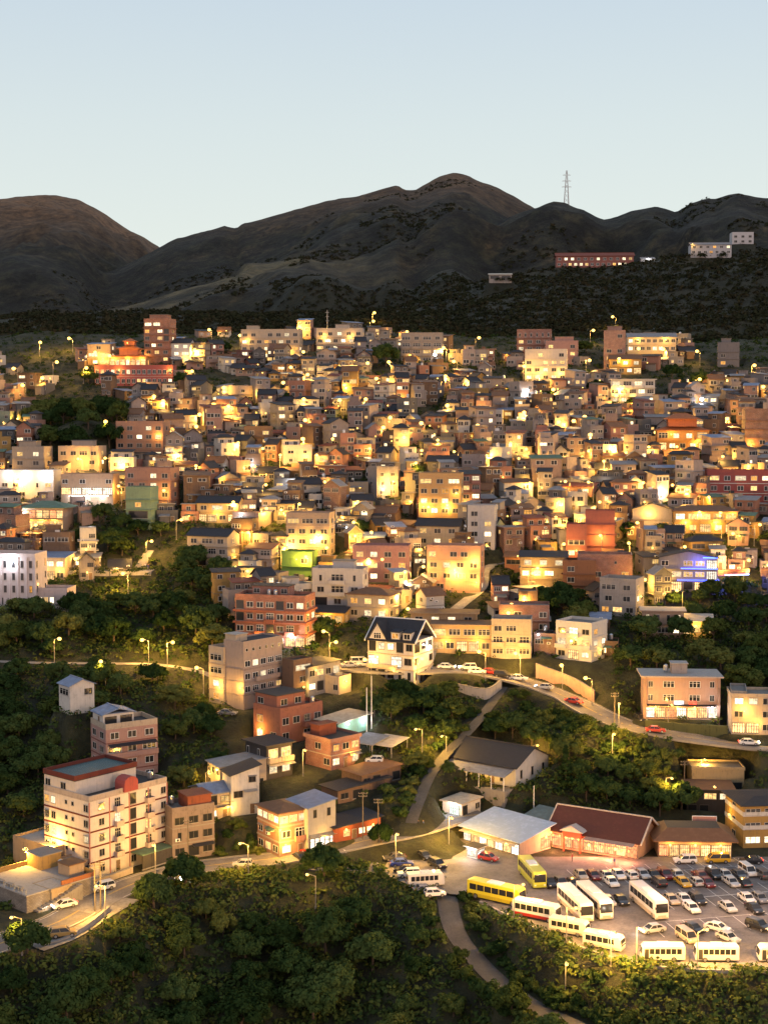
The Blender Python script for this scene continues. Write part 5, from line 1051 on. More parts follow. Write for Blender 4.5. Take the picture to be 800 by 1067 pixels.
# ------------------------------------------------------------------ vehicles
def paint_mat():
    m, t, N, L, B = nmat('car_paint'); oi = N.new('ShaderNodeObjectInfo'); L.new(oi.outputs['Color'], B.inputs['Base Color']); B.inputs['Roughness'].default_value = .28; B.inputs['Coat Weight'].default_value = .5; return m
PAINTM = paint_mat(); TYRE = simple('tyre_rubber', (.02,.02,.02), .9); RIM = simple('alloy_rim', (.45,.45,.46), .35, .8); LENS = simple('lamp_lens', (.75,.75,.72), .2); LENSR = simple('red_lens', (.35,.02,.015), .3)
def bevel_mesh(mb, name, off=.09, seg=2):
    me = mb.mesh(name); bm = bmesh.new(); bm.from_mesh(me); bmesh.ops.bevel(bm, geom=list(bm.edges), offset=off, segments=seg, affect='EDGES', profile=.6, clamp_overlap=True)
    bm.to_mesh(me); bm.free(); me.polygons.foreach_set('use_smooth', [False]*len(me.polygons)); return me
def wheel_mesh(r, w):
    b = MB(); b.tube((-w/2,0,0), (w/2,0,0), r, r, 14, TYRE); b.tube((-w/2-.012,0,0), (w/2+.012,0,0), r*.62, r*.62, 10, RIM); return b.mesh('wheel')
def join(meshes, name):
    bm = bmesh.new()
    for me in meshes: bm.from_mesh(me)
    out = bpy.data.meshes.new(name); bm.to_mesh(out); bm.free(); return out
def car_kind(kind):
    parts = []
    if kind == 'sedan': L, W, hull, cab = 2.25, .88, [(-2.25,.28),(2.2,.28),(2.28,.6),(2.2,.9),(1.5,.95),(-.95,.92),(-1.95,.78),(-2.28,.62)], (-1.15, 1.75, -.4, 1.05, .93, 1.43)
    elif kind == 'hatchback': L, W, hull, cab = 1.95, .86, [(-1.95,.28),(1.9,.28),(1.98,.6),(1.92,.98),(-.85,.95),(-1.65,.82),(-1.97,.62)], (-1.05, 1.9, -.35, 1.55, .95, 1.5)
    elif kind == 'SUV': L, W, hull, cab = 2.25, .93, [(-2.2,.36),(2.2,.36),(2.28,.7),(2.22,1.08),(-1.0,1.05),(-2.0,.95),(-2.26,.72)], (-1.15, 2.18, -.45, 1.9, 1.06, 1.7)
    else: L, W, hull, cab = 2.4, .93, [(-2.4,.32),(2.38,.32),(2.44,.7),(2.4,1.12),(-1.6,1.1),(-2.25,.95),(-2.44,.7)], (-1.85, 2.36, -1.15, 2.25, 1.1, 1.92)
    y0, y1, t0, t1, zb, zt = cab; w0, w1 = W-.06, W-.2
    b = MB(); b.prism(hull, 'x', -W, W, PAINTM); m1 = bevel_mesh(b, 'b')
    b = MB(); b.hexa([(-w1-.02,t0-.05,zt-.05),(w1+.02,t0-.05,zt-.05),(w1+.02,t1+.05,zt-.05),(-w1-.02,t1+.05,zt-.05),(-w1+.04,t0+.1,zt+.03),(w1-.04,t0+.1,zt+.03),(w1-.04,t1-.1,zt+.03),(-w1+.04,t1-.1,zt+.03)], PAINTM)
    for sx in (-1, 1):      # pillars
        for (ya, yb) in ((y0, t0), (y1, t1), ((y0+y1)/2+.05, (t0+t1)/2+.05)): b.tube((sx*(w0+.012), ya, zb-.03), (sx*(w1+.012), yb, zt-.03), .055, .05, 5, PAINTM)
    m2 = b.mesh('r'); body = join([m1, m2], 'body'); body.materials.append(PAINTM)
    b = MB(); b.hexa([(-w0,y0,zb-.04),(w0,y0,zb-.04),(w0,y1,zb-.04),(-w0,y1,zb-.04),(-w1,t0,zt-.06),(w1,t0,zt-.06),(w1,t1,zt-.06),(-w1,t1,zt-.06)], GLASS)
    parts += [('body', body, (0,0,0)), ('cabin_glass', b.mesh('cabin_glass'), (0,0,0))]
    r = .33 if kind in ('sedan', 'hatchback') else .38; wm = wheel_mesh(r, .22)
    for sx in (-1, 1):
        for yy in (-L*.62, L*.6): parts.append(('wheel', wm, (sx*(W-.08), yy, r)))
    return parts, W, L, zb
KINDS_ = {k: car_kind(k) for k in ('sedan', 'hatchback', 'SUV', 'van')}
def lensmesh(name, mat, w=.34, h=.15): b = MB(); b.box(-w/2, w/2, -.05, .05, -h/2, h/2, mat); return b.mesh(name)
HLM, TLM, HLG, TLG = lensmesh('headlight', LENS), lensmesh('tail_light', LENSR), lensmesh('headlight', HEADW, .4, .22), lensmesh('tail_light', TAILR, .36, .18)
def road_z(x, y):
    best = (1e9, None)
    for ln, hw in ROADLINES:
        for p in ln:
            d = (p.x-x)**2+(p.y-y)**2
            if d < best[0]: best = (d, p.z)
    return best[1] if best[0] < 64 else hz(x, y)
CARCOL = {'white': (.72,.72,.70), 'silver': (.42,.43,.44), 'black': (.015,.015,.017), 'dark grey': (.07,.07,.075), 'dark red': (.14,.015,.015), 'red': (.42,.03,.02), 'yellow': (.62,.36,.02), 'blue': (.03,.06,.30), 'gold': (.30,.20,.07), 'beige': (.45,.37,.27), 'grey': (.2,.2,.21)}
CARS = []
def car(kind, colr, pos, head, area, lights='', note=None):
    rz = atan2(head[0], -head[1]); o = thing('parked_car' if not lights else 'car', '', 'van' if kind == 'van' else 'car', pos, rz, 'cars on the roads and in the car parks')
    parts, W, L, zb = KINDS_[kind]
    for nm, me, loc in parts:
        c = put(nm, me, o, loc)
        if nm == 'body': c.color = (*CARCOL[colr], 1)
    for sx in (-1, 1):
        put('headlight', HLG if 'h' in lights else HLM, o, (sx*(W-.25), -L-.0, zb-.22)); put('tail_light', TLG if 't' in lights else TLM, o, (sx*(W-.24), L-.0, zb-.12))
    if 'h' in lights: light(o, (0, -L-1.2, .8), 60, (1,.9,.75), .1)
    CARS.append((o, f"{colr} {kind}", area, pos)); return o
def lotcar(zx, zy, kind, colr, area, hd=None, lights='', flip=False):
    u, v = 580+zx/3.636, 830+zy/3.636; p = flat(u, v, .8); h = Vector(hd) if hd else HEAD*(-1 if flip else 1)
    car(kind, colr, (p.x, p.y, .1), (h.x+random.uniform(-.04, .04), h.y, 0), area, lights)
R1, R1b, R2, R2b, R3 = 'in the rear parking row facing the restaurants', 'in the second parking row just below the rear row', 'in the middle parking row of the car park', 'parked nose-out below the middle row', 'standing in the open lower part of the car park'
for zx, k, c, fl in [(91,'sedan','beige',0),(137,'sedan','dark red',0),(184,'sedan','silver',1),(232,'sedan','white',0),(279,'hatchback','white',1),(323,'sedan','silver',0),(363,'sedan','black',1),(410,'SUV','dark red',0),(452,'sedan','silver',1),(541,'sedan','dark red',1),(594,'SUV','black',0),(637,'sedan','silver',0),(690,'sedan','dark grey',0),(775,'SUV','dark grey',1)]: lotcar(zx, 293+random.uniform(-3, 3), k, c, R1, flip=fl)
for zx, k, c, fl in [(205,'sedan','white',0),(385,'SUV','black',1),(477,'sedan','yellow',0),(525,'hatchback','silver',1),(568,'sedan','dark red',0),(660,'sedan','silver',0),(706,'sedan','black',1)]: lotcar(zx, 321+random.uniform(-2, 3), k, c, R1b, flip=fl)
lotcar(722, 281, 'van', 'white', R1)
for zx, zy, k, c in [(192,392,'sedan','silver'),(242,391,'sedan','black'),(433,388,'sedan','beige'),(481,386,'sedan','white'),(532,390,'SUV','black'),(720,383,'sedan','white'),(769,384,'hatchback','grey')]: lotcar(zx, zy, k, c, R2)
for zx, zy, k, c in [(510,419,'sedan','white'),(647,416,'sedan','silver'),(748,422,'sedan','black')]: lotcar(zx, zy, k, c, R2b)
lotcar(363, 500, 'sedan', 'silver', R3, (-.9,-.35,0), 'h'); lotcar(515, 497, 'sedan', 'black', R3, (.5,-.85,0)); lotcar(492, 530, 'van', 'beige', R3, (.35,-.94,0)); lotcar(608, 494, 'sedan', 'white', R3, (.75,-.66,0)); lotcar(648, 531, 'sedan', 'silver', R3, (.5,-.86,0)); lotcar(763, 488, 'SUV', 'black', R3, (.6,-.8,0))
S1 = 'pulled up in front of the shop under the pink billboard'
lotcar(485, 240, 'SUV', 'white', S1, (-1,-.05,0)); lotcar(608, 238, 'van', 'yellow', S1, (-1,-.03,0)); lotcar(735, 241, 'sedan', 'black', S1, (-1,.0,0), 't')
S2 = 'beside the white coaches below the restaurant'
lotcar(14, 322, 'sedan', 'dark grey', S2, (.3,-.95,0)); lotcar(62, 326, 'sedan', 'black', S2)
def leftcar(zx, zy, kind, colr, area, hd, lights=''):
    u, v = 360+zx/3.636, 830+zy/3.636; p = flat(u, v, .8); car(kind, colr, (p.x, p.y, .1), hd, area, lights)
A1, A2 = 'in the small lot beside the lone round bush', 'lined up along the car park entrance drive'
for a in [(185,228,'sedan','dark grey',A1,(-.95,-.2)),(212,250,'sedan','blue',A1,(.95,.1)),(226,274,'sedan','black',A1,(-.95,.1)),(240,292,'SUV','white',A1,(-.95,-.1)),(252,190,'SUV','white',A2,(-.5,.85)),(296,222,'sedan','black',A2,(.5,-.85)),(347,256,'SUV','black',A2,(.5,-.85)),(300,350,'sedan','grey',A1,(.9,.2)),(338,364,'hatchback','white',A1,(.95,.2)),(541,230,'hatchback','red','waiting at the tiny white ticket booth',(.8,-.5)),(770,326,'SUV','black','behind the yellow coach near the restaurant',(.3,-.95))]: leftcar(*a)
A3 = 'on the roadside strip in front of the salmon house'
for zx, zy, k, c in [(455,538,'SUV','red'),(453,572,'sedan','black'),(514,567,'sedan','dark grey'),(577,562,'sedan','silver'),(613,532,'sedan','black'),(651,562,'sedan','white')]:
    u, v = 200+zx/4, 750+zy/4; p = flat(u, v, .8); car(k, c, (p.x, p.y, .1), (.45,-.9), A3)
def roadcar(u, v, k, c, hd, area, lights=''):
    p = gp(u, v+2); car(k, c, (p.x, p.y, road_z(p.x, p.y)+.02), hd, area, lights)
for a in [(67,944,'sedan','white',(-.85,-.6),'driving down the road bend at the lower left','ht'),(107,926,'SUV','white',(-.8,-.6),'parked along the garden wall of the white apartments'),(66,973,'SUV','gold',(.95,.3),'parked inside the curved retaining wall'),(199,904,'hatchback','white',(-.95,-.3),'passing the grey-brown block on the lower road','ht'),(253,902,'hatchback','silver',(-1,0),'on the lower road above the wooded slope'),(176,919,'sedan','dark grey',(.95,.3),'half hidden behind the big round tree on the lower road','h'),
  (465,691,'sedan','white',(1,-.1),'on the upper road beside the guesthouse','h'),(487,694,'SUV','white',(-1,0),'on the upper road beside the guesthouse','h'),(497,702,'sedan','white',(1,-.1),'by the hedge above the concrete wall'),(510,698,'sedan','red',(1,-.3),'in the queue on the upper road','t'),(524,703,'SUV','black',(1,-.4),'in the queue on the upper road','t'),(540,707,'sedan','white',(1,-.4),'at the head of the queue on the upper road','t'),(567,716,'sedan','silver',(-.9,.4),'coming up the bend of the upper road','h'),(598,733,'sedan','red',(.8,-.6),'passing the pinkish retaining wall','t'),(683,763,'sedan','red',(.95,-.15),'on the upper road below the pink shop building','t'),(780,775,'sedan','white',(1,-.1),'at the far end of the upper road','ht'),(667,746,'SUV','black',(.2,-1),'parked at the side of the pink shop building'),
  (375,684,'van','white',(.95,.2),'among the cars under the lamp behind the guesthouse'),(364,692,'sedan','silver',(.9,.2),'among the cars under the lamp behind the guesthouse'),(381,688,'sedan','white',(-1,0),'among the cars under the lamp behind the guesthouse'),(390,791,'hatchback','white',(-1,.1),'beside the brick red house on the slope'),(237,744,'sedan','grey',(1,-.2),'beside the foot of the beige tower block')]: roadcar(*a)
# buses
def bus(name, label, L, W, H, pos, head, colr, skirt=None, nw=5, lights=''):
    rz = atan2(head[0], -head[1]); o = thing(name, label, 'bus', pos, rz, 'buses in the car park')
    b = MB(); b.prism([(-L/2,.38),(L/2,.38),(L/2,H-.05),(L/2-.15,H),(-L/2+.5,H),(-L/2+.12,H-.45),(-L/2,1.3)], 'x', -W/2, W/2, PAINTM); c = put('body', bevel_mesh(b, 'body', .11, 2), o); c.color = (*colr, 1)
    z0, z1 = H*.5, H*.83; n = nw; step = (L-1.7)/n
    for sx in (-1, 1):
        for k in range(n):
            y = -L/2+1.2+k*step; b = MB(); x = sx*(W/2+.012); b.box(min(x, x-sx*.03), max(x, x-sx*.03), y+.06, y+step-.06, z0, z1, GLASS); b.build('side_window', o)
        for yy in ([-L/2+1.5, L/2-1.8]): put('wheel', wheel_mesh(.42 if L < 9 else .52, .28), o, (sx*(W/2-.13), yy, .42 if L < 9 else .52))
        b = MB(); b.box(-.16, .16, -.05, .04, -.12, .12, HEADW if 'h' in lights else LENS); b.build('headlight', o, (sx*(W/2-.32), -L/2-.0, .85)); b = MB(); b.box(-.14, .14, -.04, .05, -.2, .2, LENSR); b.build('tail_light', o, (sx*(W/2-.3), L/2, 1.0))
        b = MB(); b.box(-.03, .03, -.3, 0, 0, .05, DARKM); b.box(-.1, .1, -.34, -.28, -.35, .05, DARKM); b.build('wing_mirror', o, (sx*(W/2+.05), -L/2+.1, H*.72))
    b = MB(); b.hexa([(-W/2+.12,-L/2-.02,H*.42),(W/2-.12,-L/2-.02,H*.42),(W/2-.12,-L/2+.06,H*.42),(-W/2+.12,-L/2+.06,H*.42),(-W/2+.16,-L/2+.1,H-.47),(W/2-.16,-L/2+.1,H-.47),(W/2-.16,-L/2+.2,H-.47),(-W/2+.16,-L/2+.2,H-.47)], GLASS); b.build('windscreen', o)
    b = MB(); b.box(-W/2+.25, W/2-.25, L/2-.03, L/2+.015, H*.52, H*.82, GLASS); b.build('rear_window', o)
    b = MB(); b.box(-W*.33, W*.33, -L*.12, L*.14, H-.01, H+.2, FRAME_W); b.build('roof_unit', o)
    x = W/2+.014; b = MB(); b.box(x-.03, x, -L/2+.45, -L/2+1.15, .5, H*.82, DARKM); b.build('door', o)
    if skirt:
        b = MB(); m_ = simple('skirt_paint', skirt, .35)
        for sx in (-1, 1): x = sx*(W/2+.01); b.box(min(x, x-sx*.04), max(x, x-sx*.04), -L/2+.15, L/2-.15, .42, H*.32, m_)
        b.box(-W/2+.1, W/2-.1, -L/2-.012, -L/2+.03, .42, H*.28, m_); b.build('skirt', o)
    return o
def bp(u, v, zc): p = flat(u, v, zc); return (p.x, p.y, .1)
WB = (.70,.66,.60); YB = (.58,.50,.03)
bus('coach', 'white coach parked first beside the minibus, nearest the yellow coaches', 12, 2.5, 3.5, bp(599,941,1.8), HEAD, WB, (.45,.36,.26), 6)
bus('coach', 'white coach parked close alongside another, on its side nearer the parked cars', 12, 2.5, 3.5, bp(619,938.5,1.8), HEAD, WB, (.40,.33,.25), 6)
bus('coach', 'white coach standing alone among the cars in the middle of the car park', 12, 2.5, 3.5, bp(675.5,938.5,1.8), HEAD, (.66,.64,.62), (.5,.42,.32), 6)
bus('coach', 'bright yellow coach parked at the corner of the car park above the grassy bank', 11, 2.5, 3.3, bp(517,930,1.7), (.82,-.57), YB, (.45,.36,.02), 6, 'h')
bus('coach', 'yellow-green coach seen end-on in front of the red-tiled restaurant', 11, 2.5, 3.3, bp(554,909,1.7), (.18,-.98), (.48,.52,.05), (.36,.4,.04), 6)
bus('bus', 'white bus with a red lower band behind the bright yellow coach', 8.5, 2.3, 3.0, bp(559,949,1.5), (.85,-.53), (.72,.70,.66), (.45,.04,.03), 6)
bus('minibus', 'cream minibus in the diagonal line, next to the bus with the red band', 6.8, 2.1, 2.6, bp(593,966,1.3), (.88,-.48), (.68,.62,.52), (.55,.46,.34), 5)
bus('minibus', 'cream minibus at the lower end of the diagonal line above the grassy bank', 6.8, 2.1, 2.6, bp(629,981,1.3), (.86,-.5), (.68,.62,.52), (.55,.46,.34), 5)
bus('minibus', 'white minibus seen side-on beside the lamp pole at the lower edge of the car park', 7, 2.1, 2.65, bp(690,993,1.3), (-1,.02), (.72,.68,.60), None, 6)
bus('minibus', 'white minibus seen side-on with two people standing at its front', 7, 2.1, 2.65, bp(746,993.5,1.3), (-1,.02), (.72,.68,.60), None, 6)
bus('minibus', 'white minibus cut off by the edge of the photograph', 7, 2.1, 2.65, bp(812,994,1.3), (-1,.02), (.72,.68,.60), None, 6)
bus('minibus', 'white minibus beside the top of the descending road, side-on above parked cars', 7, 2.1, 2.7, bp(443,917,1.3), (.98,.2), (.70,.66,.60), None, 6)
# ------------------------------------------------------------------ people
def person_mesh(walk, top, leg, seed_):
    J = {'pel': (0,0,.95,.13), 'bel': (0,-.01,1.1,.125), 'che': (0,.0,1.3,.145), 'nk': (0,0,1.49,.06), 'hd': (0,-.02,1.63,.10), 'hd2': (0,-.01,1.72,.085)}
    a = .22 if walk else .03
    for s, k in ((-1, 'l'), (1, 'r')):
        d = a*s
        J['hip'+k] = (s*.09,0,.9,.095); J['kn'+k] = (s*.1,-d*.6-.02,.5,.065); J['an'+k] = (s*.1,-d+.03,.09,.045); J['to'+k] = (s*.11,-d-.13,.04,.035)
        J['sh'+k] = (s*.18,0,1.42,.065); J['el'+k] = (s*.235,d*.5+.02,1.15,.045); J['wr'+k] = (s*.23,d*.9-.08,.92,.03); J['ha'+k] = (s*.225,d*.9-.11,.82,.034)
    E = [('pel','bel'),('bel','che'),('che','nk'),('nk','hd'),('hd','hd2')]
    for k in 'lr': E += [('pel','hip'+k),('hip'+k,'kn'+k),('kn'+k,'an'+k),('an'+k,'to'+k),('che','sh'+k),('sh'+k,'el'+k),('el'+k,'wr'+k),('wr'+k,'ha'+k)]
    ks = list(J); me = bpy.data.meshes.new('person_frame'); me.from_pydata([J[k][:3] for k in ks], [(ks.index(a_), ks.index(b_)) for a_, b_ in E], [])
    o = bpy.data.objects.new('person_frame', me); COL.objects.link(o); mod = o.modifiers.new('s', 'SKIN')
    for i, k in enumerate(ks): me.skin_vertices[0].data[i].radius = (J[k][3], J[k][3]*.85)
    me.skin_vertices[0].data[0].use_root = True
    o.modifiers.new('u', 'SUBSURF').levels = 1
    dg = bpy.context.evaluated_depsgraph_get(); out = bpy.data.meshes.new_from_object(o.evaluated_get(dg)); bpy.data.objects.remove(o)
    out.materials.clear(); SK, HA = simple('skin', (.42,.25,.17), .6), simple('hair', (.02,.015,.012), .6)
    for m_ in (simple('cloth', top, .9), simple('cloth', leg, .9), SK, HA): out.materials.append(m_)
    for p in out.polygons:
        c = p.center; p.material_index = (1 if c.z < .97 and abs(c.x) < .19 else 0) if c.z < 1.47 else 2
        if c.z < .93 and abs(c.x) > .19: p.material_index = 2
        if c.z > 1.7 or (c.z > 1.6 and c.y > .03): p.material_index = 3
    out.name = 'person'; return out
PM = [person_mesh(w, t, l, i) for i, (w, t, l) in enumerate([(0,(.7,.7,.68),(.05,.05,.07)),(1,(.05,.05,.06),(.1,.1,.14)),(0,(.35,.05,.05),(.03,.03,.04)),(1,(.55,.5,.4),(.06,.07,.12)),(0,(.08,.12,.3),(.2,.18,.15))])]
PD = ['white shirt and dark trousers', 'black top, mid-stride', 'dark red top and black trousers', 'pale top and blue trousers, walking', 'blue jacket and beige trousers']
def person(u, v, k, where, z=None, grp=None):
    p = flat(u, v, z) if z is not None else gp(u, v)
    if z is None: p.z = road_z(p.x, p.y)
    o = put('person', PM[k], None, p, random.uniform(-3, 3)); tag(o, f'person in {PD[k]} {where}', 'person', grp)
person(725, 999, 0, 'at the front of a white minibus', .1); person(729, 1001, 1, 'beside the front of a white minibus', .1); person(505, 886, 3, 'walking near the tiny ticket booth', .1); person(596, 898, 2, 'in front of the red-tiled restaurant', .1); person(640, 903, 4, 'outside the red-tiled restaurant', .1); person(436, 858, 1, 'crossing the main road above the car park'); person(441, 857, 4, 'on the road edge above the car park')
# crowd on the lantern-lit terrace
tp = gp(112, 600); TZ = tp.z+1.6; PADS.append(('b', (tp.x, tp.y+2, -.03, 12.5, 4, TZ-.25), 0, 2))
b = MB(); b.box(-13, 13, -4.4, 4.4, -7, 0, CONC_L); o = b.build('viewing_terrace', None, (tp.x, tp.y+2, TZ), -.03); tag(o, 'long viewing terrace crowded with people above the dark ravine', 'terrace', None); LANDMARK.append(('crowded viewing terrace', 112, 598))
q = MB()
for i in range(27): q.box(-13+i, -12.95+i, -4.35, -4.3, 0, 1, DARKM)
q.box(-13, 13, -4.36, -4.29, 1.0, 1.06, DARKM); q.build('railing', o)
for i in range(26):
    x, y_ = tp.x+random.uniform(-11, 12), tp.y+2+random.uniform(-3.8, 2.5); k = i % 5
    o = put('person', PM[k], None, (x, y_, TZ), random.uniform(-3, 3)); tag(o, f'person in {PD[k]} among the crowd on the viewing terrace', 'person', 'crowd on the viewing terrace')
for x in (-9, -2, 6): light(None, (tp.x+x, tp.y+1, TZ+4), 900)
# stone stairs climbing beside the terrace
s0, s1 = gp(140, 600), gp(156, 574); n = 26; dv = (s1-s0)/n; dv2 = Vector((dv.y, -dv.x, 0)).normalized(); b = MB()
for i in range(n):
    c = s0+dv*i; A_ = c-dv2*1.3; B_ = c+dv2*1.3; e = Vector((dv.x, dv.y, 0)); z = Vector((0, 0, 1)); b.hexa([A_-z, B_-z, B_+e-z, A_+e-z, A_+z*.35, B_+z*.35, B_+e+z*.35, A_+e+z*.35], CONC_L)
tag(b.build('stone_staircase'), 'straight stone staircase glowing yellow as it climbs beside the viewing terrace', 'stairs')
# ------------------------------------------------------------------ vegetation
seed(21)
FOL = foliage('leaves_dark', (.014,.030,.010), (.034,.062,.020), (.075,.108,.034))
FOL2 = foliage('leaves_mid', (.028,.044,.012), (.066,.092,.024), (.14,.15,.042))
BARK = simple('bark', (.09,.065,.045), .95)
def quads(name, C, N, size, mats, mi=None):
    """one mesh of leaf quads: centres C, normals N, half sizes"""
    n = len(C); N = N/np.maximum(np.linalg.norm(N, axis=1, keepdims=True), 1e-6)
    R = RNG.normal(size=(n, 3)); T = np.cross(N, R); T /= np.maximum(np.linalg.norm(T, axis=1, keepdims=True), 1e-6); B_ = np.cross(N, T)
    s = size[:, None]; a, b_ = T*s, B_*s*.62
    V = np.stack([C-a, C-b_*1.0, C+a, C+b_*1.0], 1).reshape(-1, 3)
    me = bpy.data.meshes.new(name); me.vertices.add(4*n); me.vertices.foreach_set('co', V.astype(np.float32).ravel())
    me.loops.add(4*n); me.loops.foreach_set('vertex_index', np.arange(4*n, dtype=np.int32)); me.polygons.add(n)
    me.polygons.foreach_set('loop_start', np.arange(0, 4*n, 4, dtype=np.int32)); me.polygons.foreach_set('loop_total', np.full(n, 4, np.int32))
    for m_ in mats: me.materials.append(m_)
    if mi is not None: me.polygons.foreach_set('material_index', mi.astype(np.int32))
    me.update(calc_edges=True); me.validate(); return me
def sph(n):
    v = RNG.normal(size=(n, 3)); return v/np.linalg.norm(v, axis=1, keepdims=True)
def crown(kind, R, H, nc, nl, leaf, mat):
    C = []; N = []
    for k in range(nc):
        if kind == 'broad':
            d = sph(1)[0]; d[2] = abs(d[2])*1.1-.28; d /= np.linalg.norm(d); r = RNG.uniform(.35, 1.0)**.6*RNG.uniform(.75, 1.12)
            c = np.array([d[0]*R*r, d[1]*R*r, H*.58+d[2]*H*.42*r]); rc = R*RNG.uniform(.2, .36); fl = .75
        elif kind == 'round':
            d = sph(1)[0]; d[2] = abs(d[2])*1.2-.35; r = RNG.uniform(.6, .9); c = np.array([d[0]*R*r, d[1]*R*r, H*.5+d[2]*H*.42*r]); rc = R*.3; fl = .9
        elif kind == 'bush':
            d = sph(1)[0]; d[2] = abs(d[2]); r = RNG.uniform(.3, 1); c = np.array([d[0]*R*r, d[1]*R*r, .25+d[2]*H*.75*r]); rc = R*RNG.uniform(.25, .42); fl = .7
        else:
            t = RNG.uniform(.08, 1); w = (1-t)**.8*R; a = RNG.uniform(0, 2*pi); rr = RNG.uniform(.4, 1)*w; c = np.array([cos(a)*rr, sin(a)*rr, t*H]); rc = .25*R*(1.15-t*.7); fl = .8
        d = sph(nl); q = RNG.uniform(.45, 1.05, (nl, 1)); p = c+d*q*rc*np.array([1, 1, fl]); C.append(p)
        o = (p-np.array([0, 0, H*.4])); o /= np.maximum(np.linalg.norm(o, axis=1, keepdims=True), .01)
        N.append(d*.8+o*.5+RNG.normal(size=(nl, 3))*.45+np.array([0, 0, .35]))
    C = np.concatenate(C); N = np.concatenate(N); return quads('crown', C, N, leaf*RNG.uniform(.6, 1.3, len(C)), [mat])
def trunk(H, r, R, n=5):
    b = MB(); top = H*.55; b.tube((0,0,-1.5), (.1,0,top*.5), r*1.25, r*.85, 8, BARK); b.tube((.1,0,top*.5), (0,.1,top), r*.85, r*.5, 8, BARK)
    for k in range(n):
        a = 2*pi*k/n+random.random(); z = top*random.uniform(.45, 1); b.tube((.05,.05,z), (cos(a)*R*.6, sin(a)*R*.6, z+H*.25), r*.45, r*.12, 6, BARK)
    return b.mesh('trunk')
TP = []
for k in range(7): R, H = (4.2,7.6) if k % 2 else (3.8,6.6); TP.append((crown('broad', R, H, 44, 125, .36, (FOL, FOL, FOL2)[k % 3]), trunk(H, .24, R), R))
TB = [(crown('bush', 2.0, 2.6, 20, 110, .22, (FOL2, FOL)[k % 2]), trunk(2.2, .09, 1.4, 4), 2.0) for k in range(4)]
TR = [(crown('round', 3.6, 6.2, 46, 130, .30, FOL), trunk(5.5, .25, 2.6), 3.6)]
TC = [(crown('cone', 2.0, 9.5, 60, 70, .26, FOL), trunk(8, .18, 1, 3), 2.0)]
TREES = []
def tree(x, y, pr, sc, label='', group=None, name='tree', cat='tree', z=None):
    z = hz(x, y) if z is None else z
    o = thing(name, label, cat, (x, y, z-.25), random.uniform(0, 6.28), group); o.scale = (sc*random.uniform(.9, 1.1), sc*random.uniform(.9, 1.1), sc*random.uniform(.85, 1.15))
    put('trunk' if cat == 'tree' else 'stem', pr[1], o); put('crown' if cat == 'tree' else 'foliage', pr[0], o); TREES.append(o); return o
OA = np.array([(a, b_, r) for a, b_, r in OCC])
def free(x, y, r, roads=True):
    d = np.hypot(OA[:, 0]-x, OA[:, 1]-y)-OA[:, 2]
    if d.min() < r: return False
    if roads:
        for ln, hw in ROADLINES:
            for p in ln:
                if (p.x-x)**2+(p.y-y)**2 < (hw+r)**2: return False
    return True
LOTW = [(flat(u, v).x, flat(u, v).y) for u, v in LOT]
def forest(poly, yr, spacing, cap, protos, sc, label, group, rroad=1.6, name='tree', cat='tree', rocc=.9, clear=None):
    pts = []; tries = 0; k = 0
    xs = [at(u, v, yr[1]).x for u, v in poly]+[at(u, v, yr[0]).x for u, v in poly]
    N = 6000; X = RNG.uniform(min(xs), max(xs), N); Y = RNG.uniform(yr[0], yr[1], N); Z = height(X, Y)
    U, V = np.array([pix(a, b_, c) for a, b_, c in zip(X, Y, Z)]).T; ok = in_poly(U, V, poly) & ~in_poly(X, Y, LOTW)
    for i in np.nonzero(ok)[0]:
        x, y = X[i], Y[i]
        if len(pts) >= cap: break
        if any((x-a)**2+(y-b_)**2 < spacing**2 for a, b_ in pts): continue
        if not free(x, y, rocc, False) or not free(x, y, rroad): continue
        s_ = random.uniform(*sc)
        if clear is not None and in_poly([U[i]-8, U[i]+8, U[i]], [V[i]-8.2*s_*F/y]*3, clear).any(): continue
        pts.append((x, y)); tree(x, y, random.choice(protos), s_, label, group, name, cat, Z[i])
    return len(pts)
fz = []
CLEAR = [(-60,960),(60,928),(130,900),(290,876),(400,870),(480,905),(480,926),(430,930),(396,908),(290,902),(200,910),(138,930),(108,955),(52,987),(-60,1003)]
fz.append(forest([(-60,1000),(50,1003),(112,965),(150,945),(195,922),(290,912),(392,918),(440,935),(466,960),(480,1000),(520,1045),(580,1085),(580,1500),(-60,1500)], (178, 272), 4.3, 112, TP, (.55, 1.12), 'one of the dense dark trees filling the wooded slope below the lower road', 'trees on the wooded slope below the lower road', clear=CLEAR))
fz.append(forest([(496,958),(560,988),(640,1014),(720,1020),(860,1022),(860,1400),(610,1400),(575,1060),(520,1020)], (190, 250), 2.9, 46, TB, (.7, 1.1), 'one of the lamp-lit bushes on the grassy bank below the car park', 'bushes on the bank below the car park', 1.0, 'bush', 'bush'))
fz.append(forest([(545,735),(570,722),(625,752),(700,780),(725,800),(716,845),(680,853),(610,842),(585,800),(548,775),(515,770),(515,740)], (288, 345), 4.3, 32, TP, (.6, .95), 'one of the dense trees on the bank between the restaurant and the upper road', 'trees on the bank below the upper road', 1.3, clear=[(525,640),(660,640),(860,700),(860,792),(700,786),(640,776),(590,760),(550,742),(520,722)]))
fz.append(forest([(530,722),(570,732),(625,758),(700,782),(760,792),(725,815),(640,800),(560,770)], (295, 345), 2.3, 40, TB, (.7, 1.2), 'one of the low bushes filling the bank just below the upper road', 'bushes on the bank below the upper road', .9, 'bush', 'bush'))
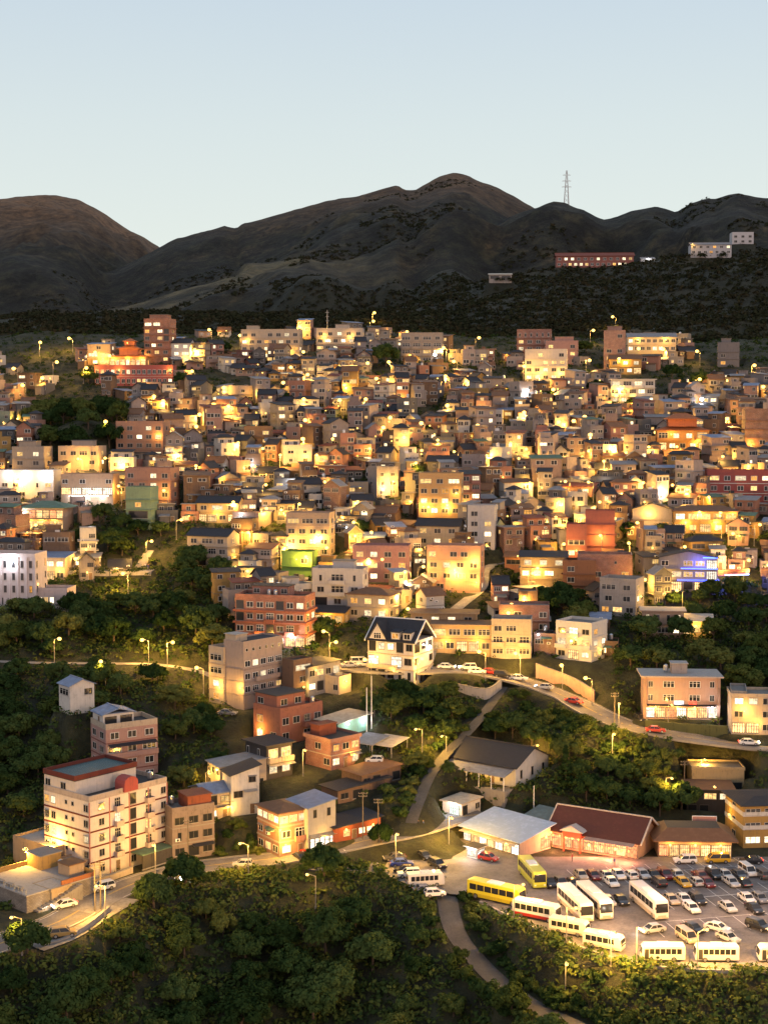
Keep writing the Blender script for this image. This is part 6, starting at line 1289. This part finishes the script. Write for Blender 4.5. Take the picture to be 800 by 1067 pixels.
fz.append(forest([(-40,700),(60,703),(170,703),(212,735),(232,790),(226,830),(170,815),(165,750),(110,735),(66,745),(62,800),(30,850),(-40,880)], (280, 352), 4.4, 36, TP, (.65, 1.0), 'one of the dark trees around the pink block on the western slope', 'trees around the pink block', 1.2))
fz.append(forest([(-40,640),(72,640),(80,612),(150,606),(175,590),(225,592),(238,640),(236,700),(190,688),(60,686),(-40,684)], (350, 425), 4.6, 30, TP, (.75, 1.1), 'one of the tall dark trees filling the ravine under the viewing terrace', 'trees in the ravine under the viewing terrace', .9, clear=[(60,578),(168,570),(168,604),(60,606)]))
fz.append(forest([(62,556),(150,535),(178,560),(150,582),(70,580)], (395, 455), 4.4, 9, TP, (.7, .95), 'one of the lamp-lit trees between the green-roofed teahouse and the viewing terrace', 'trees by the green-roofed teahouse', .8, clear=[(25,512),(75,512),(75,552),(25,552)]))
fz.append(forest([(36,420),(70,410),(118,420),(150,468),(140,484),(40,476)], (470, 560), 4.2, 22, TP, (.95, 1.35), 'one of the dark trees covering the wooded knoll in the western village', 'trees on the wooded knoll', .8))
fz.append(forest([(655,702),(655,665),(690,662),(770,668),(860,690),(860,735),(760,735),(755,700)], (340, 395), 4.3, 20, TP, (.75, 1.05), 'one of the tall dark trees behind the pink shop building', 'trees behind the pink shop building', 1., clear=[(662,636),(768,640),(768,663),(662,663)]))
fz.append(forest([(392,722),(470,716),(478,735),(476,775),(455,800),(425,815),(412,800),(385,760)], (295, 345), 4.0, 13, TP, (.6, .9), 'one of the trees on the slope below the white guesthouse', 'trees below the white guesthouse', 1.))
fz.append(forest([(560,626),(600,624),(640,652),(598,657),(562,645)], (370, 410), 4.0, 7, TP, (.7, .95), 'one of the trees in the dark wood beside the slate-roofed glowing house', 'trees in the dark wood', .8))
fz.append(forest([(690,622),(800,618),(830,655),(770,662),(690,640)], (378, 412), 4.2, 9, TP, (.6, .85), 'one of the trees on the wooded spur below the blue neon restaurant', 'trees on the wooded spur', .8, clear=[(662,636),(768,640),(768,663),(662,663)]))
fz.append(forest([(318,640),(345,630),(352,690),(330,700)], (345, 395), 3.4, 5, TB+[TP[0]], (.6, .9), 'one of the bushes on the dark strip between the brick flats and guesthouse', 'bushes between the brick flats and guesthouse', .6, 'bush', 'bush'))
fz.append(forest([(205,862),(262,858),(285,890),(215,893)], (272, 298), 2.6, 12, TB, (.7, 1.0), 'one of the bushes on the lamp-lit bank between the brown block and the salmon house', 'bushes beside the salmon house', .8, 'bush', 'bush'))
fz.append(forest([(470,712),(520,706),(524,712),(478,720)], (338, 352), 1.6, 9, TB, (.45, .6), 'one of the clipped shrubs forming the hedge above the concrete retaining wall', 'hedge shrubs above the retaining wall', .2, 'bush', 'bush', .1))
fz.append(forest([(380,820),(470,838),(470,850),(395,866),(335,860),(345,835)], (280, 308), 3.2, 10, TB, (.6, 1.0), 'one of the scrubby bushes on the dark bank above the main road', 'bushes on the bank above the main road', .6, 'bush', 'bush'))
for u, v, pr, sc, lab in [(160,946,TR,1.0,'big round clipped dark tree beside the lower road bend'),(28,1004,TR,1.1,'dark round tree at the lower left corner below the curved wall'),(397,884,TR,.72,'lone round dark bush-like tree at the car park entrance'),(589,820,TC,.95,'slim pointed conifer beside the white hall'),(40,812,TP,1.0,'tree lit gold by a hidden lamp left of the pink block')]:
    p = gp(u, v); tree(p.x, p.y, random.choice(pr), sc, lab, None)
for ln, gap, lab, gp_ in ((roadC, 3.0, 'one of the bushes crowding the edges of the dark sloping lane', 'bushes along the sloping lane'), (roadD, 3.6, 'one of the bushes lining the road that descends below the car park', 'bushes along the descending road')):
    acc_ = 0
    for i in range(3, len(ln)-1):
        acc_ += (ln[i]-ln[i-1]).length
        if acc_ < 3.0: continue
        acc_ = 0
        for sd in (-1, 1):
            t_ = (ln[i+1]-ln[i-1]); t_.z = 0; t_.normalize(); x, y = ln[i].x-t_.y*sd*gap, ln[i].y+t_.x*sd*gap
            if free(x, y, .6, False) and not in_poly([x], [y], LOTW)[0] and y < 338 and random.random() < .85: tree(x, y, random.choice(TB), random.uniform(.75, 1.25), lab, gp_, 'bush', 'bush')
LOOSE = []
for u, v, s in [(402,382,1.5),(92,398,1.1),(190,404,1.2),(620,408,1.0),(160,470,.9),(570,420,.9),(640,470,.8),(700,395,1.1),(730,405,1.2),(490,465,.9),(435,500,.8),(300,420,.8),(560,385,1.1),(610,368,1.0),(658,425,.8),(745,545,1.2),(690,565,1.0),(655,560,.9),(540,600,.7),(300,640,.7),(375,560,.8),(445,455,.9),(530,415,.8),(325,390,.9),(490,375,1.1),(232,368,1.2),(780,655,1.1),(230,530,.8)]:
    p = gp(u, v)
    if free(p.x, p.y, -1.5, False):
        LOOSE.append((tree(p.x, p.y, random.choice(TP), s*.8, '', 'trees scattered among the houses'), 'dark leafy tree', u, v))
# loose undergrowth: one mass
def clumps(name, n, yr, test, rad, leaves, leaf, mats, zoff=.2):
    X = RNG.uniform(-1, 1, n); Y = np.exp(RNG.uniform(math.log(yr[0]), math.log(yr[1]), n)); X = X*Y*.33; Z = height(X, Y)
    P_ = np.array([pix(a, b_, c) for a, b_, c in zip(X, Y, Z)]); ok = test(X, Y, Z, P_[:, 0], P_[:, 1]); X, Y, Z = X[ok], Y[ok], Z[ok]; m_ = len(X)
    r = RNG.uniform(*rad, m_); d = sph(m_*leaves); d[:, 2] = np.abs(d[:, 2]); q = RNG.uniform(.5, 1.05, (m_*leaves, 1))
    C = np.repeat(np.stack([X, Y, Z+zoff], 1), leaves, 0)+d*q*np.repeat(r, leaves)[:, None]*np.array([1, 1, .8])
    N = d+RNG.normal(size=d.shape)*.5+np.array([0, 0, .3]); me = quads(name, C, N, leaf*np.repeat(r, leaves)*RNG.uniform(.6, 1.3, len(C)), mats, RNG.integers(0, len(mats), m_).repeat(leaves))
    o = put(name, me); o['kind'] = 'stuff'; return o
bushpolys = [[(-60,690),(235,700),(240,850),(60,940),(-60,960)],[(-60,990),(50,980),(150,912),(290,890),(392,902),(460,935),(480,980),(560,1067),(860,1015),(860,1500),(-60,1500)],[(496,945),(860,1016),(860,1500),(560,1200)],[(380,715),(640,740),(800,775),(800,840),(590,850),(380,830)],[(640,650),(860,650),(860,790),(640,760)],[(0,590),(235,590),(235,690),(-60,690),(-60,640),(0,640)]]
def near_ok(X, Y, Z, U, V):
    ok = np.zeros(len(X), bool)
    for b_ in bushpolys: ok |= in_poly(U, V, b_)
    ok &= ~in_poly(X, Y, LOTW)
    for a, b_, r in OCC: ok &= (X-a)**2+(Y-b_)**2 > (r+.3)**2
    for ln, hw in ROADLINES:
        for p in ln: ok &= (X-p.x)**2+(Y-p.y)**2 > (hw+1.3)**2
    return ok
o = clumps('undergrowth', 26000, (175, 420), near_ok, (.6, 1.7), 15, .30, [FOL, FOL2]); o['label'] = 'scrub and undergrowth covering the banks'
def vill_ok(X, Y, Z, U, V):
    ok = (V > 345) & (V < 690)
    for a, b_, r in OCC: ok &= (X-a)**2+(Y-b_)**2 > (r*.8)**2
    for ln, hw in ROADLINES:
        for p in ln: ok &= (X-p.x)**2+(Y-p.y)**2 > (hw+.8)**2
    return ok
o = clumps('garden_greenery', 14000, (360, 720), vill_ok, (.6, 1.6), 14, .32, [FOL, FOL2]); o['label'] = 'garden greenery between the houses'
MF1 = foliage('far_leaves_dark', (.015,.019,.011), (.026,.030,.016), (.045,.045,.025)); MF2 = foliage('far_leaves_brown', (.022,.022,.013), (.036,.033,.019), (.058,.05,.028))
def far_ok(X, Y, Z, U, V):
    dens = fbm(X/70., Y/70., 4, 31)+.12*(fbm(X/25., Y/25., 2, 33)); return (dens > -.30+.16*(Y > 1150)) & (V < 362) & ((Y < 1010) | (dens > .10))
o = clumps('far_woods', 36000, (690, 1850), far_ok, (1.5, 3.4), 11, .42, [MF1, MF1, MF2], -.5); o['label'] = 'dark woods covering the hills behind the village'
# ------------------------------------------------------------------ terrain sheet
def terrain_mesh():
    Yr = np.concatenate([[-60, 0, 60, 110, 150], np.arange(170, 350, 1.35), np.arange(350, 720, 2.6), np.geomspace(720, 3300, 190), [3600, 4200, 5200, 7000]])
    S = np.concatenate([[-6, -3.5, -2, -1.2, -.8, -.6], np.linspace(-.46, .46, 400), [.6, .8, 1.2, 2, 3.5, 6]])
    W = np.maximum(Yr, 170)
    X = (S[None, :]*W[:, None]); Y = np.repeat(Yr[:, None], len(S), 1)
    Z = height(X.ravel(), np.maximum(Y.ravel(), 100)).reshape(X.shape)
    n, m_ = X.shape; V = np.stack([X, Y, Z], 2).reshape(-1, 3)
    i = np.arange(n-1)[:, None]*m_+np.arange(m_-1)[None, :]
    Q = np.stack([i, i+1, i+m_+1, i+m_], 2).reshape(-1, 4)
    me = bpy.data.meshes.new('terrain'); me.vertices.add(len(V)); me.vertices.foreach_set('co', V.astype(np.float32).ravel()); me.loops.add(Q.size); me.loops.foreach_set('vertex_index', Q.astype(np.int32).ravel()); me.polygons.add(len(Q))
    me.polygons.foreach_set('loop_start', np.arange(0, Q.size, 4, dtype=np.int32)); me.polygons.foreach_set('loop_total', np.full(len(Q), 4, np.int32)); me.polygons.foreach_set('use_smooth', [True]*len(Q)); me.update(calc_edges=True)
    x_, y_ = X.ravel(), np.maximum(Y.ravel(), 100); u_ = CX+F*x_/(y_+4)
    a = me.attributes.new('meadow', 'FLOAT', 'POINT'); nn = fbm(x_/60., y_/60., 4, 41)
    md = ss(1080, 1250, y_)*(1-ss(1290, 1330, y_))*ss(60, 110, u_)*(1-ss(290, 345, u_))*ss(-.12, .1, nn)+.55*ss(1120, 1200, y_)*(1-ss(1500, 1700, y_))*ss(.02, .2, nn)*ss(280, 330, u_)*(1-ss(400, 450, u_))
    a.data.foreach_set('value', np.clip(md, 0, 1).astype(np.float32)); return me
m, t, N, L, B = nmat('hillside_ground'); B.inputs['Roughness'].default_value = 1
geo = N.new('ShaderNodeNewGeometry'); sx = N.new('ShaderNodeSeparateXYZ'); L.new(geo.outputs['Position'], sx.inputs[0])
def gnoise(sc, det, rough=.6):
    n = N.new('ShaderNodeTexNoise'); n.inputs['Scale'].default_value = sc; n.inputs['Detail'].default_value = det; n.inputs['Roughness'].default_value = rough; L.new(geo.outputs['Position'], n.inputs['Vector']); return n
def mixc(fac, a, b_):
    mx = N.new('ShaderNodeMix'); mx.data_type = 'RGBA'
    for s, i in ((fac, 0), (a, 6), (b_, 7)):
        if hasattr(s, 'links') or hasattr(s, 'is_linked'): L.new(s, mx.inputs[i])
        else: mx.inputs[i].default_value = s if i == 0 else (*s, 1)
    return mx.outputs[2]
def mrange(s, a, b_):
    r = N.new('ShaderNodeMapRange'); r.inputs[1].default_value = a; r.inputs[2].default_value = b_; L.new(s, r.inputs[0]); return r.outputs[0]
n1 = gnoise(.16, 8); r1 = ramp(N, [(.36, (.018,.022,.010)), (.48, (.035,.038,.016)), (.58, (.05,.055,.022)), (.72, (.085,.078,.045))]); L.new(n1.outputs[0], r1.inputs[0])
n2 = gnoise(.018, 9, .68); r2 = ramp(N, [(.34, (.008,.011,.006)), (.46, (.013,.015,.008)), (.56, (.022,.021,.011)), (.68, (.046,.036,.019))]); L.new(n2.outputs[0], r2.inputs[0])
n3 = gnoise(.06, 10, .78); r3 = ramp(N, [(.40, (.3,.3,.3)), (.51, (.9,.9,.9)), (.62, (1.6,1.5,1.4))]); L.new(n3.outputs[0], r3.inputs[0])
mu = N.new('ShaderNodeMix'); mu.data_type = 'RGBA'; mu.blend_type = 'MULTIPLY'; mu.inputs[0].default_value = 1; L.new(r2.outputs[0], mu.inputs[6]); L.new(r3.outputs[0], mu.inputs[7])
at_ = N.new('ShaderNodeAttribute'); at_.attribute_name = 'meadow'
hi = mrange(sx.outputs[2], 300, 440); grass = mixc(at_.outputs['Fac'], mixc(hi, mu.outputs[2], (.17,.098,.05)), (.12,.10,.05)); gm = N.new('ShaderNodeMix'); gm.data_type = 'RGBA'; gm.blend_type = 'MULTIPLY'; gm.inputs[0].default_value = .8; L.new(grass, gm.inputs[6]); L.new(r3.outputs[0], gm.inputs[7])
r4 = ramp(N, [(.36, (.013,.016,.009)), (.5, (.024,.027,.014)), (.66, (.04,.038,.02))]); L.new(n3.outputs[0], r4.inputs[0])
fw_ = mixc(mrange(sx.outputs[1], 985, 1090), r4.outputs[0], gm.outputs[2])
L.new(mixc(mrange(sx.outputs[1], 680, 760), r1.outputs[0], fw_), B.inputs['Base Color'])
bp_ = N.new('ShaderNodeBump'); bp_.inputs['Strength'].default_value = .8; bp_.inputs['Distance'].default_value = 9; L.new(n3.outputs[0], bp_.inputs['Height']); L.new(bp_.outputs[0], B.inputs['Normal'])
me = terrain_mesh(); me.materials.append(m); struct(put('terrain', me))
# ------------------------------------------------------------------ labels that single each thing out
LANDMARK += [('dark wooded knoll', 90, 450), ('viewpoint ravine trees', 190, 630), ('bright canopy hall', 95, 517)]
HX = {id(o): None for o in ()}
def rel(u, v, L_):
    du, dv = u-L_[1], v-L_[2]
    if abs(dv) > abs(du)*.8: return 'downhill of' if dv > 0 else 'uphill of'
    return 'right of' if du > 0 else 'left of'
def uniq(items, marks, conn='', maxw=16):
    items = list(items); full = {}
    def build(it, k):
        o, look, u, v = it; ms = sorted(marks, key=lambda m_: hypot(m_[1]-u, (m_[2]-v)*1.4)); a = ms[k]; return f"{look} {rel(u, v, a)} the {a[0]}", hypot(a[1]-u, a[2]-v)
    todo = items; used = set()
    for k in (0, 1, 2, 3):
        g = {}
        for it in todo: t, d = build(it, k); g.setdefault(t, []).append((d, it))
        nxt = []
        for t, L_ in g.items():
            if len(t.split()) > maxw or t in used: nxt += [i for _, i in L_]; continue
            L_.sort(key=lambda a: a[0]); L_[0][1][0]['label'] = t; used.add(t)
            if len(L_) > 1:
                if len(L_) == 2 and len(t.split()) < maxw-1:
                    L_[0][1][0]['label'] = 'nearer '+t; L_[1][1][0]['label'] = 'farther '+t
                else:
                    ords = ['nearest', 'second nearest', 'third nearest', 'fourth nearest', 'fifth nearest', 'sixth nearest', 'seventh nearest', 'eighth nearest', 'ninth nearest', 'tenth nearest']
                    for i, (_, it) in enumerate(L_[:10]):
                        l = ords[i]+' '+t
                        if len(l.split()) <= maxw: it[0]['label'] = l
                        else: nxt.append(it)
                    nxt += [i for _, i in L_[10:]]
        todo = nxt
        if not todo: break
    for n, it in enumerate(todo): it[0]['label'] = it[1]+' among the upper village houses'
uniq(HOUSES, LANDMARK); uniq(LAMPS, LANDMARK+[('lone round bush', 397, 878), ('yellow coach', 517, 930), ('white minibuses at the lower edge', 720, 995), ('big round tree', 158, 930), ('concrete retaining wall', 495, 735), ('stone terrace', 25, 940), ('red shop row', 368, 868)]); uniq(LOOSE, LANDMARK)
from collections import defaultdict
g = defaultdict(list)
for o, look, area, pos in CARS: g[(look, area)].append((pos, o))
for (look, area), L_ in g.items():
    L_.sort(key=lambda a: a[0][0])
    for i, (p, o) in enumerate(L_):
        l = f"{look} {area}" if len(L_) == 1 else f"{('first','second','third','fourth','fifth')[i]} {look} from the left {area}"
        o['label'] = ' '.join(l.split()[:16])
# ------------------------------------------------------------------ world, sun, camera
SUN_EL, SUN_AZ = radians(4), radians(208)       # dusk: the sun is just above the horizon behind the camera
w = bpy.data.worlds.new('World'); scene.world = w; w.use_nodes = True; N, L = w.node_tree.nodes, w.node_tree.links; bg = N['Background']
sky = N.new('ShaderNodeTexSky'); sky.sky_type = 'NISHITA'; sky.sun_disc = False; sky.sun_elevation = SUN_EL; sky.sun_rotation = SUN_AZ; sky.air_density = 1; sky.dust_density = .6; sky.ozone_density = 1.6
tc = N.new('ShaderNodeTexCoord'); sp = N.new('ShaderNodeSeparateXYZ'); L.new(tc.outputs['Generated'], sp.inputs[0])
rp = ramp(N, [(0, (.88,.94,.88)), (.09, (.88,.94,.88)), (.19, (.77,.86,.87)), (.31, (.61,.73,.85)), (.6, (.56,.66,.80)), (1, (.47,.57,.72))]); L.new(sp.outputs[2], rp.inputs[0])
mxs = N.new('ShaderNodeMix'); mxs.data_type = 'RGBA'; mxs.inputs[0].default_value = SKYMIX = .88
k = N.new('ShaderNodeVectorMath'); k.operation = 'SCALE'; k.inputs['Scale'].default_value = .12; L.new(sky.outputs[0], k.inputs[0]); L.new(k.outputs[0], mxs.inputs[6]); 
gy = N.new('ShaderNodeMapRange'); gy.inputs[1].default_value = .15; gy.inputs[2].default_value = -.7; L.new(sp.outputs[1], gy.inputs[0])
gz = N.new('ShaderNodeMapRange'); gz.inputs[1].default_value = .75; gz.inputs[2].default_value = .0; L.new(sp.outputs[2], gz.inputs[0])
gf = N.new('ShaderNodeMath'); gf.operation = 'MULTIPLY'; L.new(gy.outputs[0], gf.inputs[0]); L.new(gz.outputs[0], gf.inputs[1])
ag = N.new('ShaderNodeMix'); ag.data_type = 'RGBA'; L.new(gf.outputs[0], ag.inputs[0]); L.new(rp.outputs[0], ag.inputs[6]); ag.inputs[7].default_value = (1.15, .87, .80, 1)   # afterglow behind the camera
L.new(ag.outputs[2], mxs.inputs[7])
sc_ = N.new('ShaderNodeVectorMath'); sc_.operation = 'SCALE'; sc_.inputs['Scale'].default_value = 10.0; L.new(mxs.outputs[2], sc_.inputs[0]); L.new(sc_.outputs[0], bg.inputs[0]); bg.inputs[1].default_value = .1
sl = bpy.data.lights.new('sun', 'SUN'); sl.energy = .75; sl.angle = radians(14); sl.color = (1, .62, .42); so = bpy.data.objects.new('sun', sl); COL.objects.link(so)
d = Vector((-.62, .76, -.17)); so.rotation_euler = d.to_track_quat('-Z', 'Y').to_euler()
cam = bpy.data.cameras.new('camera'); co = bpy.data.objects.new('camera', cam); COL.objects.link(co); co.location = (0, 0, ZC); co.rotation_euler = (pi/2-PITCH, 0, 0)
cam.sensor_fit = 'HORIZONTAL'; cam.sensor_width = 36; cam.lens = 36*F/800; cam.clip_end = 20000; cam.clip_start = 1; scene.camera = co
scene.render.engine = 'CYCLES'; c = scene.cycles; c.use_denoising = True; c.max_bounces = 4; c.diffuse_bounces = 2; c.glossy_bounces = 2; c.transmission_bounces = 2; c.transparent_max_bounces = 4; c.sample_clamp_indirect = 3; c.use_light_tree = True; c.caustics_reflective = False; c.caustics_refractive = False
try: c.denoiser = 'OPENIMAGEDENOISE'
except Exception: pass
vs = scene.view_settings; vs.view_transform = 'Standard'; vs.look = 'None'; vs.exposure = 0; vs.gamma = 1; vs.use_curve_mapping = False
print('SCENE', len(bpy.data.objects), 'objects', len(acc), 'houses', len(TREES), 'trees', fz, N_IND, len(LAMPS), 'lights', sum(o.type == 'LIGHT' for o in bpy.data.objects))
